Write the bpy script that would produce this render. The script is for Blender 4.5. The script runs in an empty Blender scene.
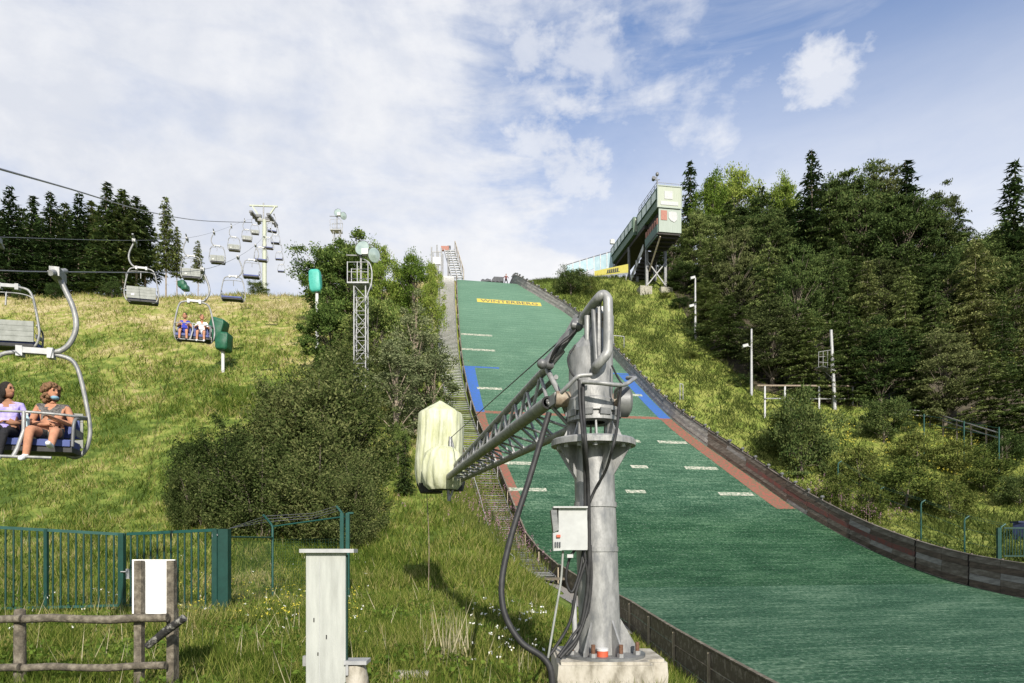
import bpy, bmesh, math, random
import numpy as np
from mathutils import Vector, Matrix
R = math.radians
random.seed(7); RNG = np.random.default_rng(7)
SC = bpy.context.scene
COL = SC.collection

# ------------------------------------------------------------------ camera
FPX = 683.0; HOR = 546.0; EYE = Vector((0, 0, 1.6))      # level camera with a raised lens: upright lines stay upright
cd = bpy.data.cameras.new("camera"); cam = bpy.data.objects.new("camera", cd); COL.objects.link(cam)
cd.sensor_width = 36.0; cd.lens = 36.0 * FPX / 1024.0; cd.clip_start = 0.1; cd.clip_end = 3000; cd.shift_y = (HOR - 341.5) / 1024.0
cam.location = EYE; cam.rotation_euler = (math.pi / 2, 0, 0)
SC.camera = cam

# ------------------------------------------------------------------ sky, sun, exposure
SUN_EL = R(29)
SUN_AZ = R(168)          # clockwise from +Y: behind the camera, a little to its right
sun_dir = Vector((math.sin(SUN_AZ) * math.cos(SUN_EL), math.cos(SUN_AZ) * math.cos(SUN_EL), math.sin(SUN_EL)))
W = bpy.data.worlds.new("World"); SC.world = W; W.use_nodes = True
def world_nodes():
    nt = W.node_tree; nt.nodes.clear(); N = nt.nodes; L = nt.links
    out = N.new('ShaderNodeOutputWorld')
    sky = N.new('ShaderNodeTexSky'); sky.sky_type = 'NISHITA'; sky.sun_disc = False
    sky.sun_elevation = SUN_EL; sky.sun_rotation = SUN_AZ; sky.altitude = 600; sky.air_density = 1.0; sky.dust_density = 0.3; sky.ozone_density = 3.0
    bg = N.new('ShaderNodeBackground'); bg.inputs[1].default_value = 0.15
    hs = N.new('ShaderNodeHueSaturation'); hs.inputs['Saturation'].default_value = 1.14; hs.inputs['Hue'].default_value = 0.504; L.new(sky.outputs[0], hs.inputs['Color']); L.new(hs.outputs[0], bg.inputs[0])
    tc = N.new('ShaderNodeTexCoord')
    def math_(op, a, b=None, clamp=False):
        m = N.new('ShaderNodeMath'); m.operation = op; m.use_clamp = clamp
        for i, v in enumerate((a, b)):
            if v is None: continue
            if isinstance(v, (int, float)): m.inputs[i].default_value = v
            else: L.new(v, m.inputs[i])
        return m.outputs[0]
    def smooth(v, a, b):
        m = N.new('ShaderNodeMapRange'); m.interpolation_type = 'SMOOTHSTEP'
        L.new(v, m.inputs[0]); m.inputs[1].default_value = a; m.inputs[2].default_value = b
        return m.outputs[0]
    def noise(scale, det, rough, sc=(1, 1, 1), dist=0.0):
        mp = N.new('ShaderNodeMapping'); mp.inputs['Scale'].default_value = sc
        L.new(tc.outputs['Generated'], mp.inputs[0])
        n = N.new('ShaderNodeTexNoise'); n.inputs['Scale'].default_value = scale; n.inputs['Detail'].default_value = det
        n.inputs['Roughness'].default_value = rough; n.inputs['Distortion'].default_value = dist
        L.new(mp.outputs[0], n.inputs[0]); return n.outputs[0]
    sx = N.new('ShaderNodeSeparateXYZ'); L.new(tc.outputs['Generated'], sx.inputs[0])
    n1 = noise(3.2, 9, 0.58, (1, 1, 1.5), 0.3); n2 = noise(9.0, 6, 0.6, (0.6, 1, 2.2), 0.4); n3 = noise(26, 5, 0.62, (0.8, 1, 1.3), 0.2); n4 = noise(13, 5, 0.6, (0.9, 1, 1.1), 0.2); n5 = noise(5, 7, 0.62, (0.5, 1, 2.6), 0.5)
    # the great bank of cloud fills the left and thins out to the right and upward
    def dirx(k): return math_('MULTIPLY', sx.outputs[0], k)
    base = math_('ADD', dirx(-1.9), math_('MULTIPLY', sx.outputs[2], -0.75))
    base = math_('ADD', base, 1.06)
    base = math_('ADD', base, math_('MULTIPLY', math_('SUBTRACT', n1, 0.5), 1.5))
    base = math_('ADD', base, math_('MULTIPLY', math_('SUBTRACT', n2, 0.5), 0.9))
    base = math_('ADD', base, math_('MULTIPLY', math_('SUBTRACT', n3, 0.5), 0.35))
    bank = smooth(base, 0.0, 0.75)
    def puff(d, r, k):
        v = Vector(d).normalized()
        dp = N.new('ShaderNodeVectorMath'); dp.operation = 'DISTANCE'; L.new(tc.outputs['Generated'], dp.inputs[0]); dp.inputs[1].default_value = v
        q = math_('DIVIDE', math_('SUBTRACT', r, dp.outputs['Value']), r)
        q = math_('ADD', q, math_('MULTIPLY', math_('SUBTRACT', n4, 0.5), 2.3))
        q = math_('ADD', q, math_('MULTIPLY', math_('SUBTRACT', n3, 0.5), 1.7))
        return math_('MULTIPLY', smooth(q, 0.0, 0.95), k)
    def pdir(px, py): return ((px - 512) / FPX, 1.0, (HOR - py) / FPX)
    m = math_('MULTIPLY', bank, math_('ADD', 0.72, math_('MULTIPLY', smooth(math_('ADD', math_('MULTIPLY', n1, 0.6), math_('MULTIPLY', n2, 0.4)), 0.34, 0.56), 0.28)))
    for px, py, r, k in ((812, 62, 0.045, 0.80), (820, 88, 0.055, 0.75), (846, 108, 0.06, 0.5), (622, 70, 0.055, 0.55), (585, 45, 0.075, 0.7), (520, 60, 0.09, 0.75), (570, 150, 0.13, 0.8)):
        m = math_('MAXIMUM', m, puff(pdir(px, py), r, k))
    # thin high veil, stronger towards the horizon
    veil = math_('MULTIPLY', smooth(sx.outputs[2], 0.66, 0.36), 0.78)
    veil = math_('MULTIPLY', veil, math_('ADD', 0.70, math_('MULTIPLY', n5, 0.6)))
    wisps = math_('MULTIPLY', smooth(n5, 0.40, 0.72), 0.42)
    m = math_('MAXIMUM', m, math_('MAXIMUM', veil, wisps), True)
    # light and grey parts of the cloud
    cr = N.new('ShaderNodeValToRGB'); cr.color_ramp.elements[0].position = 0.38; cr.color_ramp.elements[1].position = 0.64
    cr.color_ramp.elements[0].color = (0.74, 0.772, 0.85, 1); cr.color_ramp.elements[1].color = (0.96, 0.965, 0.985, 1)
    tone = math_('ADD', math_('MULTIPLY', n1, 0.45), math_('ADD', math_('MULTIPLY', n4, 0.3), math_('MULTIPLY', n3, 0.25)))
    tone = math_('ADD', tone, math_('MULTIPLY', math_('ADD', sx.outputs[0], 0.15), 0.30))
    L.new(tone, cr.inputs[0])
    bc = N.new('ShaderNodeBackground'); bc.inputs[1].default_value = 0.75; L.new(cr.outputs[0], bc.inputs[0])
    mx = N.new('ShaderNodeMixShader'); L.new(m, mx.inputs[0]); L.new(bg.outputs[0], mx.inputs[1]); L.new(bc.outputs[0], mx.inputs[2])
    L.new(mx.outputs[0], out.inputs[0])
world_nodes()
sd = bpy.data.lights.new("sun", 'SUN'); sd.energy = 4.9; sd.angle = R(0.55); sd.color = (1.0, 0.94, 0.84)
sun = bpy.data.objects.new("sun", sd); COL.objects.link(sun); sun.rotation_euler = sun_dir.to_track_quat('Z', 'Y').to_euler()
sun.location = (0, -20, 60)
SC.view_settings.view_transform = 'Standard'; SC.view_settings.look = 'None'
SC.view_settings.exposure = 0.42; SC.view_settings.gamma = 1.0; SC.view_settings.use_curve_mapping = False

# ------------------------------------------------------------------ projection helpers (used to measure real positions)
def ray(px, py): return Vector(((px - 512) / FPX, 1.0, (HOR - py) / FPX))
def at(px, py, Y): r = ray(px, py); return EYE + r * (Y / r.y)
def atd(px, py, d): return EYE + ray(px, py) * d

# ------------------------------------------------------------------ land form
def pchip(xs, ys):
    xs = np.array(xs, float); ys = np.array(ys, float); h = np.diff(xs); dl = np.diff(ys) / h
    m = np.zeros_like(xs); m[0], m[-1] = dl[0], dl[-1]
    for i in range(1, len(xs) - 1):
        if dl[i-1] * dl[i] > 0:
            w1, w2 = 2*h[i] + h[i-1], h[i] + 2*h[i-1]; m[i] = (w1 + w2) / (w1 / dl[i-1] + w2 / dl[i])
    def f(x):
        x = np.asarray(x, float); xc = np.clip(x, xs[0], xs[-1]); i = np.clip(np.searchsorted(xs, xc) - 1, 0, len(h) - 1)
        t = (xc - xs[i]) / h[i]
        return ((2*t**3 - 3*t**2 + 1) * ys[i] + (t**3 - 2*t**2 + t) * h[i] * m[i] + (-2*t**3 + 3*t**2) * ys[i+1] + (t**3 - t**2) * h[i] * m[i+1])
    return f
XL = pchip([-60, 8, 16.9, 25.5, 33.9, 42.1, 48.5, 52.9, 62, 70.7, 86.5, 97, 120, 160, 700], [4.70, 4.68, 4.66, 4.60, 3.10, 1.11, 0.07, -0.93, -3.4, -5.0, -6.8, -7.8, -9.6, -11, -13])
ZJ = pchip([-60, 8, 16.9, 25.5, 33.9, 42.1, 48.5, 52.9, 62, 70.7, 92, 97, 101, 106, 114, 160, 700], [-1.85, -1.8, -1.74, -1.50, -0.66, 1.38, 4.2, 7.0, 13.5, 19.9, 35.4, 38.9, 41.0, 42.3, 43.2, 46, 49])
WJ = pchip([-60, 30, 42.5, 49, 55, 62, 71, 78, 86.5, 93, 97, 101, 120, 160, 700], [22.6, 22.7, 23.6, 22.6, 21.2, 19.4, 18.2, 17, 14.8, 11.6, 9.6, 8.8, 8.4, 8, 8])
LPf = pchip([-60, 7, 11, 15, 21, 27, 34, 40, 50, 62, 80, 95, 102, 112, 150, 700], [-0.36, -0.33, -0.16, 0, 0.12, 0.65, 2.0, 4.2, 9.2, 15.8, 26.6, 35.6, 38.8, 40.2, 42, 44])
CA, SA = 0.982, 0.187
def sst(x, a, b):
    t = np.clip((x - a) / (b - a), 0, 1); return t * t * (3 - 2 * t)
def lump(X, Y):
    return (np.sin(X * 0.31 + 1.3) * np.sin(Y * 0.27 + 0.4) * 0.5 + np.sin(X * 0.83 + Y * 0.41) * 0.22 + np.sin(X * 1.9 - Y * 1.3 + 2) * 0.10 + np.sin(X * 3.7 + Y * 2.9) * 0.05)
def st_xy(s, t): return XL(s) + CA * t, s + SA * t
def xy_st(X, Y):
    X = np.asarray(X, float); Y = np.asarray(Y, float); s = Y.copy() if Y.ndim else np.array(float(Y)); t = X * 0
    for _ in range(6):
        t = (X - XL(s)) / CA; s = Y - SA * t
    return s, t
def gst(s, t):
    X, Y = st_xy(s, t); zj = ZJ(s); w = WJ(s)
    dl = np.maximum(-t, 0); dr = np.maximum(t - w, 0)
    k = sst(s, 38, 62)
    a = 0.25 + 1.9 * k; b = 3.2 + 2.6 * sst(s, 10, 20) + 7.2 * k
    wt = sst(dl, a, b)
    zl = (zj + 0.05 - 0.35 * (1 - sst(dl, 0.05, 0.3))) * (1 - wt) + (LPf(Y) + lump(X, Y) * 0.42 * sst(Y, 14, 40)) * wt
    base = 1.05 - 0.75 * sst(s, 42, 60)
    zr = zj - 0.4 * (1 - sst(dr, 0.15, 0.35)) + base * sst(dr, 0.1, 0.9) + 0.125 * np.minimum(dr, 70) * (1 - 0.7 * sst(s, 95, 120)) + lump(X, Y) * 0.38 * sst(dr, 1, 6)
    zin = zj - 0.45
    return np.where(t < 0, zl, np.where(t > w, zr, zin))
def gz(X, Y):
    s, t = xy_st(X, Y); return gst(s, t)
def g1(X, Y): return float(gz(np.array(X, float), np.array(Y, float)))
def hit(px, py, y0=7.0, y1=200.0):
    r = ray(px, py); Ys = np.arange(y0, y1, 0.04)
    Xs = Ys * (r.x / r.y); Zs = 1.6 + Ys * (r.z / r.y)
    below = np.nonzero(Zs <= gz(Xs, Ys))[0]
    i = below[0] if len(below) else len(Ys) - 1
    return Vector((Xs[i], Ys[i], float(gz(Xs[i], Ys[i]))))
def jhit(px, py):
    r = ray(px, py); Ys = np.arange(8, 115, 0.03); Xs = Ys * (r.x / r.y); Zs = 1.6 + Ys * (r.z / r.y)
    s, t = xy_st(Xs, Ys); i = np.nonzero(Zs <= ZJ(s))[0][0]
    return float(s[i]), float(t[i])
def jp(s, t, dz=0.0):
    x, y = st_xy(np.array(float(s)), t); return Vector((float(x), float(y), float(ZJ(s)) + dz))
def gp(s, t, dz=0.0):
    x, y = st_xy(np.array(float(s)), np.array(float(t))); return Vector((float(x), float(y), float(gst(np.array(float(s)), np.array(float(t)))) + dz))

# ------------------------------------------------------------------ object helpers
BASE = {}
def thing(name, label, cat, loc, group=None):
    o = bpy.data.objects.new(name, None); COL.objects.link(o); o.location = loc; o.empty_display_size = 0.3
    o['label'] = label; o['category'] = cat
    if group: o['group'] = group
    BASE[o.name] = Vector(loc); return o
def tag(o, label=None, cat=None, group=None, kind=None):
    for k, v in (('label', label), ('category', cat), ('group', group), ('kind', kind)):
        if v: o[k] = v
    return o
def dup(root, loc, rotz=0.0, label=None, scale=None, parent=None):
    c = root.copy(); COL.objects.link(c); c.location = loc; c.rotation_euler = (0, 0, rotz)
    if scale: c.scale = scale
    if label: c['label'] = label
    def kids(o, p):
        for ch in list(o.children):
            q = ch.copy(); COL.objects.link(q); q.parent = p; kids(ch, q)
    kids(root, c); return c

class MB:
    def __init__(s): s.v = []; s.f = []; s.m = []; s.sm = []
    def add(s, vs, fs, mi=0, smooth=False):
        o = len(s.v); s.v += [tuple(v) for v in vs]
        for f in fs: s.f.append(tuple(i + o for i in f)); s.m.append(mi); s.sm.append(smooth)
        return s
    def box(s, c, size, mi=0, M=None):
        x, y, z = (q / 2 for q in size); c = Vector(c)
        vs = [Vector((a * x, b * y, d * z)) for a in (-1, 1) for b in (-1, 1) for d in (-1, 1)]
        if M is not None: vs = [M @ v for v in vs]
        vs = [v + c for v in vs]
        return s.add(vs, [(0, 1, 3, 2), (4, 6, 7, 5), (0, 4, 5, 1), (2, 3, 7, 6), (0, 2, 6, 4), (1, 5, 7, 3)], mi)
    def beam(s, p, q, w, h, up=(0, 0, 1), mi=0):
        p, q = Vector(p), Vector(q); d = q - p; L = d.length; d.normalize(); up = Vector(up)
        sx = d.cross(up)
        if sx.length < 1e-4: sx = d.cross(Vector((0, 1, 0)))
        sx.normalize(); sy = sx.cross(d).normalized()
        M = Matrix((sx, d, sy)).transposed()
        return s.box((p + q) / 2, (w, L, h), mi, M)
    def tube(s, pts, r, n=8, mi=0, closed=False, caps=True):
        P = [Vector(p) for p in pts]; k = len(P); rs = list(r) if hasattr(r, '__len__') else [r] * k
        T = []
        for i in range(k):
            a = P[(i - 1) % k] if (closed or i > 0) else P[i]; b = P[(i + 1) % k] if (closed or i < k - 1) else P[i]
            T.append((b - a).normalized())
        ref = Vector((0, 0, 1)) if abs(T[0].z) < 0.9 else Vector((1, 0, 0))
        nx = T[0].cross(ref).normalized(); vs = []
        for i in range(k):
            nx = (nx - T[i] * nx.dot(T[i]))
            nx = nx.normalized() if nx.length > 1e-6 else T[i].orthogonal().normalized()
            ny = T[i].cross(nx)
            for j in range(n):
                a = 2 * math.pi * j / n; vs.append(P[i] + (nx * math.cos(a) + ny * math.sin(a)) * rs[i])
        fs = []
        for i in range(k if closed else k - 1):
            i2 = (i + 1) % k
            for j in range(n):
                j2 = (j + 1) % n; fs.append((i * n + j, i * n + j2, i2 * n + j2, i2 * n + j))
        s.add(vs, fs, mi, True)
        if caps and not closed:
            s.add(vs[:n], [tuple(range(n))[::-1]], mi); s.add(vs[-n:], [tuple(range(n))], mi)
        return s
    def lathe(s, c, prof, n=24, mi=0, M=None, smooth=True):
        c = Vector(c)
        for i in range(len(prof) - 1):
            vs = []
            for r, z in prof[i:i + 2]:
                for j in range(n):
                    a = 2 * math.pi * j / n; v = Vector((r * math.cos(a), r * math.sin(a), z))
                    vs.append((M @ v if M is not None else v) + c)
            s.add(vs, [(j, (j + 1) % n, n + (j + 1) % n, n + j) for j in range(n)], mi, smooth)
        return s
    def disc(s, c, r, n=24, mi=0, M=None):
        c = Vector(c); vs = []
        for j in range(n):
            a = 2 * math.pi * j / n; v = Vector((r * math.cos(a), r * math.sin(a), 0)); vs.append((M @ v if M is not None else v) + c)
        return s.add(vs, [tuple(range(n))], mi)
    def ball(s, c, r, mi=0, nu=12, nv=8, M=None):
        c = Vector(c); r = r if hasattr(r, '__len__') else (r, r, r); vs = []
        for i in range(nv + 1):
            ph = math.pi * i / nv
            for j in range(nu):
                a = 2 * math.pi * j / nu
                v = Vector((r[0] * math.sin(ph) * math.cos(a), r[1] * math.sin(ph) * math.sin(a), r[2] * math.cos(ph)))
                vs.append((M @ v if M is not None else v) + c)
        fs = [(i * nu + j, (i + 1) * nu + j, (i + 1) * nu + (j + 1) % nu, i * nu + (j + 1) % nu) for i in range(nv) for j in range(nu)]
        return s.add(vs, fs, mi, True)
    def prism(s, poly, off, mi=0):
        n = len(poly); off = Vector(off); a = [Vector(p) for p in poly]; b = [p + off for p in a]
        s.add(a + b, [tuple(range(n))[::-1], tuple(range(n, 2 * n))] + [(i, (i + 1) % n, n + (i + 1) % n, n + i) for i in range(n)], mi)
        return s
    def mesh(s, name, base=None):
        b = base or Vector((0, 0, 0)); me = bpy.data.meshes.new(name)
        me.from_pydata([(v[0] - b[0], v[1] - b[1], v[2] - b[2]) for v in s.v], [], s.f)
        me.polygons.foreach_set('material_index', s.m); me.polygons.foreach_set('use_smooth', s.sm)
        return me
    def build(s, name, mats, parent=None, loc=None):
        mats = mats if isinstance(mats, (list, tuple)) else [mats]
        b = Vector((0, 0, 0))
        if parent is not None: b = BASE[parent.name]
        elif loc is not None: b = Vector(loc)
        me = s.mesh(name, b)
        for m in mats: me.materials.append(m)
        bm = bmesh.new(); bm.from_mesh(me); bmesh.ops.recalc_face_normals(bm, faces=bm.faces); bm.to_mesh(me); bm.free()
        o = bpy.data.objects.new(name, me); COL.objects.link(o)
        if parent is not None: o.parent = parent
        elif loc is not None: o.location = loc
        BASE[o.name] = b; return o

def curve(pts, n=6):
    P = [Vector(p) for p in pts]; P = [P[0] * 2 - P[1]] + P + [P[-1] * 2 - P[-2]]; out = []
    for i in range(1, len(P) - 2):
        a, b, c, d = P[i-1:i+3]
        for k in range(n):
            t = k / n
            out.append(0.5 * ((2*b) + (c - a)*t + (2*a - 5*b + 4*c - d)*t*t + (3*b - a - 3*c + d)*t**3))
    out.append(P[-2]); return out

# ------------------------------------------------------------------ materials
def mat(name, c1, c2=None, scale=4.0, rough=0.7, metal=0.0, bump=0.0, bscale=None, detail=6, stretch=(1, 1, 1), lo=0.35, hi=0.65, coords='Object', spec=0.4, c3=None):
    m = bpy.data.materials.new(name); m.use_nodes = True; nt = m.node_tree; N = nt.nodes; L = nt.links
    p = N['Principled BSDF']; p.inputs['Roughness'].default_value = rough; p.inputs['Metallic'].default_value = metal
    p.inputs['Specular IOR Level'].default_value = spec
    p.inputs['Base Color'].default_value = (*c1, 1)
    tc = N.new('ShaderNodeTexCoord'); mp = N.new('ShaderNodeMapping'); mp.inputs['Scale'].default_value = stretch
    L.new(tc.outputs[coords], mp.inputs[0])
    if c2:
        n = N.new('ShaderNodeTexNoise'); n.inputs['Scale'].default_value = scale; n.inputs['Detail'].default_value = detail; n.inputs['Roughness'].default_value = 0.62
        L.new(mp.outputs[0], n.inputs[0])
        r = N.new('ShaderNodeValToRGB'); r.color_ramp.elements[0].position = lo; r.color_ramp.elements[1].position = hi
        r.color_ramp.elements[0].color = (*c1, 1); r.color_ramp.elements[1].color = (*c2, 1)
        if c3:
            e = r.color_ramp.elements.new((lo + hi) / 2); e.color = (*c3, 1)
        L.new(n.outputs[0], r.inputs[0]); L.new(r.outputs[0], p.inputs['Base Color'])
    if bump:
        n2 = N.new('ShaderNodeTexNoise'); n2.inputs['Scale'].default_value = bscale or scale * 3; n2.inputs['Detail'].default_value = 5
        L.new(mp.outputs[0], n2.inputs[0])
        b = N.new('ShaderNodeBump'); b.inputs['Strength'].default_value = bump; b.inputs['Distance'].default_value = 0.02
        L.new(n2.outputs[0], b.inputs['Height']); L.new(b.outputs[0], p.inputs['Normal'])
    return m
M_ = {}
M_['galv'] = mat('galvanised_steel', (0.165, 0.17, 0.175), (0.33, 0.33, 0.325), 11, 0.5, 0.25, 0.15, 60, stretch=(1, 1, 0.4), detail=9, c3=(0.25, 0.25, 0.245))
M_['galvdk'] = mat('weathered_steel', (0.11, 0.113, 0.116), (0.20, 0.203, 0.20), 6, 0.5, 0.3, 0.1, 30)
M_['steel_light'] = mat('pale_steel', (0.29, 0.295, 0.30), (0.40, 0.40, 0.40), 6, 0.5, 0.15)
M_['black'] = mat('black_rubber', (0.012, 0.012, 0.013), (0.03, 0.03, 0.03), 9, 0.6)
M_['darkgap'] = mat('dark_inside', (0.015, 0.015, 0.015), rough=0.8)
M_['rust'] = mat('rusty_steel', (0.09, 0.04, 0.022), (0.17, 0.09, 0.055), 30, 0.8)
M_['rustcream'] = mat('stained_cream', (0.30, 0.255, 0.19), (0.15, 0.10, 0.07), 12, 0.6)
M_['concrete'] = mat('old_concrete', (0.20, 0.18, 0.14), (0.45, 0.42, 0.36), 5, 0.9, 0, 0.6, 30, c3=(0.38, 0.35, 0.29), stretch=(1, 1, 0.45))
M_['concdk'] = mat('mossy_concrete', (0.20, 0.19, 0.14), (0.38, 0.36, 0.30), 5, 0.9, 0, 0.5, 25)
M_['pylon'] = mat('weathered_panel', (0.30, 0.308, 0.285), (0.40, 0.41, 0.38), 4, 0.75, 0, 0.15, 60, stretch=(2.5, 2.5, 0.35), c3=(0.35, 0.36, 0.335))
M_['white'] = mat('white_paint', (0.58, 0.58, 0.57), (0.50, 0.50, 0.49), 3, 0.5)
M_['offwhite'] = mat('grey_white_paint', (0.42, 0.43, 0.42), (0.34, 0.345, 0.34), 5, 0.55)
M_['board'] = mat('white_sign_board', (0.84, 0.84, 0.83), (0.78, 0.78, 0.77), 2, 0.4)
M_['wood'] = mat('grey_timber', (0.12, 0.10, 0.078), (0.24, 0.21, 0.17), 5, 0.85, 0, 0.5, 30, stretch=(1, 1, 1), c3=(0.10, 0.085, 0.06))
M_['woodlt'] = mat('pale_timber', (0.30, 0.25, 0.18), (0.42, 0.36, 0.27), 6, 0.85, 0, 0.4, 30)
M_['fencewood'] = mat('old_fence_timber', (0.062, 0.053, 0.040), (0.20, 0.175, 0.135), 12, 0.9, 0, 0.6, 45, c3=(0.115, 0.098, 0.073))
M_['wallr'] = mat('dark_boards', (0.085, 0.07, 0.058), (0.20, 0.175, 0.15), 1.6, 0.85, 0, 0.5, 22, stretch=(1, 1, 3.5), c3=(0.125, 0.105, 0.088))
M_['wallrt'] = mat('silver_boards', (0.20, 0.185, 0.17), (0.40, 0.385, 0.36), 1.8, 0.85, 0, 0.5, 22, stretch=(1, 1, 2.5), c3=(0.27, 0.25, 0.23))
M_['wallr2'] = mat('grey_board', (0.14, 0.13, 0.125), (0.27, 0.255, 0.245), 1.4, 0.85, 0, 0.5, 22, stretch=(1, 1, 4)); M_['wallr3'] = mat('brown_board', (0.05, 0.038, 0.030), (0.115, 0.085, 0.066), 1.4, 0.85, 0, 0.5, 22, stretch=(1, 1, 4))
M_['redband'] = mat('faded_red_board', (0.16, 0.05, 0.04), (0.09, 0.06, 0.055), 3, 0.85)
M_['dkgreen'] = mat('dark_green_paint', (0.005, 0.034, 0.026), (0.008, 0.048, 0.037), 5, 0.45)
M_['tealgreen'] = mat('teal_green_paint', (0.007, 0.050, 0.040), (0.010, 0.068, 0.055), 5, 0.42)
M_['lamp'] = mat('lamp_glass', (0.30, 0.38, 0.36), (0.42, 0.50, 0.46), 3, 0.18, 0.3)
M_['mast'] = mat('pale_green_mast', (0.36, 0.39, 0.30), (0.43, 0.45, 0.37), 4, 0.6)
M_['seatblue'] = mat('blue_cushion', (0.035, 0.05, 0.17), (0.055, 0.08, 0.24), 5, 0.6)
M_['slat'] = mat('grey_slats', (0.19, 0.20, 0.18), (0.27, 0.28, 0.26), 6, 0.6)
M_['rope'] = mat('steel_rope', (0.12, 0.125, 0.14), (0.18, 0.185, 0.20), 20, 0.5, 0.4)
M_['hood'] = mat('pale_yellow_tarp', (0.38, 0.395, 0.235), (0.52, 0.53, 0.39), 4, 0.6, 0, 1.0, 7, stretch=(1.5, 1.5, 0.5))
M_['tarpgreen'] = mat('dark_green_tarp', (0.007, 0.065, 0.034), (0.012, 0.10, 0.05), 4, 0.5, 0, 0.4, 8)
M_['tarpteal'] = mat('teal_tarp', (0.04, 0.30, 0.24), (0.07, 0.38, 0.31), 4, 0.5, 0, 0.4, 8)
M_['hutgreen'] = mat('green_cladding', (0.075, 0.125, 0.085), (0.105, 0.16, 0.11), 2, 0.6, stretch=(6, 6, 0.3))
M_['hutgreen2'] = mat('dark_green_cladding', (0.05, 0.105, 0.085), (0.07, 0.13, 0.105), 2, 0.6)
M_['hutpale'] = mat('sunlit_green_cladding', (0.29, 0.322, 0.25), (0.345, 0.375, 0.305), 2, 0.6, stretch=(6, 6, 0.3))  # sunlight put into the front's colour; the sides get the shaded green
M_['hutpale2'] = mat('sunlit_dull_cladding', (0.25, 0.292, 0.25), (0.305, 0.345, 0.305), 2, 0.65, stretch=(8, 8, 0.3))
M_['winglass'] = mat('milky_window', (0.42, 0.50, 0.44), (0.50, 0.57, 0.52), 2, 0.25)
M_['railglass'] = mat('blue_grey_glass', (0.32, 0.45, 0.50), (0.42, 0.54, 0.58), 1.5, 0.2)
M_['underside'] = mat('painted_shade', (0.03, 0.028, 0.026), (0.05, 0.046, 0.042), 3, 0.9)  # near-black colour that paints in shade under the building and behind boards
M_['yellow'] = mat('yellow_banner', (0.62, 0.55, 0.10), (0.68, 0.60, 0.16), 3, 0.6)
M_['ink'] = mat('dark_print', (0.05, 0.055, 0.06), (0.09, 0.09, 0.10), 3, 0.7)
M_['brick'] = mat('red_brown_panel', (0.30, 0.13, 0.10), (0.36, 0.18, 0.14), 6, 0.8)
M_['gravel'] = mat('grey_gravel', (0.12, 0.11, 0.10), (0.34, 0.32, 0.29), 30, 0.95, 0, 0.9, 40, coords='Object')
M_['bark'] = mat('brown_bark', (0.10, 0.08, 0.06), (0.20, 0.17, 0.13), 3, 0.95, 0, 0.6, 10, stretch=(1, 1, 0.3))
M_['barklt'] = mat('pale_bark', (0.20, 0.16, 0.12), (0.34, 0.28, 0.21), 2, 0.95, 0, 0.4, 8, stretch=(1, 1, 0.3))
M_['signred'] = mat('red_cap', (0.45, 0.07, 0.03), (0.50, 0.10, 0.05), 5, 0.5)
M_['shoe'] = mat('white_shoe', (0.7, 0.7, 0.7), (0.6, 0.6, 0.6), 8, 0.7)

def leafmat(name, dark, mid, light, trans=0.25, nscale=0.35, bias=0.0):
    m = bpy.data.materials.new(name); m.use_nodes = True; nt = m.node_tree; N = nt.nodes; L = nt.links; N.clear()
    out = N.new('ShaderNodeOutputMaterial')
    at_ = N.new('ShaderNodeAttribute'); at_.attribute_name = 'rnd'
    oi = N.new('ShaderNodeObjectInfo')
    tc = N.new('ShaderNodeTexCoord'); n = N.new('ShaderNodeTexNoise'); n.inputs['Scale'].default_value = nscale; n.inputs['Detail'].default_value = 3
    L.new(tc.outputs['Object'], n.inputs[0])
    def mth(op, a, b):
        q = N.new('ShaderNodeMath'); q.operation = op
        for i, v in enumerate((a, b)):
            if isinstance(v, (int, float)): q.inputs[i].default_value = v
            else: L.new(v, q.inputs[i])
        return q.outputs[0]
    v = mth('ADD', mth('MULTIPLY', at_.outputs['Fac'], 0.55), mth('MULTIPLY', n.outputs[0], 0.75))
    v = mth('ADD', v, mth('MULTIPLY', oi.outputs['Random'], 0.55)); v = mth('ADD', v, -0.42 + bias)
    r = N.new('ShaderNodeValToRGB'); r.color_ramp.elements[0].position = 0.1; r.color_ramp.elements[1].position = 0.9
    r.color_ramp.elements[0].color = (*dark, 1); r.color_ramp.elements[1].color = (*light, 1)
    e = r.color_ramp.elements.new(0.5); e.color = (*mid, 1)
    L.new(v, r.inputs[0])
    d = N.new('ShaderNodeBsdfDiffuse'); t = N.new('ShaderNodeBsdfTranslucent'); mx = N.new('ShaderNodeMixShader'); mx.inputs[0].default_value = trans
    L.new(r.outputs[0], d.inputs[0]); L.new(r.outputs[0], t.inputs[0]); L.new(d.outputs[0], mx.inputs[1]); L.new(t.outputs[0], mx.inputs[2])
    L.new(mx.outputs[0], out.inputs[0]); return m
M_['lf_spruce'] = leafmat('spruce_needles', (0.023, 0.040, 0.016), (0.050, 0.083, 0.026), (0.118, 0.155, 0.047))
M_['lf_pine'] = leafmat('pine_needles', (0.035, 0.057, 0.022), (0.086, 0.119, 0.039), (0.205, 0.227, 0.076))
M_['lf_layer'] = leafmat('hemlock_needles', (0.039, 0.063, 0.021), (0.097, 0.140, 0.042), (0.220, 0.255, 0.089))
M_['lf_larch'] = leafmat('larch_needles', (0.053, 0.077, 0.023), (0.128, 0.155, 0.051), (0.255, 0.266, 0.103))
M_['lf_decid'] = leafmat('broad_leaves', (0.044, 0.079, 0.021), (0.113, 0.170, 0.042), (0.278, 0.313, 0.097))
M_['lf_bright'] = leafmat('fresh_leaves', (0.056, 0.099, 0.017), (0.134, 0.197, 0.035), (0.266, 0.310, 0.069))
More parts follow.
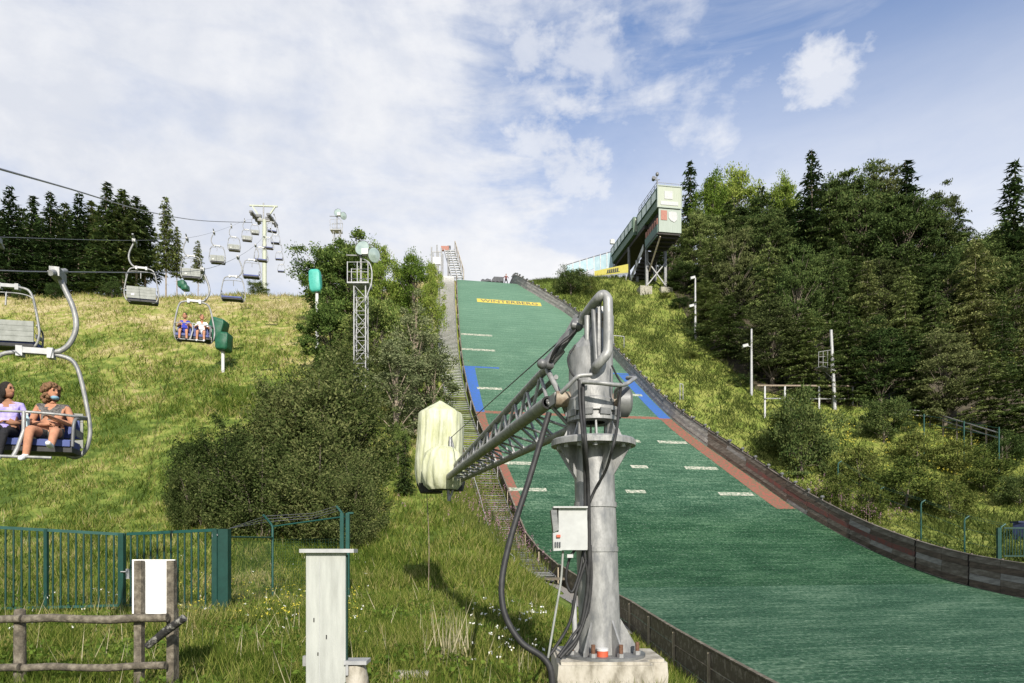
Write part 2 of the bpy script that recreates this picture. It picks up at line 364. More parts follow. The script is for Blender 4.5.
M_['lf_willow'] = leafmat('willow_leaves', (0.024, 0.039, 0.012), (0.070, 0.096, 0.029), (0.170, 0.182, 0.070))
M_['lf_birch'] = leafmat('birch_leaves', (0.066, 0.088, 0.042), (0.148, 0.178, 0.082), (0.296, 0.310, 0.163))
M_['lf_weed'] = leafmat('weed_leaves', (0.027, 0.045, 0.012), (0.085, 0.116, 0.028), (0.184, 0.193, 0.055))

def meadow(name, blades):
    """grass colours: fresh green, olive and straw, drier towards the top of the meadow"""
    m = bpy.data.materials.new(name); m.use_nodes = True; nt = m.node_tree; N = nt.nodes; L = nt.links
    p = N['Principled BSDF']; p.inputs['Roughness'].default_value = 0.9; p.inputs['Specular IOR Level'].default_value = 0.15
    geo = N.new('ShaderNodeNewGeometry'); sx = N.new('ShaderNodeSeparateXYZ'); L.new(geo.outputs['Position'], sx.inputs[0])
    def noise(sc, det=5, st=(1, 1, 1)):
        mp = N.new('ShaderNodeMapping'); mp.inputs['Scale'].default_value = st; L.new(geo.outputs['Position'], mp.inputs[0])
        n = N.new('ShaderNodeTexNoise'); n.inputs['Scale'].default_value = sc; n.inputs['Detail'].default_value = det; L.new(mp.outputs[0], n.inputs[0]); return n.outputs[0]
    def mth(op, a, b, cl=False):
        q = N.new('ShaderNodeMath'); q.operation = op; q.use_clamp = cl
        for i, v in enumerate((a, b)):
            if isinstance(v, (int, float)): q.inputs[i].default_value = v
            else: L.new(v, q.inputs[i])
        return q.outputs[0]
    def mr(v, a, b):
        q = N.new('ShaderNodeMapRange'); q.interpolation_type = 'SMOOTHSTEP'; L.new(v, q.inputs[0]); q.inputs[1].default_value = a; q.inputs[2].default_value = b; return q.outputs[0]
    big = noise(0.16, 4); mid = noise(0.9, 5); fine = noise(6.0, 4)
    dry = mth('ADD', mth('MULTIPLY', mr(sx.outputs[2], 12.0, 37.0), 0.50), mth('MULTIPLY', mth('SUBTRACT', big, 0.5), 1.5))
    dry = mth('ADD', dry, mth('MULTIPLY', mth('SUBTRACT', mid, 0.5), 0.9))
    dry = mth('MULTIPLY', dry, mr(sx.outputs[0], 4.0, -12.0))
    dry = mth('ADD', dry, mth('MULTIPLY', mth('SUBTRACT', mid, 0.5), 0.8)); dry = mth('ADD', dry, mth('MULTIPLY', mr(sx.outputs[0], 4.0, 12.0), 0.22))
    if blades:
        at_ = N.new('ShaderNodeAttribute'); at_.attribute_name = 'rnd'
        dry = mth('ADD', dry, mth('MULTIPLY', mth('SUBTRACT', at_.outputs['Fac'], 0.45), 0.95))
    else:
        dry = mth('ADD', dry, mth('MULTIPLY', mth('SUBTRACT', fine, 0.5), 0.5))
    dry = mth('ADD', dry, 0.18, True)
    r = N.new('ShaderNodeValToRGB'); el = r.color_ramp.elements
    cols = [(0.0, (0.058, 0.092, 0.014)), (0.28, (0.135, 0.178, 0.032)), (0.52, (0.232, 0.245, 0.060)), (0.78, (0.335, 0.285, 0.125)), (1.0, (0.42, 0.36, 0.20))]
    el[0].position, el[0].color = cols[0][0], (*cols[0][1], 1); el[1].position, el[1].color = cols[-1][0], (*cols[-1][1], 1)
    for pos, c in cols[1:-1]: e = el.new(pos); e.color = (*c, 1)
    L.new(dry, r.inputs[0]); 
    if blades:
        N.remove(p); out = N['Material Output']
        d = N.new('ShaderNodeBsdfDiffuse'); t = N.new('ShaderNodeBsdfTranslucent'); mx = N.new('ShaderNodeMixShader'); mx.inputs[0].default_value = 0.3
        L.new(r.outputs[0], d.inputs[0]); L.new(r.outputs[0], t.inputs[0]); L.new(d.outputs[0], mx.inputs[1]); L.new(t.outputs[0], mx.inputs[2]); L.new(mx.outputs[0], out.inputs[0])
    else:
        L.new(r.outputs[0], p.inputs['Base Color'])
        b = N.new('ShaderNodeBump'); b.inputs['Strength'].default_value = 0.8; b.inputs['Distance'].default_value = 0.25; L.new(mid, b.inputs['Height']); L.new(b.outputs[0], p.inputs['Normal'])
    return m
M_['lf_mid'] = leafmat('mid_green_leaves', (0.023, 0.043, 0.014), (0.068, 0.103, 0.032), (0.150, 0.177, 0.061)); M_['lf_pale'] = leafmat('pale_olive_leaves', (0.035, 0.049, 0.017), (0.092, 0.112, 0.040), (0.179, 0.193, 0.080))
M_['ground'] = meadow('meadow_ground', False); M_['grass'] = meadow('grass_blades', True)

def slope_mat():
    m = bpy.data.materials.new('green_plastic_matting'); m.use_nodes = True; nt = m.node_tree; N = nt.nodes; L = nt.links
    p = N['Principled BSDF']; p.inputs['Roughness'].default_value = 0.75; p.inputs['Specular IOR Level'].default_value = 0.12
    uv = N.new('ShaderNodeUVMap'); uv.uv_map = 'along'
    def noise(st, sc, det=4):
        mp = N.new('ShaderNodeMapping'); mp.inputs['Scale'].default_value = st; L.new(uv.outputs[0], mp.inputs[0])
        n = N.new('ShaderNodeTexNoise'); n.inputs['Scale'].default_value = sc; n.inputs['Detail'].default_value = det; n.inputs['Roughness'].default_value = 0.65
        L.new(mp.outputs[0], n.inputs[0]); return n.outputs[0]
    def mth(op, a, b, cl=False):
        q = N.new('ShaderNodeMath'); q.operation = op; q.use_clamp = cl
        for i, v in enumerate((a, b)):
            if isinstance(v, (int, float)): q.inputs[i].default_value = v
            else: L.new(v, q.inputs[i])
        return q.outputs[0]
    def mr(v, a, b, o0=0.0, o1=1.0):
        q = N.new('ShaderNodeMapRange'); L.new(v, q.inputs[0]); q.inputs[1].default_value = a; q.inputs[2].default_value = b; q.inputs[3].default_value = o0; q.inputs[4].default_value = o1; return q.outputs[0]
    sx = N.new('ShaderNodeSeparateXYZ'); L.new(uv.outputs[0], sx.inputs[0])
    rows = noise((0.10, 0.85, 1), 4.2, 5); speck = noise((1.0, 0.75, 1), 6.0, 6); patch = noise((0.35, 0.8, 1), 0.55, 4); scr = noise((0.22, 5, 1), 3.0, 3)
    fac = mth('ADD', mth('MULTIPLY', rows, 0.45), mth('MULTIPLY', speck, 0.75)); fac = mth('ADD', fac, -0.10); fac = mth('ADD', fac, mth('MULTIPLY', mth('SUBTRACT', patch, 0.5), 0.5))
    r = N.new('ShaderNodeValToRGB'); e = r.color_ramp.elements
    e[0].position = 0.33; e[0].color = (0.012, 0.040, 0.022, 1); e[1].position = 0.70; e[1].color = (0.120, 0.190, 0.125, 1)
    q = e.new(0.5); q.color = (0.031, 0.080, 0.046, 1)
    L.new(fac, r.inputs[0])
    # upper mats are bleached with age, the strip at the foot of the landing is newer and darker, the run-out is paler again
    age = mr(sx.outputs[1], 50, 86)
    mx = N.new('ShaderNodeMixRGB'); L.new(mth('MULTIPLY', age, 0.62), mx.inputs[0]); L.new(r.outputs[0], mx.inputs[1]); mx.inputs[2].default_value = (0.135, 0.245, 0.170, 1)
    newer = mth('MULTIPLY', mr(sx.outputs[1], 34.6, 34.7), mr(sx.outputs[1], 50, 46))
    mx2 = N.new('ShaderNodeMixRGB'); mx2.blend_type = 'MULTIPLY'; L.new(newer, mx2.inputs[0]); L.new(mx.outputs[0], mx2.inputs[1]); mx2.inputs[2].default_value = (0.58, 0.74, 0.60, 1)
    ln = N.new('ShaderNodeMath'); ln.operation = 'FRACT'; L.new(mth('ADD', mth('MULTIPLY', sx.outputs[1], 1.55), mth('MULTIPLY', patch, 0.5)), ln.inputs[0])
    seam = mth('MULTIPLY', mr(ln.outputs[0], 0.22, 0.0), mr(rows, 0.40, 0.62)); seam = mth('MULTIPLY', seam, 0.9)
    mxs = N.new('ShaderNodeMixRGB'); mxs.blend_type = 'MULTIPLY'; L.new(seam, mxs.inputs[0]); L.new(mx2.outputs[0], mxs.inputs[1]); mxs.inputs[2].default_value = (0.32, 0.42, 0.36, 1); mx2 = mxs
    # pale scratches that lie across the slope
    sc = mth('MULTIPLY', mr(scr, 0.60, 0.70), mr(patch, 0.40, 0.58)); sc = mth('MULTIPLY', sc, 0.34); fl = mth('MULTIPLY', mr(noise((1.0, 1.1, 1), 6.5, 4), 0.585, 0.70), 0.55); sc = mth('MAXIMUM', sc, fl)
    mx3 = N.new('ShaderNodeMixRGB'); L.new(sc, mx3.inputs[0]); L.new(mx2.outputs[0], mx3.inputs[1]); mx3.inputs[2].default_value = (0.30, 0.39, 0.31, 1)
    L.new(mx3.outputs[0], p.inputs['Base Color'])
    w = N.new('ShaderNodeMath'); w.operation = 'FRACT'; L.new(mth('MULTIPLY', sx.outputs[1], 4.0), w.inputs[0])
    hgt = mth('ADD', mth('MULTIPLY', w.outputs[0], 0.5), mth('MULTIPLY', speck, 0.9))
    b = N.new('ShaderNodeBump'); b.inputs['Strength'].default_value = 0.9; b.inputs['Distance'].default_value = 0.06; L.new(hgt, b.inputs['Height']); L.new(b.outputs[0], p.inputs['Normal'])
    return m
M_['slope'] = slope_mat()
def paintmat(name, c, k=0.5):
    d = tuple(x * (1 - k) + y * k for x, y in zip(c, (0.05, 0.12, 0.07)))
    return mat(name, d, c, 5, 0.8, 0, 0.4, 20, detail=9, lo=0.42, hi=0.58, coords='Object', spec=0.1)
M_['p_white'] = paintmat('white_mat_paint', (0.42, 0.41, 0.34), 0.75); M_['p_blue'] = paintmat('blue_mat_paint', (0.045, 0.11, 0.36), 0.35)
M_['p_red'] = paintmat('red_mat_paint', (0.24, 0.085, 0.066), 0.55); M_['p_yellow'] = paintmat('yellow_mat_paint', (0.50, 0.40, 0.08), 0.1)

# ================================================================== SETTING
def make_ground():
    left = np.concatenate([np.arange(0, 16, 0.45), np.arange(16, 62, 0.9), np.geomspace(62, 520, 16)])
    right = np.concatenate([np.array([0, 0.4, 0.8]), np.arange(1.3, 40, 0.9), np.geomspace(41, 520, 18)])
    rows = np.concatenate([np.arange(-60, 4, 4.0), np.arange(4, 64, 0.6), np.arange(64, 128, 1.0), np.geomspace(128, 720, 22)])
    cols = [('l', d) for d in left[::-1]] + [('j', f) for f in (0.004, 0.5, 0.996)] + [('r', d) for d in right]
    S, T = [], []
    for s in rows:
        w = float(WJ(s))
        for k, d in cols:
            S.append(s); T.append(-d if k == 'l' else d * w if k == 'j' else w + d + 1e-4)
    S = np.array(S); T = np.array(T); X, Y = st_xy(S, T); Z = gst(S, T)
    n = len(cols); fs = [(i*n + j, i*n + j + 1, (i+1)*n + j + 1, (i+1)*n + j) for i in range(len(rows) - 1) for j in range(n - 1)]
    me = bpy.data.meshes.new('ground'); me.from_pydata(np.stack([X, Y, Z], 1).tolist(), [], fs); me.polygons.foreach_set('use_smooth', [True] * len(fs))
    me.materials.append(M_['ground']); o = bpy.data.objects.new('ground', me); COL.objects.link(o); tag(o, 'grassy hillside with green and straw coloured patches', None, None, 'structure'); return o
ground = make_ground()

def sheet(name, s0, s1, ta, tb, ns, nt, dz, m, parent=None, uvs=True):
    """a sheet lying on the landing slope between the offsets ta(s), tb(s)"""
    V, F, U = [], [], []
    for i in range(ns + 1):
        s = s0 + (s1 - s0) * i / ns
        for j in range(nt + 1):
            t = ta(s) + (tb(s) - ta(s)) * j / nt; p = jp(s, t, dz); V.append(tuple(p)); U.append((t, s))
    F = [(i*(nt+1) + j, i*(nt+1) + j + 1, (i+1)*(nt+1) + j + 1, (i+1)*(nt+1) + j) for i in range(ns) for j in range(nt)]
    me = bpy.data.meshes.new(name); me.from_pydata(V, [], F); me.polygons.foreach_set('use_smooth', [True] * len(F)); me.materials.append(m)
    uv = me.uv_layers.new(name='along'); li = np.zeros(len(me.loops), int); me.loops.foreach_get('vertex_index', li)
    uv.data.foreach_set('uv', np.array(U)[li].ravel())
    o = bpy.data.objects.new(name, me); COL.objects.link(o); BASE[o.name] = Vector((0, 0, 0))
    if parent: o.parent = parent
    return o
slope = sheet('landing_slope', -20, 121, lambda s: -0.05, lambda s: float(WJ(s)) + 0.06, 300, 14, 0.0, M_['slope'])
tag(slope, 'green plastic mat landing slope of the ski jump', None, None, 'structure')

def marks():
    # coloured strips along both edges
    sb0, _ = jhit(464, 367); sr, _ = jhit(471, 411.5); re = 49.0
    wl = lambda s: 0.95 + 0.25 * float(sst(s, 58, 70)); 
    wr = lambda s: 1.65 - 0.45 * float(sst(s, 50, 64))
    def strip(name, lab, s0, s1, left, m):
        o = sheet(name, s0, s1, (lambda s: 0.03) if left else (lambda s: float(WJ(s)) - wr(s)), (lambda s: wl(s)) if left else (lambda s: float(WJ(s)) - 0.05), 30, 2, 0.012, m, slope)
        o['label'] = lab
    strip('edge_strip', 'blue strip along the left edge of the landing slope', sr, sb0, True, M_['p_blue'])
    strip('edge_strip', 'blue strip along the right edge of the landing slope', sr, sb0, False, M_['p_blue'])
    strip('edge_strip', 'red strip along the left edge of the landing slope', re, sr, True, M_['p_red'])
    strip('edge_strip', 'red strip along the right edge of the landing slope', re, sr, False, M_['p_red'])
    c = lambda v: (lambda s: v)
    o = sheet('cross_line', sr - 0.22, sr + 0.22, lambda s: wl(s), lambda s: float(WJ(s)) - wr(s), 1, 12, 0.012, M_['p_red'], slope); o['label'] = 'thin red line across the landing slope'
    def dash(pl, pr, row, h, m, nm='painted_dash'):
        s, t0 = jhit(pl, row); _, t1 = jhit(pr, row + (pr - pl) * 0.034)
        return sheet(nm, s - h / 2, s + h / 2, c(t0), c(t1), 1, 3, 0.014, m, slope)
    dash(464, 499, 366.5, 0.28, M_['p_blue'])['label'] = 'thin blue line at the left edge of the landing slope'
    dash(612, 630, 373.5, 0.28, M_['p_blue'])['label'] = 'thin blue line at the right edge of the landing slope'
    for a, b, r in ((461, 492, 334), (462, 495, 349), (477, 502, 388), (504, 532, 463), (509, 547, 489.5), (627, 642, 394.8), (658, 687, 442), (685, 718, 468), (631, 648, 466.8), (630, 640, 441), (626, 646, 491.6), (719, 754, 494)):
        dash(a, b, r, 0.42, M_['p_white'])
    # yellow band with dark lettering
    s, t0 = jhit(477, 300.5); _, t1 = jhit(541, 304.5)
    band = sheet('yellow_band', s - 0.55, s + 0.75, c(t0), c(t1), 3, 12, 0.012, M_['p_yellow'], slope)
    cu = bpy.data.curves.new('lettering', 'FONT'); cu.body = 'WINTERBERG'; cu.size = 1.0; cu.resolution_u = 3
    to = bpy.data.objects.new('lettering', cu); COL.objects.link(to)
    me = bpy.data.meshes.new_from_object(to.evaluated_get(bpy.context.evaluated_depsgraph_get())); bpy.data.objects.remove(to)
    xs = [v.co.x for v in me.vertices]; ys = [v.co.y for v in me.vertices]; x0, x1, y0, y1 = min(xs), max(xs), min(ys), max(ys)
    for v in me.vertices:
        v.co = jp(s - 0.36 + 0.92 * (v.co.y - y0) / (y1 - y0), t0 + 0.5 + (t1 - t0 - 1.0) * (v.co.x - x0) / (x1 - x0), 0.03)
    me.name = 'lettering'; me.materials.clear(); me.materials.append(M_['ink'])
    lo = bpy.data.objects.new('lettering', me); COL.objects.link(lo); lo.parent = band
marks()

def gravel():
    V, F = [], []; rows = np.arange(24, 38, 0.5)
    for s in rows:
        for j in range(7):
            t = -0.15 - j * (0.22 + 0.10 * math.sin(s * 0.9)) ; V.append(tuple(gp(s, t, 0.03)))
    F = [(i*7 + j, i*7 + j + 1, (i+1)*7 + j + 1, (i+1)*7 + j) for i in range(len(rows) - 1) for j in range(6)]
    me = bpy.data.meshes.new('gravel_path'); me.from_pydata(V, [], F); me.materials.append(M_['gravel'])
    o = bpy.data.objects.new('gravel_path', me); COL.objects.link(o); tag(o, 'grey gravel strip at the foot of the left timber wall', None, None, 'structure')
gravel()

def forest_floor():
    line = [hit(px, row) for px, row in ((678, 300), (699, 338), (718, 360), (758, 393), (800, 402), (862, 410), (925, 420), (1000, 434))]
    line = [line[0] + Vector((1.0, 60, 0))] + line + [line[-1] + Vector((60, -18, 0))]
    V, n = [], 40
    seg = []
    for a, b in zip(line[:-1], line[1:]):
        k = max(2, int((b - a).length / 1.5)); seg += [a.lerp(b, i / k) for i in range(k)]
    for q in seg:
        for j in range(n):
            x, y = q.x + j * 0.45, q.y + 0.4 + j * 1.25; V.append((x, y, g1(x, y) + 0.05))
    F = [(i*n + j, (i+1)*n + j, (i+1)*n + j + 1, i*n + j + 1) for i in range(len(seg) - 1) for j in range(n - 1)]
    me = bpy.data.meshes.new('forest_floor'); me.from_pydata(V, [], F); me.polygons.foreach_set('use_smooth', [True] * len(F)); me.materials.append(M_['litter'])
    o = bpy.data.objects.new('forest_floor', me); COL.objects.link(o); tag(o, 'brown needle litter darkened for shade under the trees of the right hand wood', None, None, 'structure'); return seg
M_['litter'] = mat('litter_with_shade', (0.035, 0.028, 0.018), (0.075, 0.062, 0.036), 3, 0.95)  # litter brown kept dark to carry the shade under the trees
WOODLINE = forest_floor()

# ------------------------------------------------------------------ timber walls of the slope
def left_wall():
    hgt = lambda s: 0.95 - 0.25 * float(sst(s, 26, 42)) - 0.08 * float(sst(s, 48, 62))
    b0 = gp(24, 0, 0); w = thing('timber_wall', 'weathered low board wall along the left edge of the green slope', 'wall', b0)
    pl, cap = MB(), MB(); ss = list(np.arange(2.2, 52, 3.4)) + list(np.arange(53.2, 113, 3.4))
    for a, b in zip(ss[:-1], ss[1:]):
        n = 3; h = hgt(a)
        for k in range(n):
            z0 = -0.35 + (h + 0.35) * k / n + 0.012; z1 = -0.35 + (h + 0.35) * (k + 1) / n - 0.012; j = random.uniform(-0.012, 0.012)
            p, q = jp(a + 0.02, -0.05 + j, (z0 + z1) / 2), jp(b - 0.02, -0.05 + j, (z0 + z1) / 2)
            pl.beam(p, q, 0.035, z1 - z0)
        p, q = jp(a + 0.01, -0.05, h + 0.022), jp(b - 0.01, -0.05, h + 0.022); cap.beam(p, q, 0.10, 0.035, mi=0)
    pl.build('planking', M_['wood'], w); cap.build('cap_rail', M_['wood'], w)
    for i, s in enumerate(ss):
        m = MB(); p = jp(s, -0.12, -0.7); q = jp(s, -0.12, hgt(s) - 0.06); m.beam(p, q, 0.06, 0.06, (0, 1, 0)); m.build('post', M_['woodlt'] if s < 52 else M_['galv'], w)
left_wall()
def right_wall():
    hgt = lambda s: 1.75 - 0.45 * float(sst(s, 46, 70))
    w = thing('timber_wall', 'tall dark board wall along the right edge of the green slope', 'wall', jp(40, float(WJ(40))))
    lowp, upp, red, cap, back = MB(), MB(), MB(), MB(), MB()
    ss = list(np.arange(4.0, 112, 2.0)); ss = [s for s in ss]
    tt = lambda s: float(WJ(s)) + 0.06
    for i, (a, b) in enumerate(zip(ss[:-1], ss[1:])):
        h = (hgt(a) + hgt(b)) / 2; n = 6; tgt = lowp if a < 58 else upp
        gap = 0.10 if abs(a - 34) < 0.1 or abs(a - 38) < 0.1 else 0.012
        for k in range(n):
            z0 = -0.3 + (h + 0.3) * k / n + 0.008; z1 = -0.3 + (h + 0.3) * (k + 1) / n - 0.008; j = random.uniform(-0.014, 0.014)
            (red if (k == 3 and 36 < a < 56 and random.random() < 0.7) else tgt).beam(jp(a + gap, tt(a) + j, (z0 + z1) / 2), jp(b - 0.012, tt(b) + j, (z0 + z1) / 2), 0.04, z1 - z0, mi=((k * 7 + (i // 5) * 3 + k * k) % 3 if random.random() < 0.8 else random.randint(0, 2)) if tgt is lowp else (k + i // 6) % 2)
        back.beam(jp(a, tt(a) + 0.075, (h - 0.3) / 2), jp(b, tt(b) + 0.075, (h - 0.3) / 2), 0.02, h + 0.25)  # dark sheet added behind the boards so the gaps read as shade
        cap.beam(jp(a, tt(a) + 0.03, hgt(a) + 0.03), jp(b - 0.01, tt(b) + 0.03, hgt(b) + 0.03), 0.16, 0.045)
    back.build('gap_shade', M_['underside'], w); lowp.build('planking', [M_['wallr'], M_['wallr2'], M_['wallr3']], w); upp.build('planking', [M_['wallrt'], M_['wallr2']], w)['label'] = 'silver grey upper planking'
    red.build('red_board', M_['redband'], w); cap.build('cap_rail', M_['wallr'], w)
    for s in ss:
        m = MB(); t = tt(s) + 0.12; m.beam(jp(s, t, -0.8), jp(s, t, hgt(s) + (0.10 if s < 50 else 0.25)), 0.11, 0.11, (0, 1, 0)); po = m.build('post', M_['wallr'] if s < 58 else M_['wallrt'], w)
    for s in [s for s in np.arange(46.6, 106, 1.3)][:46]:
        m = MB(); t = tt(s) + 0.02; c = jp(s, t, hgt(s) + 0.16); m.lathe(c - Vector((0, 0, 0.14)), [(0.05, -0.2), (0.05, 0.16), (0.14, 0.18), (0.17, 0.27), (0.11, 0.36), (0.0, 0.37)], 8); m.build('marker_knob', M_['galvdk'], w)
right_wall()

# ------------------------------------------------------------------ stairway beside the left wall
def stairs():
    w = thing('stairway', 'long grey outdoor stairway climbing beside the left edge of the slope', 'stairs', gp(36, -1.3))
    zz = lambda s: float(ZJ(s)) + 0.34
    ss = list(np.arange(36.0, 66, 0.32))[:92]
    def tread(m, s):
        p = jp(s, -2.35, 0.34); q = jp(s, -0.45, 0.34); m.beam(p, q, 0.20, 0.05, (0, 0, 1))
    for s in ss:
        m = MB(); tread(m, s); m.build('tread', M_['galvdk'] if random.random() < 0.6 else M_['wood'], w)
    m = MB()
    for s in np.arange(ss[-1] + 0.32, 107, 0.32): tread(m, s)
    tag(m.build('upper_treads', M_['galv'], w), kind='stuff')
    for t in (-2.40, -0.40):
        m = MB(); pts = [jp(s, t, 0.26) for s in np.arange(35.8, 107.5, 1.5)]
        for a, b in zip(pts[:-1], pts[1:]): m.beam(a, b, 0.06, 0.22)
        m.build('stringer', M_['galvdk'], w)
    m = MB(); m.tube([jp(s, -2.48, 1.25) for s in np.arange(36.2, 70, 1.0)], 0.028, 6); m.build('handrail', M_['steel_light'], w)
    m = MB(); m.tube([jp(s, -2.48, 0.78) for s in np.arange(36.2, 44, 1.0)], 0.02, 6); m.build('middle_rail', M_['steel_light'], w)
    for s in list(np.arange(36.2, 70, 1.7)):
        m = MB(); m.tube([jp(s, -2.48, -0.2), jp(s, -2.48, 1.24)], 0.024, 6); m.build('rail_post', M_['galv'], w)
    m = MB(); m.tube([jp(s, -2.52, 1.15) for s in np.arange(70, 107, 1.5)], 0.035, 5); m.build('handrail', M_['galv'], w)
    m = MB(); m.box(gp(35.2, -1.2, 0.12), (2.2, 0.9, 0.10)); m.build('landing', M_['wood'], w)
stairs()

# ------------------------------------------------------------------ judges' building on stilts at the upper right
def judge_tower():
    Y0 = 92.0; AX = 0.16; ROT = math.atan(AX)
    P = lambda px, py, Y=Y0: at(px, py, Y)
    xl = P(657.5, 200).x; wd = 3.35; xr = xl + wd; zt, zm, zb = P(668, 185.5).z, P(668, 207).z, P(668, 231.5).z
    h = thing('judges_building', 'green judges building on steel stilts at the top right of the slope', 'building', (xl, Y0, zb - 6))
    cxm = (xl + xr) / 2; YA, YB, YC = Y0 + 8.0, Y0 + 8.6, Y0 + 19.3
    # upper storey
    m = MB(); m.box((cxm, (Y0 + YA) / 2 + 0.12, (zt + zm) / 2), (wd - 0.06, YA - Y0, zt - zm - 0.05), 0); m.build('upper_cabin', M_['hutgreen'], h)
    m = MB(); m.box((cxm, Y0 + 0.02, (zt + zm) / 2), (wd + 0.10, 0.18, zt - zm), 0); f = m.build('front_wall', M_['hutpale'], h)
    m = MB()
    for zz in (zt, zm): m.box((cxm, Y0 - 0.10, zz), (wd + 0.22, 0.10, 0.14))
    for xx in (xl - 0.02, xr + 0.02): m.box((xx, Y0 - 0.10, (zt + zm) / 2), (0.12, 0.08, zt - zm - 0.14))
    m.build('trim', M_['hutpale2'], f)
    def panel(px0, py0, px1, py1, name, mt, par, y):
        a, b = P(px0, py0), P(px1, py1); m = MB(); m.box(((a.x + b.x) / 2, y, (a.z + b.z) / 2), (b.x - a.x, 0.05, a.z - b.z)); return m.build(name, M_[mt], par)
    panel(664.5, 190.5, 673.0, 198.5, 'white_panel', 'offwhite', f, Y0 - 0.10); panel(660.5, 200.8, 679.0, 204.6, 'white_strip', 'offwhite', f, Y0 - 0.10)
    # lower storey, half open on its long side
    zo = P(668, 223).z; YD = Y0 + 5.0
    m = MB(); m.box((cxm + 0.12, Y0 + 0.10, (zm + zb) / 2 - 0.06), (wd - 0.15, 0.16, zm - zb - 0.16)); lo = m.build('front_wall', M_['hutpale2'], h)
    lo['label'] = 'lower front wall painted in a sunlit pale green'
    panel(661.0, 209.8, 667.5, 219.5, 'shutter', 'brick', lo, Y0 - 0.01)
    c = P(673.5, 216.0); m = MB(); pts = [(-0.62, 0.62), (-0.2, 0.75), (0.5, 0.72), (0.66, 0.2), (0.6, -0.35), (0.2, -0.68), (-0.25, -0.5), (-0.6, -0.1)]
    m.prism([(c.x + x, Y0 - 0.01, c.z + z) for x, z in pts], (0, -0.04, 0)); m.build('white_patch', M_['offwhite'], lo)
    m = MB(); m.box((xl + 0.14, (Y0 + YD) / 2 + 0.2, (zb + zo) / 2 - 0.2), (0.14, YD - Y0 - 0.3, zo - zb + 0.4)); m.build('parapet', M_['hutgreen2'], h)
    m = MB(); m.box((xr - 0.1, (Y0 + YD) / 2 + 0.2, (zb + zm) / 2), (0.14, YD - Y0 - 0.3, zm - zb - 0.3)); m.build('rear_wall', M_['hutgreen2'], h)
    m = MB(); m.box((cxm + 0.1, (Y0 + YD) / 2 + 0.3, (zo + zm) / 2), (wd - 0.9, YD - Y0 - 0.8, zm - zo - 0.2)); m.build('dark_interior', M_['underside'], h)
    m = MB()
    for k in range(6): y = Y0 + 0.6 + k * 0.8; m.box((xl + 0.12, y, zo + 0.45), (0.08, 0.45, 0.8))
    m.build('balcony_panels', M_['brick'], h)
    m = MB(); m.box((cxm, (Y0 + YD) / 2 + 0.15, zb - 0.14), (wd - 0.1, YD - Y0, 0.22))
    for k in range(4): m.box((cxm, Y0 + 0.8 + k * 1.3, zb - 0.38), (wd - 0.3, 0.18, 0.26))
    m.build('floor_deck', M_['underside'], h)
    def window(ya, L, zc, hh, x):
        m = MB(); m.box((x - 0.05, ya + L / 2, zc), (0.08, L, hh)); w = m.build('window', M_['winglass'], h); m = MB()
        for yy in (ya - 0.05, ya + L + 0.05): m.box((x - 0.07, yy, zc), (0.12, 0.10, hh + 0.1))
        for zz in (zc - hh / 2, zc + hh / 2): m.box((x - 0.07, ya + L / 2, zz), (0.11, L + 0.02, 0.08))
        m.build('frame', M_['hutgreen2'], w)
    for k in range(4): window(Y0 + 0.35 + k * 1.9, 1.75, (zt + zm) / 2 + 0.40, 1.3, xl)
    # rear wing, set a little to the left, with a row of windows
    xa = xl - 0.45; z2t, z2b = zt - 0.15, zm + 0.10
    m = MB(); m.box((xa + wd / 2, (YB + YC) / 2, (z2t + z2b) / 2), (wd - 0.1, YC - YB, z2t - z2b)); m.build('rear_wing', M_['hutgreen'], h)
    m = MB(); m.box((xa + 0.95, YB - 0.06, (z2t + z2b) / 2 + 0.1), (1.4, 0.10, 1.9)); m.build('wing_front', M_['hutpale'], h)
    for k in range(6): window(YB + 0.35 + k * 1.72, 1.55, (z2t + z2b) / 2 + 0.45, 1.2, xa)
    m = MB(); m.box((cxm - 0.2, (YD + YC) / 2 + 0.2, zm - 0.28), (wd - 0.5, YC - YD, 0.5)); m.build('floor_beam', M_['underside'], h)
    for yy in (YB + 3, YC - 1.2):
        m = MB(); m.beam((xa + 0.4, yy, zm - 0.4), (xa + 0.4, yy, zm - 6.0), 0.28, 0.28, (0, 1, 0)); m.build('stilt', M_['galvdk'], h)
    # roof rail, lamp cluster and aerial
    m = MB()
    for k in range(7): m.tube([(xl + 0.15, Y0 + 0.3 + k * 1.25, zt), (xl + 0.15, Y0 + 0.3 + k * 1.25, zt + 0.8)], 0.04, 5)
    for zz in (0.4, 0.8): m.tube([(xl + 0.15, Y0 + 0.3, zt + zz), (xl + 0.15, Y0 + 7.8, zt + zz)], 0.04, 5)
    for k in range(4): m.tube([(xl + 0.2 + k * (wd - 0.4) / 3, Y0 + 0.3, zt), (xl + 0.2 + k * (wd - 0.4) / 3, Y0 + 0.3, zt + 0.6)], 0.03, 5)
    m.tube([(xl + 0.2, Y0 + 0.3, zt + 0.58), (xr - 0.2, Y0 + 0.3, zt + 0.58)], 0.03, 5)
    m.build('roof_railing', M_['galv'], h)
    m = MB(); q = Vector((xl + 0.1, Y0 + 0.5, zt)); m.tube([q, q + Vector((0, 0, 1.6))], 0.05, 6); m.tube([q + Vector((-0.6, 0, 0.9)), q + Vector((0.4, 0, 1.1))], 0.05, 6)
    m.lathe(q + Vector((-0.55, -0.1, 0.95)), [(0, -0.1), (0.2, -0.1), (0.3, 0.35), (0, 0.35)], 8, M=Matrix.Rotation(R(70), 3, 'X')); m.ball(q + Vector((0.05, 0, 1.8)), (0.24, 0.24, 0.28), 0, 8, 6)
    m.build('roof_lamp', M_['galvdk'], h)
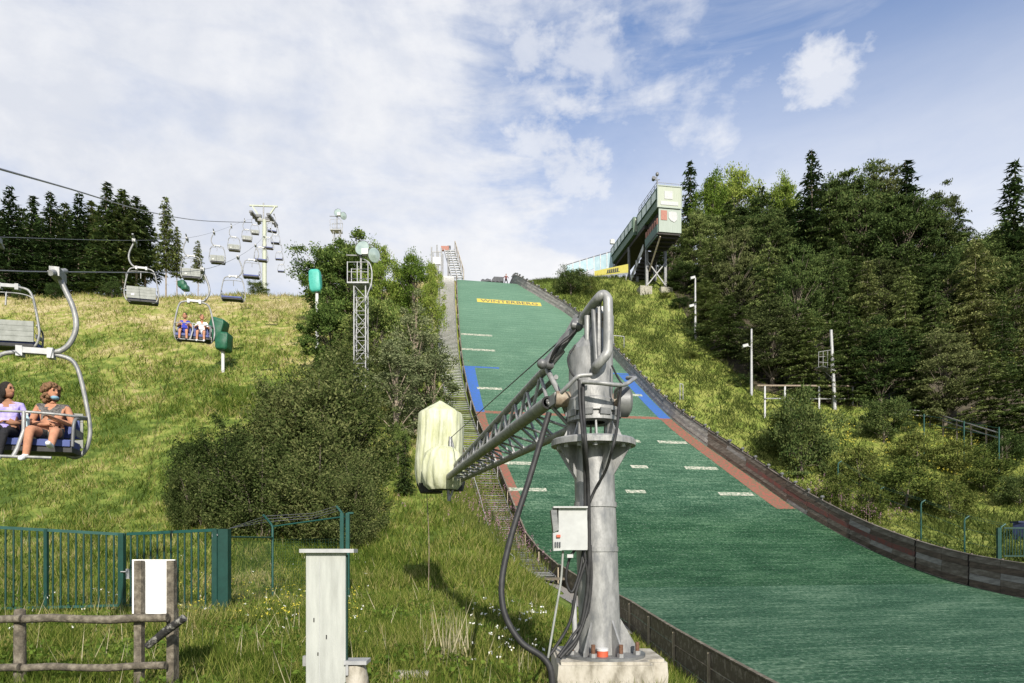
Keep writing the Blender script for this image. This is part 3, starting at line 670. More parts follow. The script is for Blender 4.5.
    m = MB(); q = Vector((xa + 0.1, YC - 0.3, z2t)); m.tube([q, q + Vector((0, 0, 1.5))], 0.05, 5); m.box(q + Vector((0, 0, 0.9)), (0.7, 0.4, 0.7)); m.build('rear_lamp', M_['offwhite'], h)
    # stilts and bracing on concrete footings
    zf = P(650, 289, 97.5).z; ys = YD - 0.2; fx = (xl + 0.25, xr - 0.35)
    for x in fx:
        for y in (ys, ys + 4): m = MB(); m.beam((x, y, zf - (0.0 if y == ys else 0)), (x, y, zb - 0.25), 0.36, 0.36, (0, 1, 0)); m.build('stilt', M_['galvdk'], h)
    zt2 = zf + 3.6; m = MB()
    m.beam((fx[0], ys - 0.2, zf + 0.2), (fx[1], ys - 0.2, zt2), 0.14, 0.14); m.beam((fx[1], ys - 0.25, zf + 0.2), (fx[0], ys - 0.25, zt2), 0.14, 0.14); m.build('cross_brace', M_['galv'], h)
    m = MB(); m.beam((fx[0] + 0.3, ys - 0.1, zf + 2.2), (xl + 0.5, Y0 + 0.3, zb - 0.5), 0.17, 0.17); m.build('strut', M_['woodlt'], h)
    for x in (fx[0] - 0.25, fx[1] + 0.05): m = MB(); m.box((x, ys + 0.3, zf - 1.3), (1.75, 1.6, 2.6)); m.build('footing', M_['concdk'], h)
    # open stair under the building with a banner on its rail
    m = MB(); s0 = Vector((xa - 0.2, YD + 7.5, zf + 1.3)); e0 = Vector((xl - 0.05, YD + 0.4, zb + 0.2))
    for k in range(15): q = s0.lerp(e0, k / 14); m.box((q.x + 1.3, q.y, q.z - 0.7), (2.5, 0.56, 0.08)); m.box((q.x + 1.3, q.y + 0.27, q.z - 0.95), (2.5, 0.04, 0.5))
    m.build('rear_stair', M_['underside'], h)  # steps coloured dark to stand in for the building's shadow
    m = MB(); u = Vector((0, 0, 0.45)); m.add([s0 - u, e0 - u, e0 + u, s0 + u], [(0, 1, 2, 3)])
    o = m.build('stair_banner', M_['offwhite'], h); o['label'] = 'grey white banner on the stair rail'; o.modifiers.new('thickness', 'SOLIDIFY').thickness = 0.05
    m = MB()
    for k in range(5):
        a = s0.lerp(e0, 0.2 + k * 0.13); b = s0.lerp(e0, 0.27 + k * 0.13); n = Vector((-0.06, 0, 0)); m.add([a + n - u * 0.5, b + n - u * 0.5, b + n + u * 0.4, a + n + u * 0.6], [(0, 1, 2, 3)])
    m.build('print', M_['ink'], o)
    h.rotation_euler = (0, 0, ROT)
judge_tower()

def glass_railing():
    p0, p1, p2 = at(566, 265, 113), at(594, 256.5, 112), at(613.5, 251, 110.5)
    b = Vector((p1.x, p1.y, g1(p1.x, p1.y)))
    o = thing('glass_railing', 'blue grey glass railing on the crest beside the judges building', 'railing', b)
    pts = [p0.lerp(p1, k / 4) for k in range(4)] + [p1.lerp(p2, k / 3) for k in range(4)]
    for a, c in zip(pts[:-1], pts[1:]):
        m = MB(); d = 1.9 if a.x < 13 else 2.6; m.beam(a.lerp(c, 0.04) - Vector((0, 0, d / 2 + 0.12)), a.lerp(c, 0.96) - Vector((0, 0, d / 2 + 0.12)), 0.06, d - 0.1); m.build('glass_panel', M_['railglass'], o)
    for a in pts:
        m = MB(); m.beam(Vector((a.x, a.y, min(g1(a.x, a.y), a.z - 2.4) - 0.3)), a + Vector((0, 0, 0.1)), 0.12, 0.12, (0, 1, 0)); m.build('post', M_['galv'], o)
    m = MB(); m.tube(pts, 0.06, 6); m.build('top_rail', M_['galvdk'], o)
glass_railing()
def yellow_banner():
    Y = 101.5; a, b, c, d = at(594.5, 276, Y + 5), at(628, 272.5, Y), at(628, 264.0, Y), at(594.5, 271, Y + 5)
    o = thing('banner', 'yellow advertising banner with dark print on the crest', 'banner', (a + b) / 2)
    m = MB(); m.add([a, b, c, d], [(0, 1, 2, 3)]); s = m.build('cloth', M_['yellow'], o); s.modifiers.new('thickness', 'SOLIDIFY').thickness = 0.04
    m = MB(); n = Vector((0, -0.06, 0))
    def q(u, v): return a.lerp(b, u).lerp(d.lerp(c, u), v) + n
    for k in range(6):
        u = 0.38 + k * 0.058; m.add([q(u, 0.25 + 0.04 * (k % 2)), q(u + 0.04, 0.25), q(u + 0.055, 0.72), q(u + 0.018, 0.78)], [(0, 1, 2, 3)])
    m.add([q(0.36, 0.20), q(0.76, 0.22), q(0.76, 0.28), q(0.36, 0.26)], [(0, 1, 2, 3)])
    m.build('print', M_['ink'], o)
    m = MB(); m.beam(a + Vector((0, 0.1, -0.08)), b + Vector((0, 0.1, -0.08)), 0.10, 0.14); m.build('frame', M_['offwhite'], o)
    for u in (0.05, 0.5, 0.95):
        m = MB(); e = a.lerp(b, u); m.beam(Vector((e.x, e.y + 0.15, g1(e.x, e.y) - 0.3)), e.lerp(d.lerp(c, u), 0.9) + Vector((0, 0.15, 0)), 0.1, 0.1, (0, 1, 0)); m.build('post', M_['galvdk'], o)
yellow_banner()

# ================================================================== TREES AND PLANTS
def leaf_mesh(name, C, A, B, m, rnd=None, tri=False):
    """one small face per leaf or spray: centre C, half length A, half width B"""
    n = len(C)
    if tri: V = np.stack([C - A - B, C - A + B, C + A], 1).reshape(-1, 3); k = 3
    else: V = np.stack([C - A, C - 0.15 * A + B, C + A, C - 0.15 * A - B], 1).reshape(-1, 3); k = 4
    me = bpy.data.meshes.new(name); me.vertices.add(n * k); me.vertices.foreach_set('co', V.astype(np.float32).ravel())
    me.loops.add(n * k); me.loops.foreach_set('vertex_index', np.arange(n * k, dtype=np.int32))
    me.polygons.add(n); me.polygons.foreach_set('loop_start', np.arange(0, n * k, k, dtype=np.int32)); me.polygons.foreach_set('loop_total', np.full(n, k, np.int32))
    at_ = me.attributes.new('rnd', 'FLOAT', 'FACE'); at_.data.foreach_set('value', (RNG.random(n) if rnd is None else rnd).astype(np.float32))
    me.materials.append(m); me.update(calc_edges=True); return me
def unit(v): return v / np.maximum(np.linalg.norm(v, axis=1, keepdims=True), 1e-6)
def cards(C, length, width, dirs=None, jit=0.5, flat=0.0):
    n = len(C); d = RNG.normal(size=(n, 3)) if dirs is None else unit(dirs) + RNG.normal(size=(n, 3)) * jit
    d = unit(d); ref = RNG.normal(size=(n, 3)) * (1 - flat) + np.array([0, 0, 1.0]) * flat * 2; o = unit(np.cross(d, ref)); l = length * RNG.uniform(0.6, 1.3, (n, 1)); w = width * RNG.uniform(0.6, 1.3, (n, 1))
    return d * l, o * w
def trunk_mesh(name, H, r0, limbs, m, bend=0.2, top=0.97):
    b = MB(); ph = random.uniform(0, 6); pts = [(bend * math.sin(ph + z * 2.2) * z, bend * math.cos(ph + z * 1.7) * z, H * z) for z in np.linspace(0, top, 9)]
    pts[0] = (0, 0, -0.6); b.tube(pts, [r0 * (1.25 if i == 0 else 1) * (1 - 0.93 * i / 8) for i in range(9)], 7)
    for p, q, r in limbs: 
        p, q = Vector(p), Vector(q); mid = p.lerp(q, 0.5) + Vector((0, 0, 0.06 * (q - p).length)); b.tube([p, mid, q], [r, r * 0.65, r * 0.2], 5, caps=False)
    me = b.mesh(name); me.materials.append(m); return me

def conifer(kind, seed):
    rs = np.random.default_rng(seed); random.seed(seed); H = 24.0
    if kind == 'spruce': z0, nw, nb, rad, droop, pw, L, Wd, den, lm, bk = 0.06, 38, 9, 4.3, -0.42, 0.85, 0.52, 0.13, 1.0, 'lf_spruce', 'bark'
    elif kind == 'pine': z0, nw, nb, rad, droop, pw, L, Wd, den, lm, bk = 0.30, 28, 9, 3.4, -0.16, 0.62, 0.50, 0.15, 1.1, 'lf_pine', 'barklt'
    elif kind == 'layer': z0, nw, nb, rad, droop, pw, L, Wd, den, lm, bk = 0.03, 24, 11, 7.0, -0.24, 0.50, 0.36, 0.13, 2.2, 'lf_layer', 'bark'
    elif kind == 'larch': z0, nw, nb, rad, droop, pw, L, Wd, den, lm, bk = 0.05, 26, 11, 7.2, -0.26, 0.50, 0.34, 0.12, 2.0, 'lf_larch', 'bark'
    Cs, Ds, limbs = [], [], []
    for i in range(nw):
        f = z0 + (0.985 - z0) * (i + rs.uniform(-0.3, 0.3)) / nw; f = min(max(f, z0), 0.985)
        e = (f - z0) / (1 - z0); r = rad * (1 - e ** (1.7 if kind in ('layer', 'larch') else 1.0)) ** pw * (0.55 + 0.45 * min(1, e * 6 + 0.45)) * rs.uniform(0.82, 1.08) + 0.25
        if kind in ('layer', 'larch'): r *= 0.85 + 0.22 * math.sin(e * 17 + seed)
        a0 = rs.uniform(0, 6.28); k = max(4, int(nb * (0.6 + 0.4 * (1 - e))))
        for j in range(k):
            if rs.random() < 0.10: continue
            a = a0 + 6.283 * j / k + rs.uniform(-0.35, 0.35); rr = r * (rs.uniform(0.45, 1.18) if kind in ('layer', 'larch') else rs.uniform(0.6, 1.14)); dx, dy = math.cos(a), math.sin(a)
            n = max(5, int(rr * 7.5 * den)); u = rs.uniform(0.03, 1.0, n) ** 0.75; up = 0.30 * (1 - e) if kind == 'spruce' else 0.18
            z = f * H + up * rr * u * 0.6 + droop * rr * u * u * 1.3 + (0.22 * rr * u ** 3 if kind == 'spruce' else 0)
            side = rs.normal(size=n) * (0.11 + 0.15 * rr * u * (1.15 - u)) ; hang = -np.abs(rs.normal(size=n)) * (0.20 if kind != 'larch' else 0.32)
            c = np.stack([dx * rr * u - dy * side, dy * rr * u + dx * side, z + hang], 1); Cs.append(c)
            Ds.append(np.stack([dx - dy * np.sign(side) * 0.7, dy + dx * np.sign(side) * 0.7, np.full(n, -0.35 + 0.25 * (kind == 'layer'))], 1))
            if rr > 1.2 and rs.random() < 0.4: limbs.append(((0, 0, f * H), (dx * rr * 0.75, dy * rr * 0.75, f * H + (up * 0.45 + droop * 0.73) * rr), 0.05 + 0.012 * rr))
    if kind == 'pine':   # dead branch stubs below the crown
        for _ in range(14):
            a = rs.uniform(0, 6.28); f = rs.uniform(0.12, 0.36); limbs.append(((0, 0, f * H), (math.cos(a) * 1.3, math.sin(a) * 1.3, f * H - 0.15), 0.04))
    C = np.concatenate(Cs); D = np.concatenate(Ds); A, B = cards(C, L, Wd, D, 0.45, 0.55)
    return leaf_mesh('crown', C, A, B, M_[lm]), trunk_mesh('trunk', H, 0.20, limbs, M_[bk], 0.25), H

def broadleaf(seed, H, rad, z0, nclump, nleaf, leaf, lm, bk='bark', lean=0.0, spread=1.0, tall=1.0):
    rs = np.random.default_rng(seed); random.seed(seed); Cs, Ds, limbs = [], [], []
    cz = z0 * H + (H - z0 * H) * 0.5; hz = (H - z0 * H) * 0.5
    for i in range(nclump):
        d = rs.normal(size=3); d /= np.linalg.norm(d); k = rs.uniform(0.25, 1.0) ** 0.45
        ex = 1.0 + 0.20 * math.sin(3 * math.atan2(d[1], d[0]) + seed) + 0.13 * math.sin(5 * d[2] + seed * 2)
        wz = 1.0 - 0.35 * max(0, d[2]) ** 2
        p = np.array([d[0] * rad * k * ex * wz, d[1] * rad * k * ex * wz, cz + d[2] * hz * k * ex * 0.93])
        sz = rs.uniform(0.45, 1.0) * rad * 0.27 * spread
        n = int(nleaf * rs.uniform(0.5, 1.5)); q = rs.normal(size=(n, 3)) * sz * np.array([1, 1, 0.72 * tall]) * 0.62
        q[:, 2] -= 0.10 * (q[:, 0] ** 2 + q[:, 1] ** 2) / max(sz, 0.2)
        Cs.append(p + q); Ds.append(np.tile(d + np.array([0, 0, 0.5]), (n, 1)))
        if i % 3 == 0: limbs.append(((0, 0, max(0.10 * H, p[2] - 0.35 * H * k)), tuple(p), 0.012 * H * 0.4))
    C = np.concatenate(Cs); D = np.concatenate(Ds); C[:, 2] = np.maximum(C[:, 2], 0.03 * H * rs.random(len(C)))
    A, B = cards(C, leaf, leaf * 0.46, D, 1.0)
    return leaf_mesh('crown', C, A, B, M_[lm]), trunk_mesh('trunk', H, 0.018 * H + 0.03, limbs, M_[bk], 0.3 + lean, 0.8), H

def lobed(seed, H, rad, nlobe, nclump, nleaf, leaf, lm, bk='bark'):
    """several upright stems, each with its own uneven crown, leaving hollows between"""
    rs = np.random.default_rng(seed); random.seed(seed); Cs, Ds, limbs = [], [], []; lob = []
    for i in range(nlobe):
        a = 6.283 * i / nlobe + rs.uniform(-0.5, 0.5); q = rs.uniform(0.25, 0.72) if i else 0.05
        lob.append((math.cos(a) * q * rad, math.sin(a) * q * rad, H * (rs.uniform(0.62, 0.92) if i else 1.0) * (1 - 0.25 * q), rad * rs.uniform(0.34, 0.52)))
    for lx, ly, top, lr in lob:
        limbs.append(((lx * 0.15, ly * 0.15, 0), (lx, ly, top * 0.8), 0.07))
        for j in range(nclump):
            t = rs.uniform(0.04, 0.97); w = lr * 1.08 * (math.sin(math.pi * min(1, 0.10 + 0.88 * t)) ** 0.7 + 0.10); a = rs.uniform(0, 6.283); k = rs.uniform(0.3, 1.0) ** 0.5
            p = np.array([lx + math.cos(a) * w * k, ly + math.sin(a) * w * k, top * t]); n = int(nleaf * rs.uniform(0.4, 1.6)); sz = lr * rs.uniform(0.18, 0.36)
            d = np.array([math.cos(a) * 0.7, math.sin(a) * 0.7, 0.9]); u = rs.normal(size=(n, 1)); q = rs.normal(size=(n, 3)) * sz * 0.5 + d * u * sz * 0.9
            Cs.append(p + q); Ds.append(np.tile(d, (n, 1)))
            if j % 6 == 0: limbs.append(((lx * 0.7, ly * 0.7, top * t * 0.6), tuple(p), 0.025))
    C = np.concatenate(Cs); D = np.concatenate(Ds); C[:, 2] = np.maximum(C[:, 2], 0.02 * H * rs.random(len(C)))
    A, B = cards(C, leaf, leaf * 0.42, D, 0.9)
    return leaf_mesh('crown', C, A, B, M_[lm]), trunk_mesh('trunk', H, 0.09, limbs, M_[bk], 0.2, 0.8), H

PROTO = {}
for k in range(3): PROTO['spruce%d' % k] = conifer('spruce', 11 + k)
for k in range(3): PROTO['pine%d' % k] = conifer('pine', 31 + k)
for k in range(3): PROTO['layer%d' % k] = conifer('layer', 51 + k)
for k in range(2): PROTO['larch%d' % k] = conifer('larch', 71 + k)
for k in range(2): PROTO['bright%d' % k] = broadleaf(81 + k, 18, 5.2, 0.12, 110, 130, 0.24, 'lf_bright')
for k in range(2): PROTO['decid%d' % k] = broadleaf(91 + k, 12, 4.0, 0.06, 110, 190, 0.16, 'lf_decid', spread=0.8)
for k in range(3): PROTO['willow%d' % k] = lobed(101 + k, 9.5, 4.0, 7, 46, 85, 0.115, 'lf_willow')
for k in range(3): PROTO['olive%d' % k] = broadleaf(141 + k, 22, 5.6, 0.02, 200, 150, 0.23, ('lf_layer', 'lf_mid', 'lf_pale')[k], spread=0.85, tall=0.55)
PROTO['birch0'] = broadleaf(111, 13, 2.5, 0.16, 90, 150, 0.12, 'lf_birch', 'barklt')
PROTO['birch1'] = broadleaf(113, 13, 2.2, 0.10, 80, 140, 0.12, 'lf_birch', 'barklt')
for k in range(3): PROTO['bush%d' % k] = broadleaf(121 + k, 3.0, 1.5, 0.0, 45, 120, 0.085, 'lf_weed', spread=1.25)
for k in range(2): PROTO['shrub%d' % k] = broadleaf(131 + k, 4.0, 2.0, 0.0, 70, 140, 0.085, 'lf_mid', spread=0.9)

def tree(kind, name, x, y, h, w=None, label=None, cat='tree', group=None, dz=0.0, rot=None):
    crown, trunk, H = PROTO[kind]; z = g1(x, y) + dz
    o = thing(name, label, cat, (x, y, z - 0.1), group); sc = h / H; sw = sc if w is None else w
    o.scale = (sw, sw, sc); o.rotation_euler = (0, 0, random.uniform(0, 6.28) if rot is None else rot)
    for nm, me in (('crown', crown), ('trunk', trunk)):
        c = bpy.data.objects.new(nm, me); COL.objects.link(c); c.parent = o
    return o
def tree_px(kind, name, px, top, Y, wpx=None, **kw):
    """tree whose top is seen at (px, top) when it stands Y metres out"""
    p = at(px, top, Y); H = PROTO[kind][2]; z = g1(p.x, p.y); h = max(1.0, p.z - z)
    return tree(kind, name, p.x, p.y, h, **kw)

# ---- pine wood on the left crest
GL = 'pines and spruces on the left crest'
LW = [(-14, 188, 104, 'spruce0', None), (10, 183, 100, 'spruce1', 'dark spruce at the far left of the crest wood'), (33, 192, 108, 'spruce2', None), (50, 187, 103, 'spruce0', 'spruce with a pointed top, second dark spire from the left edge of the crest wood'),
      (66, 200, 109, 'pine1', None), (79, 190, 104, 'spruce1', 'tall spruce in the middle of the crest wood with a bare upper spire'), (92, 198, 106, 'pine2', None), (107, 178, 101, 'spruce2', 'tallest dark spruce of the left crest wood'),
      (123, 186, 102, 'pine0', 'bushy pine just right of the tallest crest spruce'), (136, 193, 105, 'pine2', 'pine at the right end of the dense crest wood'), (145, 203, 108, 'pine1', None), (166, 194, 100, 'pine1', 'tall pine with a long bare trunk standing apart right of the crest wood'),
      (177, 224, 101, 'pine0', 'shorter bare trunked pine beside the tall lone pine'), (198, 238, 104, 'pine2', 'thin small pine standing alone left of the lift mast'),
      (22, 205, 112, 'pine0', None), (57, 210, 114, 'pine2', None), (97, 208, 114, 'pine0', None), (115, 202, 112, 'pine1', None), (2, 208, 113, 'pine1', None), (-30, 192, 106, 'spruce0', None), (40, 214, 116, 'pine1', None), (130, 212, 114, 'pine0', None), (80, 216, 117, 'pine1', None)]
for px, top, Y, k, lab in LW:
    nm = 'spruce_tree' if k.startswith('spruce') else 'pine_tree'
    p = at(px, top, Y); z = g1(p.x, p.y); h = p.z - z
    w = h / 24 * (1.4 if px < 150 else 0.9)
    tree(k, nm, p.x, p.y, h, w, label=lab or ('dark spruce closely surrounded by others in the left crest wood' if nm[0] == 's' else 'pine hemmed in among others in the left crest wood'), group=GL)
for px, top, Y, lab in ((112, 279, 98, 'small green bush under the tallest crest spruce'), (55, 282, 97, 'low green bush at the foot of the left crest wood'), (20, 285, 97, 'low bush at the far left under the crest wood'), (140, 284, 100, 'green undergrowth bush at the right end of the crest wood'), (258, 279, 103, 'small dark bush at the foot of the lift mast')):
    tree_px('shrub0', 'bush', px, top, Y, label=lab, cat='bush', group='bushes along the left crest')

# ---- wooded hillside on the right
GR = 'trees of the right hillside wood'
FR = [  # px, top, Y, kind, width factor, label
    (690, 157, 122, 'spruce1', 1.1, 'dark spruce top rising behind the judges building'),
    (712, 176, 108, 'bright0', 1.0, 'bright green broadleaf tree right of the judges building'),
    (737, 158, 114, 'bright1', 1.0, 'tall fresh green broadleaf tree on the skyline above the lamp posts'),
    (700, 205, 98, 'olive0', 0.85, 'brownish feathery tree directly right of the judges building stilts'),
    (762, 182, 104, 'layer1', 0.9, 'feathery conifer on the skyline left of the highest conifer'),
    (783, 168, 106, 'bright1', 0.8, 'broadleaf top between two feathery conifers on the skyline'),
    (811, 144, 97, 'spruce0', 1.25, 'highest conifer in the right hand wood'),
    (838, 166, 98, 'olive0', 0.95, 'tree with drooping twigs just right of the highest conifer'),
    (862, 164, 95, 'olive1', 0.95, 'broad tree with a ragged top in the middle of the right hand wood'),
    (884, 162, 99, 'olive2', 0.95, 'ragged tree next to the dark leaning spruce top'),
    (907, 155, 93, 'spruce2', 1.35, 'dark spruce with a leaning top in the right hand wood'),
    (940, 187, 92, 'olive2', 0.8, 'dark tree sloping down to the skyline gap at the right'),
    (960, 205, 91, 'layer0', 0.8, 'lower dark conifer beside the skyline gap'),
    (1014, 154, 88, 'spruce0', 1.3, 'lone tall spruce at the right edge of the view'),
    (975, 232, 78, 'larch0', 1.0, 'pale olive larch with a rounded crown near the right edge'),
    (1030, 250, 74, 'larch1', 0.9, 'pale larch cut by the right edge of the view'),
    (712, 232, 92, 'layer1', 0.75, 'dark layered conifer behind the upper lamp post'),
    (735, 226, 86, 'olive2', 0.75, 'dark layered tree between the two lamp posts'),
    (768, 232, 79, 'layer0', 0.72, 'layered conifer right behind the lower lamp post'),
    (798, 240, 76, 'olive0', 0.72, 'layered tree above the steel frame left of the tall pole'),
    (833, 235, 77, 'layer2', 0.72, 'layered conifer behind the tall pole with the platform'),
    (868, 255, 76, 'larch1', 0.72, 'olive tree right of the tall pole with the platform'),
    (905, 262, 77, 'layer0', 0.66, 'dark conifer in the shaded middle of the wood edge'),
    (935, 275, 76, 'layer1', 0.6, 'dark drooping conifer left of the pale olive larch'),
    (1002, 300, 71, 'layer2', 0.6, 'low dark conifer under the lone tall spruce'),
]
for i in range(16):
    px = 726 + i * 20; FR.append((px + random.uniform(-6, 6), 192 + random.uniform(-8, 16) + (30 if px > 935 else 0), 101 + random.uniform(-4, 5) - (px - 716) * 0.03, random.choice(['layer0', 'olive1', 'layer2', 'olive0']), 1.15, None))
for i in range(10): FR.append((722 + i * 32 + random.uniform(-6, 6), 250 + random.uniform(-10, 14), 90 - i * 0.9, ('olive%d' if i % 2 else 'layer%d') % (i % 3), 1.0, None))
EDGE = [(672, 208, 112, 'olive1', 0.8, 'dark tree seen between the stilts of the judges building'), (664, 232, 116, 'olive2', 0.8, 'low dark tree behind the judges building'), (684, 262, 97, 'olive0', 0.8, 'dark low tree right beside the judges building footing'), (706, 275, 84, 'layer0', 0.9, 'low branched conifer at the wood edge behind the upper lamp post'), (728, 292, 78, 'layer1', 0.9, 'low branched conifer at the wood edge just left of the lower lamp post'),
        (772, 300, 72, 'olive2', 0.95, 'spreading young tree above the left end of the steel frame'), (806, 305, 69.5, 'layer0', 0.95, 'spreading young conifer behind the middle of the steel frame'),
        (848, 300, 69, 'layer1', 0.95, 'young conifer at the wood edge right of the tall pole'), (880, 318, 68, 'olive1', 0.9, 'young tree behind the dark rail fence'),
        (912, 322, 67, 'layer0', 0.9, 'drooping young conifer left of the olive larch at the wood edge'), (945, 330, 65, 'olive2', 0.9, 'young tree right at the foot of the pale olive larch'), (990, 345, 62, 'layer2', 0.9, 'low shaded conifer above the bank at the far right'), (1025, 350, 60, 'layer0', 0.9, 'low conifer cut by the right edge at the wood edge')]
FR += EDGE
for px, top, Y, k, wf, lab in FR:
    nm = {'s': 'spruce_tree', 'l': 'conifer_tree', 'b': 'broadleaf_tree', 'o': 'broadleaf_tree'}[k[0]]
    if k.startswith('larch'): nm = 'larch_tree'
    p = at(px, top, Y); z = g1(p.x, p.y); h = p.z - z
    tree(k, nm, p.x, p.y, h, wf * max(0.62, min(h, 30) / 24) * (0.92 if k.startswith('layer') else 1.0), label=lab or {'spruce_tree': 'dark spruce deep inside the right hand wood', 'conifer_tree': 'feathery conifer deep inside the right hand wood', 'broadleaf_tree': 'dark olive tree deep inside the right hand wood'}[nm], group=GR)

# ---- thicket between the lift meadow and the slope
GC = 'thicket between the lift meadow and the slope'
CT = [ # px, top, Y, kind, width, label
    (330, 236, 80, 'decid0', 0.92, 'rounded green tree at the upper left of the thicket'),
    (352, 232, 80, 'decid1', 0.95, 'tree behind the floodlight mast at the top of the thicket'),
    (382, 243, 74, 'bright0', 0.62, 'yellowish green tree in the middle of the thicket top'),
    (414, 243, 75, 'bright1', 0.60, 'bright green tree at the upper right of the thicket by the stairway'),
    (432, 262, 72, 'bright0', 0.42, 'narrow bright green tree closest to the stairway'),
    (330, 288, 64, 'decid1', 0.8, 'tree low on the left side of the thicket behind the mast'),
    (375, 290, 62, 'decid0', 0.85, 'dense green tree right of the foot of the floodlight mast'),
    (352, 318, 58, 'willow2', 0.9, 'grey green bush at the foot of the floodlight mast'),
    (416, 300, 56, 'birch0', 0.95, 'slender birch with a pale trunk near the stairway'),
    (396, 330, 52, 'birch1', 1.0, 'grey green birch left of the pale trunked birch'),
    (433, 335, 55, 'birch1', 0.85, 'narrow birch right beside the stairway treads'),
    (316, 344, 40, 'willow0', 1.12, 'large grey green willow with the highest top in front of the thicket'),
    (352, 362, 42, 'willow1', 1.0, 'grey green willow at the right front of the thicket'),
    (272, 376, 40, 'willow2', 0.85, 'willow with silvery leaves at the left front of the thicket'),
    (226, 412, 37, 'willow1', 0.72, 'low rounded willow at the far left end of the thicket'),
    (262, 420, 34, 'willow0', 0.75, 'dark low willow behind the wire fence'),
    (318, 415, 34, 'willow2', 0.8, 'willow standing right behind the double green fence post'),
    (350, 452, 32.5, 'willow1', 0.5, 'small dense bush right of the double green fence post'),
    (200, 446, 36, 'willow2', 0.45, 'small bush at the outer left foot of the thicket'),
    (398, 418, 46, 'decid1', 0.55, 'leafy bush below the pale trunked birch'),
]
for px, top, Y, k, wf, lab in CT:
    nm = {'d': 'broadleaf_tree', 'b': 'birch_tree' if k.startswith('birch') else 'broadleaf_tree', 'w': 'willow_bush'}[k[0]]
    p = at(px, top, Y); h = p.z - g1(p.x, p.y); H = PROTO[k][2]
    tree(k, nm, p.x, p.y, h, wf if k[0] in 'wb' and not k.startswith('bright') else wf * h / H * 1.1, label=lab, cat='bush' if nm == 'willow_bush' else 'tree', group=GC)
p = at(405, 430, 41); tree('spruce2', 'spruce_tree', p.x, p.y, p.z - g1(p.x, p.y), 0.19, label='small young spruce in the grass right of the willow thicket', group=GC)

# ---- bushes on the right slope
GS = 'bushes on the grassy bank right of the slope'
SB = [(571, 266, 96, 'shrub0', 1.25, 'dark bush at the top of the slope beside the right wall'), (590, 276, 97, 'bush1', 0.8, 'small bush right of the dark bush on the crest'),
      (802, 384, 57, 'shrub1', 1.0, 'leafy bush in front of the steel frame'), (884, 392, 62, 'shrub0', 1.0, 'green bush right of the steel frame'), (790, 402, 60, 'bush0', 1.0, 'low bush left in front of the steel frame'),
      (918, 428, 58, 'bush1', 1.1, 'yellowish bush on the bank above the wire fence'), (955, 436, 57, 'bush2', 1.2, 'olive bush on the bank left of the upper fence'), (1006, 428, 58, 'shrub1', 1.2, 'large bush at the right edge below the upper fence'),
      (985, 452, 53, 'bush0', 1.2, 'olive bush in the lower right scrub'), (1020, 470, 50, 'shrub0', 1.1, 'dark bush at the right edge above the iron gate'), (860, 445, 55, 'bush2', 1.2, 'green bush behind the upper wire fence post'),
      (905, 462, 51, 'bush0', 1.3, 'broad weedy bush in the middle of the scrub'), (840, 470, 52, 'bush1', 0.9, 'bush beside the right timber wall at the bend'), (950, 478, 49, 'bush1', 1.1, 'weedy bush behind the lower wire fence'),
      (870, 480, 49, 'bush2', 0.8, 'low bush between two wire fence posts'), (820, 432, 58, 'shrub1', 0.7, 'dark bush behind the highest wire fence post'), (690, 352, 78, 'bush0', 1.0, 'small bush below the upper lamp post'), (905, 418, 64, 'shrub1', 0.8, 'bush in front of the dark wood edge'), (680, 296, 92, 'shrub0', 1.1, 'dark bush right of the judges building footing'), (697, 322, 83, 'shrub1', 1.0, 'dark bush beside the upper lamp post'), (741, 372, 72, 'shrub1', 0.9, 'bush just left of the lower lamp post'), (664, 292, 95, 'bush1', 0.9, 'small bush in front of the judges building footing')]
for px, top, Y, k, wf, lab in SB:
    p = at(px, top, Y); h = max(0.8, p.z - g1(p.x, p.y)); H = PROTO[k][2]
    tree(k, 'bush', p.x, p.y, h, wf * min(1.3, max(0.7, h / H)), label=lab, cat='bush', group=GS)

# ---- grass: real blades, one object per zone
def blades(name, X, Y, h, w, label, m=None, rnd=None, lean=0.45, cat=None):
    n = len(X); Z = gz(X, Y); a = RNG.uniform(0, 6.283, n); hh = h * RNG.uniform(0.45, 1.35, n); le = RNG.normal(size=(n, 2)) * lean * hh[:, None]
    wv = np.stack([np.cos(a), np.sin(a), np.zeros(n)], 1) * (w * RNG.uniform(0.6, 1.4, n) / 2)[:, None]
    C = np.stack([X, Y, Z - 0.03], 1); T = C + np.stack([le[:, 0], le[:, 1], hh], 1)
    me = leaf_mesh(name, (C + T) / 2, (T - C) / 2, wv, m or M_['grass'], rnd, tri=True)
    o = bpy.data.objects.new(name, me); COL.objects.link(o); tag(o, label, None, None, 'stuff'); return o
def polar(n, r0, r1, a0, a1):
    r = np.exp(RNG.uniform(math.log(r0), math.log(r1), n)); a = RNG.uniform(a0, a1, n); return r * np.tan(a), r
def clumpy(X, Y, keep, sc=1.0):
    v = np.sin(X * 1.7 * sc + 0.6 * np.sin(Y * 1.1 * sc)) * np.sin(Y * 1.5 * sc + 0.8 * np.sin(X * 0.9 * sc)) + 0.6 * np.sin(X * 4.1 * sc + Y * 3.3 * sc) * np.sin(Y * 4.7 * sc - X * 1.3 * sc)
    return RNG.random(len(X)) < np.clip(keep + 0.42 * v, 0.06, 1)
def leftonly(X, Y, lim=-0.35):
    s, t = xy_st(X, Y); return t < lim
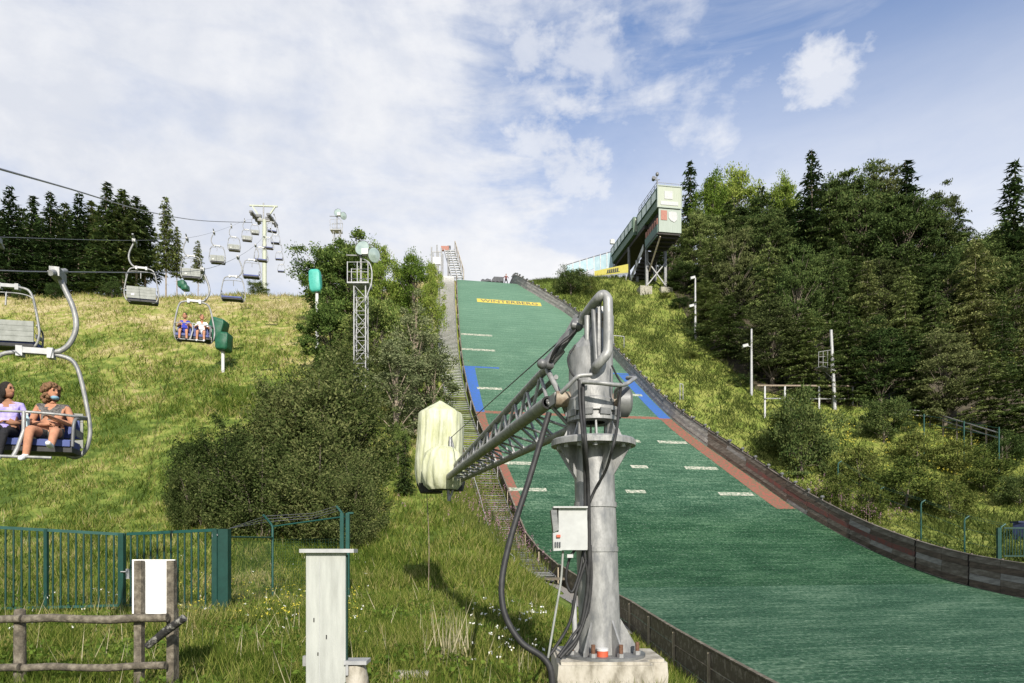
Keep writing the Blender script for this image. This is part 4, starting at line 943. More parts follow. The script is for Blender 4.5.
def grass():
    X, Y = polar(190000, 7.2, 24, -0.80, 0.36); k = leftonly(X, Y) & clumpy(X, Y, 0.62); X, Y = X[k], Y[k]
    s, t = xy_st(X, Y); k = ~((t > -2.0) & (s > 24) & (s < 37) & (RNG.random(len(X)) < 0.75)); X, Y = X[k], Y[k]
    hh = 0.26 + 0.10 * np.sin(X * 0.8) * np.sin(Y * 0.9 + 1)
    blades('grass', X, Y, hh, 0.014 + Y * 0.0008, 'long green grass in the foreground behind the pole fence')
    X, Y = polar(130000, 22, 60, -0.80, 0.06); k = leftonly(X, Y, -2.7) & clumpy(X, Y, 0.6, 0.6); X, Y = X[k], Y[k]
    blades('grass', X, Y, 0.42, 0.03 + Y * 0.0007, 'long grass on the lower lift meadow', lean=0.5)
    X, Y = polar(90000, 55, 110, -0.80, -0.02); k = leftonly(X, Y, -2.8) & clumpy(X, Y, 0.6, 0.35); X, Y = X[k], Y[k]
    blades('grass', X, Y, 0.55, 0.10, 'straw coloured long grass on the upper lift meadow', lean=0.55)
    n = 110000; s = RNG.uniform(30, 108, n); d = RNG.exponential(9, n) + 0.7; w = WJ(s); X, Y = st_xy(s, w + d); LX = np.array([q.x for q in WOODLINE]); LY = np.array([q.y for q in WOODLINE]); o_ = np.argsort(LX); k = clumpy(X, Y, 0.62, 0.6) & (d < 45) & (Y < np.interp(X, LX[o_], LY[o_], left=200) + 0.6); X, Y = X[k], Y[k]
    blades('weeds', X, Y, 0.28 + 0.34 * sst(xy_st(X, Y)[1] - WJ(xy_st(X, Y)[0]), 2, 8), 0.08, 'tall weeds and grass on the bank right of the slope', M_['lf_weed'], lean=0.6)
grass()
M_['petal'] = mat('white_petals', (0.75, 0.75, 0.70), rough=0.8); M_['fireweed'] = mat('pink_fireweed', (0.27, 0.13, 0.19), (0.36, 0.21, 0.27), 5, 0.8); M_['yellowfl'] = mat('yellow_flowers', (0.50, 0.42, 0.04), (0.40, 0.36, 0.05), 5, 0.8)
M_['straw'] = mat('dry_stalks', (0.28, 0.25, 0.15), (0.40, 0.36, 0.24), 9, 0.9)
def flowers(name, X, Y, h, size, stack, m, label):
    """flower heads on stems: each head a few small faces"""
    n = len(X); Z = gz(X, Y); hh = h * RNG.uniform(0.6, 1.3, n); Cs, As, Bs = [], [], []
    T = np.stack([X, Y, Z + hh], 1)
    for k in range(stack):
        c = T + RNG.normal(size=(n, 3)) * np.array([size, size, size * (0.6 if stack < 8 else 3.5)]); a, b = cards(c, size * 0.8, size * 0.6); Cs.append(c); As.append(a); Bs.append(b)
    me = leaf_mesh(name, np.concatenate(Cs), np.concatenate(As), np.concatenate(Bs), m); o = bpy.data.objects.new(name, me); COL.objects.link(o); tag(o, label, None, None, 'stuff')
    st = blades(name + '_stems', X, Y, 0.01, 0.02, label + ', stems', M_['lf_weed'], lean=0.0)
    V = np.stack([np.stack([X - 0.012, Y, Z - 0.05], 1), np.stack([X + 0.012, Y, Z - 0.05], 1), T], 1).reshape(-1, 3)
    st.data.vertices.foreach_set('co', V.astype(np.float32).ravel()); st.name = 'flower_stems'
def all_flowers():
    X, Y = polar(46, 9.2, 15, -0.06, 0.05); k = leftonly(X, Y, -1.0); flowers('white_flowers', X[k], Y[k], 0.36, 0.022, 5, M_['petal'], 'small white umbel flowers in the foreground grass')
    X, Y = polar(110, 11, 30, -0.75, -0.2); flowers('white_flowers', X, Y, 0.36, 0.016, 5, M_['petal'], 'scattered small white flowers behind the pole fence')
    X, Y = polar(220, 13, 22, -0.50, -0.22); flowers('yellow_flowers', X, Y, 0.34, 0.022, 4, M_['yellowfl'], 'small yellow flowers in the grass beside the gate')
    n = 420; s = RNG.uniform(37, 56, n); t = -0.5 - np.abs(RNG.normal(size=n)) * 2.6 + 0.3; X, Y = st_xy(s, t); flowers('fireweed', X, Y, 1.05, 0.035, 10, M_['fireweed'], 'pink fireweed growing along the stairway')
    n = 5000; s = RNG.uniform(36.5, 56, n); t = -0.4 - np.abs(RNG.normal(size=n)) * 2.4; k = (t < -1.9) | (t > -0.8) | (RNG.random(n) < 0.25); X, Y = st_xy(s[k], t[k]); blades('weeds', X, Y, 0.75, 0.055, 'tall weeds crowding the stairway', M_['lf_weed'], lean=0.3)
    n = 150; s = RNG.uniform(42, 50, n); t = WJ(s) + RNG.uniform(0.4, 3.5, n); X, Y = st_xy(s, t); flowers('fireweed', X, Y, 1.0, 0.04, 10, M_['fireweed'], 'pink fireweed behind the right timber wall')
    n = 420; s = RNG.uniform(46, 58, n); t = WJ(s) + RNG.uniform(8, 28, n); X, Y = st_xy(s, t); flowers('yellow_flowers', X, Y, 0.9, 0.07, 5, M_['yellowfl'], 'yellow flowers on the scrubby bank at the right')
    # clump of dry stalks beside the grey cabinet
    n = 46; X = RNG.normal(-0.95, 0.22, n); Y = RNG.normal(10.6, 0.3, n)
    blades('dry_stalks', X, Y, 0.85, 0.022, 'clump of tall dry stalks in the grass right of the grey cabinet', M_['straw'], lean=0.22)
all_flowers()
def herbs():
    n = 26000; X, Y = polar(n, 8.0, 26, -0.78, 0.12); v = np.sin(X * 1.3 + 1) * np.sin(Y * 1.1) + 0.7 * np.sin(X * 2.9 + Y * 2.3); k = leftonly(X, Y, -0.6) & (RNG.random(n) < np.clip(0.25 + 0.5 * v, 0, 1)); X, Y = X[k], Y[k]; n = len(X)
    C = np.stack([X, Y, gz(X, Y) + RNG.uniform(0.02, 0.26, n)], 1); A, B = cards(C, 0.045, 0.026)
    o = bpy.data.objects.new('meadow_herbs', leaf_mesh('meadow_herbs', C, A, B, M_['lf_bright'])); COL.objects.link(o); tag(o, 'broad leaved herbs among the foreground grass', None, None, 'stuff')
    X, Y = polar(480, 8.2, 40, -0.78, 0.05); k = leftonly(X, Y, -0.8); blades('seed_stalks', X[k], Y[k], 0.55, 0.012 + 0.0004 * Y[k], 'thin dry seed stalks scattered through the grass', M_['straw'], lean=0.25)
herbs()

# ================================================================== SNOW GUN ARM (foreground)
YC = 8.5; CX = 1.01
def cz(row, Y=YC): return at(600, row, Y).z
def cr(hw, row, Y=YC): return hw * (Y / ray(600, row).y) / FPX
def crane():
    zb = at(600, 655, YC).z
    base = (CX, YC, zb)
    c = thing('snow_gun_arm', 'grey steel mast with a swivelling lattice arm beside the green slope', 'crane', base)
    zf, zr1, zr2, zt = cz(444), cz(421), cz(412), cz(326)
    r0, r1 = cr(20.5, 640), cr(20.0, 480)
    xb, xt = at(600.5, 645, YC).x, CX; LN = Matrix.Rotation(-math.atan2(xb - xt, zf - zb), 3, 'Y'); cx = lambda z: xb + (xt - xb) * (z - zb) / (zf - zb)
    m = MB(); m.lathe((xb, YC, zb), [(r0, 0.02), (r0, cz(560) - zb), (r1, cz(480) - zb), (r1, zf - zb)], 32, 0, LN); m.build('post', M_['galv'], c)
    for row in (505, 549):
        m = MB(); z = cz(row); q = cr(21.3, row); m.lathe((cx(z), YC, 0), [(q - 0.03, z - 0.03), (q, z - 0.03), (q, z + 0.03), (q - 0.03, z + 0.03)], 32); m.build('clamp_band', M_['galv'], c)
    m = MB(); m.lathe((xb + 0.03, YC, zb), [(0.0, 0.0), (0.52, 0.0), (0.52, 0.035), (0.0, 0.035)], 36); bp = m.build('base_plate', M_['galvdk'], c)
    for k in range(8):
        a = R(22 + 45 * k); p = Vector((xb + 0.03 + 0.43 * math.cos(a), YC + 0.43 * math.sin(a), zb + 0.035))
        m = MB(); m.lathe(p, [(0, 0), (0.045, 0), (0.045, 0.045), (0.0, 0.045)], 6, smooth=False); m.tube([p, p + Vector((0, 0, 0.15 if k in (6, 7, 5) else 0.09))], 0.026, 7, 1); m.build('anchor_bolt', [M_['galv'], M_['rust']], c)
    for k in range(6):
        a = R(-62 + 60 * k); d = Vector((math.cos(a), math.sin(a), 0)); n = Vector((-d.y, d.x, 0)) * 0.012; o = Vector((xb, YC, zb + 0.035))
        m = MB(); m.prism([o + d * (r0 - 0.01) - n, o + d * 0.46 - n, o + d * 0.46 + Vector((0, 0, 0.05)) - n, o + d * (r0 - 0.01) + Vector((0, 0, 0.42)) - n], n * 2); m.build('gusset', M_['galv'], c)
    m = MB(); p = Vector((xb - 0.02, YC - 0.33, zb + 0.035)); m.lathe(p, [(0, 0), (0.07, 0), (0.07, 0.07), (0.0, 0.07)], 16); m.lathe(p + Vector((0, 0, 0.07)), [(0.073, 0), (0.073, 0.03), (0, 0.04)], 16, 1); m.build('red_cap', [M_['signred'], M_['white']], c)
    # funnel flange with its ribs
    rf = cr(42, 444)
    m = MB(); m.lathe((CX, YC, zf), [(r1, -0.035), (rf, -0.035), (rf, 0.03), (rf - 0.02, 0.05), (0.20, 0.05)], 40); fl = m.build('flange', M_['galv'], c)
    for k in range(14):
        a = R(10 + 360 / 14 * k); m = MB(); p = Vector((CX + (rf - 0.09) * math.cos(a), YC + (rf - 0.09) * math.sin(a), zf - 0.075)); m.lathe(p, [(0, 0), (0.03, 0), (0.03, 0.04)], 6, smooth=False); m.build('bolt', M_['steel_light'], fl)
    for k in range(8):
        a = R(-68 + 45 * k); d = Vector((math.cos(a), math.sin(a), 0)); n = Vector((-d.y, d.x, 0)) * 0.012; o = Vector((CX, YC, zf - 0.035))
        m = MB(); m.prism([o + d * (r1 - 0.01) - n, o + d * (rf - 0.04) - n, o + d * (rf - 0.07) - Vector((0, 0, 0.05)) - n, o + d * (r1 - 0.01) - Vector((0, 0, cz(444) - cz(476))) - n], n * 2); m.build('gusset', M_['galv'], c)
        d2 = Vector((math.cos(a + 0.4), math.sin(a + 0.4), 0)); n = Vector((-d2.y, d2.x, 0)) * 0.010; o = Vector((CX, YC, zf + 0.05))
        m = MB(); m.prism([o + d2 * (r1 - 0.02) - n, o + d2 * (rf - 0.14) - n, o + d2 * (r1 + 0.03) + Vector((0, 0, zr1 - zf - 0.06)) - n, o + d2 * (r1 - 0.02) + Vector((0, 0, zr1 - zf - 0.06)) - n], n * 2); m.build('gusset', M_['galv'], c)
    m = MB(); rr = cr(26, 420); m.lathe((CX, YC, 0), [(0.15, zr1 - 0.02), (rr, zr1 - 0.02), (rr, zr1 + 0.03), (rr - 0.03, zr1 + 0.03), (rr - 0.03, zr2 - 0.02), (rr, zr2 - 0.02), (rr, zr2 + 0.03), (0.15, zr2 + 0.03)], 36); m.build('slew_ring', M_['galv'], c)
    # dark clamp segments round the ring
    for k in range(9):
        a = R(-150 + 40 * k); m = MB(); Mz = Matrix.Rotation(a, 3, 'Z'); m.box(Vector((CX, YC, (zr1 + zr2) / 2 + 0.01)) + Mz @ Vector((rr - 0.01, 0, 0)), (0.05, 0.14, 0.075), 0, Mz); m.build('clamp', M_['galvdk'], c)
    # turning head: pipe cut at a slant, narrow mast plates on top
    rh = cr(22, 380); z0 = zr2 + 0.03
    m = MB(); m.lathe((CX - 0.03, YC, 0), [(rh + 0.02, z0), (rh + 0.02, z0 + 0.1), (rh, z0 + 0.12), (rh, cz(352))], 32)
    n = 32; zc_ = cz(352); V = []; top = []
    for j in range(n):
        a = 2 * math.pi * j / n; x, y = math.cos(a), math.sin(a); V.append((CX - 0.03 + rh * x, YC + rh * y, zc_))
        k = 0.5 + 0.5 * x; top.append((CX + 0.02 + rh * (0.62 + 0.25 * k) * x, YC + rh * 0.7 * y, zc_ + 0.16 + 0.28 * k))
    m.add(V + top, [(j, (j + 1) % n, n + (j + 1) % n, n + j) for j in range(n)], 0, True); m.add(top, [tuple(range(n))])
    m.build('head', M_['galv'], c)
    pA = lambda px, py, Y=YC: at(px, py, Y)
    m = MB()
    a, b = pA(588, 311), pA(600, 352); 
    m.box(((a.x + b.x) / 2 + 0.02, YC - 0.05, (a.z + b.z) / 2 - 0.04), (b.x - a.x, 0.24, a.z - b.z + 0.08)); m.build('head_plate', M_['steel_light'], c)
    for k in range(3):
        m = MB(); q = pA(598, 322 + k * 9); m.box((q.x, YC - 0.19, q.z), (0.12, 0.03, 0.085)); m.build('cover_plate', M_['rustcream'], c)
    m = MB(); m.tube([pA(587, 316, 8.3), pA(587.5, 358, 8.3)], 0.035, 8); m.build('guide_bar', M_['galv'], c)
    # big bent pipe loop over the head
    loop = [pA(582, 322, 8.5), pA(586, 314, 8.4), pA(598, 298.5, 8.12), pA(603, 295, 8.1), pA(607, 298, 8.08), pA(608, 306, 8.06), pA(608, 344, 8.06), pA(607, 353, 8.06), pA(603.5, 358, 8.06), pA(597.5, 365, 8.1), pA(595, 369, 8.2)]
    m = MB(); m.tube(curve(loop, 4), 0.058, 12); m.build('pipe_loop', M_['galv'], c)
    m = MB(); m.tube([pA(593, 304, 8.25), pA(594.5, 330, 8.15), pA(596.5, 366, 8.12)], 0.03, 8); m.build('loop_stay', M_['galvdk'], c)
    m = MB(); a, b, d = pA(598, 302, 8.16), pA(602, 354, 8.14), pA(597.5, 361, 8.14); m.prism([a, pA(601.5, 301, 8.16), b, d], (0, 0.03, 0)); m.build('loop_plate', M_['galvdk'], c)
    # handrail hoops round the head
    def hoop(pts, r=0.026): m = MB(); m.tube(curve(pts, 5), r, 8); m.build('hoop_rail', M_['galv'], c)
    hoop([pA(561, 393, 8.15), pA(566, 388, 8.1), pA(576, 378, 8.05), pA(581, 375.5, 8.05), pA(592, 375, 8.05)])
    hoop([pA(583, 382, 8.05), pA(600, 383, 7.95), pA(618, 385, 8.0), pA(626, 384, 8.15), pA(633, 379.5, 8.3), pA(635, 378, 8.45), pA(627, 378, 8.6)])
    hoop([pA(622, 386, 8.05), pA(616, 390, 8.15), pA(615, 398, 8.25)], 0.022)
    # pivot axle with end caps
    m = MB(); q0, q1 = pA(548, 398, 8.6), pA(628, 402, 8.6); m.tube([pA(556, 399, 8.5), pA(622, 402, 8.5)], 0.10, 16); m.build('axle', M_['rustcream'], c)
    m = MB(); m.lathe(pA(624, 402, 8.5), [(0, -0.09), (0.19, -0.09), (0.19, 0.05), (0.12, 0.09), (0, 0.09)], 20, M=Matrix.Rotation(R(90), 3, 'Y')); m.build('axle_cap', M_['galvdk'], c)
    # lattice arm reaching out to the gun
    YF = 18.4
    bigN, bigF = pA(548, 402.5, 8.75), at(447, 478, YF); lowN, lowF = pA(572, 429, 8.75), at(461.5, 480, YF); tN, tF = pA(548, 367, 9.0), at(453.5, 467, YF); t2N, t2F = pA(556, 377, 9.1), at(457.5, 470, YF)
    m = MB(); m.tube([bigN, bigF], 0.085, 14, caps=False); d = (bigF - bigN).normalized(); Mq = d.to_track_quat('Z', 'Y').to_matrix(); m.lathe(bigN, [(0.085, 0), (0.060, 0.0), (0.060, 0.5), (0, 0.5)], 14, 1, Mq); m.build('main_chord', [M_['galv'], M_['darkgap']], c)
    for a, b in ((lowN, lowF), (tN, tF)): m = MB(); m.tube([a, b], 0.058, 10); m.build('chord', M_['galv'], c)
    m = MB(); m.tube([t2N, t2F], 0.034, 8); m.build('chord', M_['galvdk'], c)
    n = 12
    for k in range(n):
        u, v = k / n, (k + 1) / n; A = lambda p, q, t: p.lerp(q, t)
        m = MB(); m.tube([A(bigN, bigF, u), A(lowN, lowF, u)], 0.026, 6); m.tube([A(lowN, lowF, u), A(bigN, bigF, v)], 0.020, 6)
        m.tube([A(bigN, bigF, u), A(tN, tF, (u + v) / 2)], 0.026, 6); m.tube([A(tN, tF, (u + v) / 2), A(bigN, bigF, v)], 0.026, 6)
        if k % 2 == 0: m.tube([A(lowN, lowF, u), A(tN, tF, u)], 0.022, 6)
        m.build('lattice_brace', M_['galv'], c)
    # end frame at the gun, hanging strut
    m = MB(); ap = at(450.5, 437, YF); 
    for q in (bigF, lowF, tF + Vector((0, 0, -0.2))): m.tube([ap, q], 0.035, 7)
    m.tube([ap, at(450, 470, YF - 0.2)], 0.05, 8); q = at(449, 501, YF); m.tube([bigF, q], 0.045, 7); m.tube([at(456, 480, YF), q], 0.03, 7)
    m.box((bigF + lowF) / 2 + Vector((-0.1, 0.1, 0.05)), (0.75, 0.10, 0.12)); m.build('end_frame', M_['galv'], c)
    # arm root brackets and hydraulic linkage up to the head
    m = MB(); m.beam(bigN + Vector((0.05, 0.1, 0.0)), pA(560, 398, 8.55), 0.14, 0.14); m.beam(lowN, pA(578, 425, 8.55), 0.12, 0.12); m.tube([pA(547, 368, 8.9), pA(575, 428, 8.7)], 0.03, 8); m.tube([pA(547, 370, 8.9), pA(563, 400, 8.6)], 0.035, 8); m.build('root_bracket', M_['galv'], c)
    m = MB(); m.tube([pA(546, 366, 8.85), pA(561, 348, 8.8)], 0.075, 10); m.tube([pA(559, 350, 8.8), pA(577, 326, 8.7)], 0.050, 10); m.ball(pA(577, 325, 8.65), 0.085); m.tube([pA(541.5, 364, 8.7), pA(552, 366, 8.8)], 0.045, 8); m.ball(pA(542, 364, 8.7), 0.065); m.tube([pA(572, 325, 8.6), pA(581, 327, 8.6)], 0.05, 8); m.build('hydraulic_cylinder', M_['galvdk'], c)
    m = MB(); m.tube(curve([pA(549, 364, 8.75), pA(556, 348, 8.6), pA(570, 336, 8.6), pA(580, 322, 8.65)], 6), 0.018, 6); m.tube(curve([pA(552, 360, 8.7), pA(562, 342, 8.65), pA(574, 332, 8.6), pA(590, 308, 8.55)], 6), 0.016, 6); m.build('hydraulic_hose', M_['black'], c)
    m = MB(); m.tube([pA(552, 357, 8.95), pA(562, 340, 8.85), pA(571, 330, 8.8)], 0.04, 8); m.beam(pA(556, 356, 9), pA(578, 316, 8.9), 0.13, 0.05); m.build('linkage', M_['galvdk'], c)
    m = MB(); m.tube([at(450.5, 438, YF), pA(583, 320, 8.85)], 0.011, 5); m.build('stay_cable', M_['rope'], c)
    # black water hose hanging in a long bow from the arm to the plinth
    hose = [pA(549, 413, 8.7), pA(541, 440, 8.6), pA(529, 480, 8.45), pA(513, 530, 8.25), pA(503, 572, 8.1), pA(502, 600, 8.0), pA(508, 622, 7.95), pA(522, 643, 7.9), pA(541, 656, 7.88), pA(550, 668, 7.86), pA(553, 690, 7.85)]
    m = MB(); m.tube(curve(hose, 8), 0.038, 10); m.build('water_hose', M_['black'], c)
    # cables down the front of the post
    def cable(pts, r=0.016, mm='black'): m = MB(); m.tube(curve(pts, 6), r, 7); m.build('cable', M_[mm], c)
    yf = 8.20
    cable([pA(583, 384, 8.1), pA(583, 402, 8.05), pA(584, 422, 7.98), pA(585, 436, 7.86), pA(586, 452, 7.90), pA(588, 480, 8.15), pA(589, 520, yf), pA(589, 560, yf), pA(586, 600, yf), pA(577, 640, 8.15), pA(566, 655, 8.1)], 0.024)
    cable([pA(579, 380, 8.05), pA(580, 405, 8.02), pA(582, 428, 7.92), pA(583, 440, 7.86), pA(584.5, 470, 8.1), pA(585, 505, yf), pA(583, 530, yf), pA(576, 548, 8.12)], 0.018)
    cable([pA(621, 386, 8.05), pA(619, 405, 8.08), pA(617, 428, 7.95), pA(613, 446, 7.85), pA(606, 470, 8.05), pA(595, 490, yf), pA(587, 512, yf), pA(584, 545, yf), pA(588, 580, yf), pA(588, 612, yf), pA(570, 640, 8.12), pA(558, 657, 8.05)], 0.018)
    cable([pA(576, 548, 8.10), pA(569, 560, 8.08), pA(566, 580, 8.08), pA(572, 592, 8.1), pA(580, 570, 8.14), pA(583, 552, 8.18), pA(586, 548, 8.2)], 0.017)
    cable([pA(586, 560, 8.15), pA(576, 592, 8.12), pA(570, 622, 8.1), pA(555, 648, 8.05), pA(547, 658, 8.0)], 0.02)
    cable([pA(563, 551, 8.1), pA(561, 580, 8.08), pA(556, 610, 8.05), pA(551, 640, 8.0), pA(548, 658, 7.97)], 0.014, 'slat')
    cable([pA(590, 545, yf), pA(591, 580, yf), pA(588, 606, yf), pA(578, 636, 8.13), pA(560, 658, 8.02)], 0.022)
    cable([pA(612, 366, 8.3), pA(617, 376, 8.1), pA(622, 384, 8.02)], 0.012)
    cable([pA(575, 345, 8.35), pA(568, 358, 8.3), pA(571, 372, 8.2), pA(578, 380, 8.1)], 0.012)
    m = MB(); m.tube([pA(574, 600, 8.2), pA(575, 640, 8.2)], 0.03, 8); m.build('conduit', M_['steel_light'], c)
    # control cabinet strapped to the left of the post
    a, b = pA(557.5, 508, 8.05), pA(586, 550, 8.05)
    m = MB(); Mz = Matrix.Rotation(R(6), 3, 'Y'); m.box(((a.x + b.x) / 2 + 0.01, 8.15, (a.z + b.z) / 2), (b.x - a.x, 0.28, a.z - b.z), 0); cab = m.build('control_cabinet', M_['offwhite'], c)
    m = MB(); q = [pA(551, 510, 8.0), pA(556.8, 507.5, 8.0), pA(558.5, 530, 8.0), pA(553.5, 532.5, 8.0)]; m.prism(q, (0, 0.26, 0)); m.build('visor', M_['galvdk'], cab)
    m = MB(); q = [pA(553, 533, 8.0), pA(561.5, 531, 8.0), pA(562, 550.5, 8.0), pA(553.5, 551, 8.0)]; m.prism(q, (0, 0.24, 0)); m.build('switch_panel', M_['offwhite'], cab)
    m = MB(); q = pA(558.5, 536, 7.985); m.box(q, (0.045, 0.03, 0.03)); m.build('warning_light', M_['signred'], cab)
    m = MB()
    for k in range(3): q = pA(555.5 + k * 2.2, 544.5, 7.985); m.box(q, (0.014, 0.02, 0.06))
    m.build('switches', M_['ink'], cab)
    m = MB(); q = pA(570, 508.5, 8.05); m.box((q.x, 8.13, q.z + 0.012), (0.40, 0.34, 0.02)); m.build('lid', M_['offwhite'], cab)
    m = MB(); m.box((pA(582, 530, 8.2).x + 0.05, 8.24, pA(582, 535, 8.2).z), (0.10, 0.10, 0.35)); m.build('cabinet_bracket', M_['galv'], c)
    m = MB(); q = pA(570, 556, 8.0); m.box(q, (0.07, 0.05, 0.04)); m.build('cabinet_plug', M_['offwhite'], c)
    # ---- plinth
    z1 = zb; z0_ = -0.9
    bm = bmesh.new(); bmesh.ops.create_cube(bm, size=1.0)
    x0, x1 = at(558, 670, 7.95).x, at(672, 670, 7.95).x
    for v in bm.verts: v.co = Vector(((x0 + x1) / 2 + v.co.x * (x1 - x0), 8.62 + v.co.y * 1.36, (z0_ + z1) / 2 + v.co.z * (z1 - z0_)))
    bmesh.ops.bevel(bm, geom=[e for e in bm.edges if abs(e.verts[0].co.z - e.verts[1].co.z) > 0.3 and e.verts[0].co.x > (x0 + x1) / 2], offset=0.22, segments=5, affect='EDGES')
    bmesh.ops.bevel(bm, geom=[e for e in bm.edges if min(v.co.z for v in e.verts) > z1 - 0.01], offset=0.035, segments=2, affect='EDGES')
    bmesh.ops.subdivide_edges(bm, edges=[e for e in bm.edges if e.calc_length() > 0.3], cuts=6, use_grid_fill=True)
    for v in bm.verts:
        if v.co.z < z1 - 0.004: v.co += Vector((math.sin(v.co.z * 21 + v.co.x * 7), math.sin(v.co.x * 17), 0)) * 0.006
    me = bpy.data.meshes.new('concrete_plinth'); bm.to_mesh(me); bm.free(); me.materials.append(M_['concrete'])
    for p in me.polygons: p.use_smooth = False
    o = bpy.data.objects.new('concrete_plinth', me); COL.objects.link(o); tag(o, 'stained concrete plinth under the grey snow gun mast', 'plinth')
crane()

# ---- snow gun wrapped in a pale tarp, carried by the arm
def wrapped_gun():
    Y = 19.2; q = at(440, 485, Y); o = thing('covered_snow_gun', 'snow gun wrapped in a pale yellow tarp at the end of the lattice arm', 'snow gun', q)
    rows = [(403.5, 441.5, 1.0, .5), (408.5, 441, 10, .7), (413.5, 441, 19, .9), (415.5, 441, 21, 1), (428, 440.8, 21.4, 1), (440, 440.2, 21.4, 1), (452, 439.4, 21.6, 1), (462, 438.6, 21.8, 1), (470, 438, 21.3, .97), (477, 436.5, 19, .9), (484, 433, 14.5, .8), (489, 430, 10, .6)]
    m = MB(); n = 88; V = []
    for i, (row, cx, hw, dy) in enumerate(rows):
        cpt = at(cx, row, Y); r = hw * (Y / ray(cx, row).y) / FPX
        for j in range(n):
            a = 2 * math.pi * j / n; ca, sa = math.cos(a), math.sin(a); sq = (abs(ca) ** 3.2 + abs(sa) ** 3.2) ** (-1 / 3.2)
            f = 1 + (0.10 * (0.5 - abs(math.sin(a * 5 + i * 0.16))) + 0.05 * math.sin(a * 13 + i * 0.22) + 0.03 * math.sin(a * 29 - i * 0.3)) * min(1, i / 5)
            V.append((cpt.x + r * ca * sq * f, Y + 0.75 * dy * sa * sq * f, cpt.z + 0.02 * math.sin(a * 7 + i)))
    F = [(i*n + j, i*n + (j+1) % n, (i+1)*n + (j+1) % n, (i+1)*n + j) for i in range(len(rows) - 1) for j in range(n)]
    m.add(V, F, 0, True); t = m.build('tarp', M_['hood'], o)
    # the lower front bulge of the tarp
    m = MB(); cpt = at(443, 468, Y - 0.85); V = []; rows2 = [(-0.58, .45), (-0.45, .62), (-0.15, .70), (0.15, .68), (0.40, .58), (0.55, .35), (0.60, .05)]
    for i, (dz, r) in enumerate(rows2):
        for j in range(n):
            a = 2 * math.pi * j / n; f = 1 + 0.12 * (0.5 - abs(math.sin(a * 4 + i * 0.5))) + 0.05 * math.sin(a * 15 - i)
            V.append((cpt.x + r * 0.80 * f * math.cos(a), cpt.y + r * 0.7 * f * math.sin(a), cpt.z + dz))
    m.add(V, [(i*n + j, i*n + (j+1) % n, (i+1)*n + (j+1) % n, (i+1)*n + j) for i in range(len(rows2) - 1) for j in range(n)], 0, True); m.build('tarp_fold', M_['hood'], t)
    m = MB(); a = at(431, 486, Y - 0.2); m.lathe(a, [(0, -0.22), (0.3, -0.2), (0.4, 0.05), (0.3, 0.3), (0, 0.3)], 16); b = at(456, 484, Y - 0.1); m.lathe(b, [(0, -0.2), (0.2, -0.2), (0.26, 0.05), (0.2, 0.3), (0, 0.3)], 14); m.build('gun_body', M_['black'], o)
    m = MB(); a = at(425.5, 464, Y - 0.75); m.tube(curve([at(424, 460, Y - 0.7), at(427, 464, Y - 0.85), at(434, 466, Y - 0.95)], 4), 0.02, 5); m.tube(curve([at(425, 463, Y - 0.8), at(427, 478, Y - 0.8), at(433, 485, Y - 0.6)], 5), 0.02, 5); m.build('lashing', M_['galvdk'], o)
    m = MB(); p0 = at(426.5, 488, Y - 0.1); p1 = at(428.5, 590, 19.6); m.tube(curve([p0, p0.lerp(p1, 0.5) + Vector((0.04, 0, 0)), p1], 6), 0.011, 5); m.build('pull_cord', M_['rustcream'], o)
wrapped_gun()

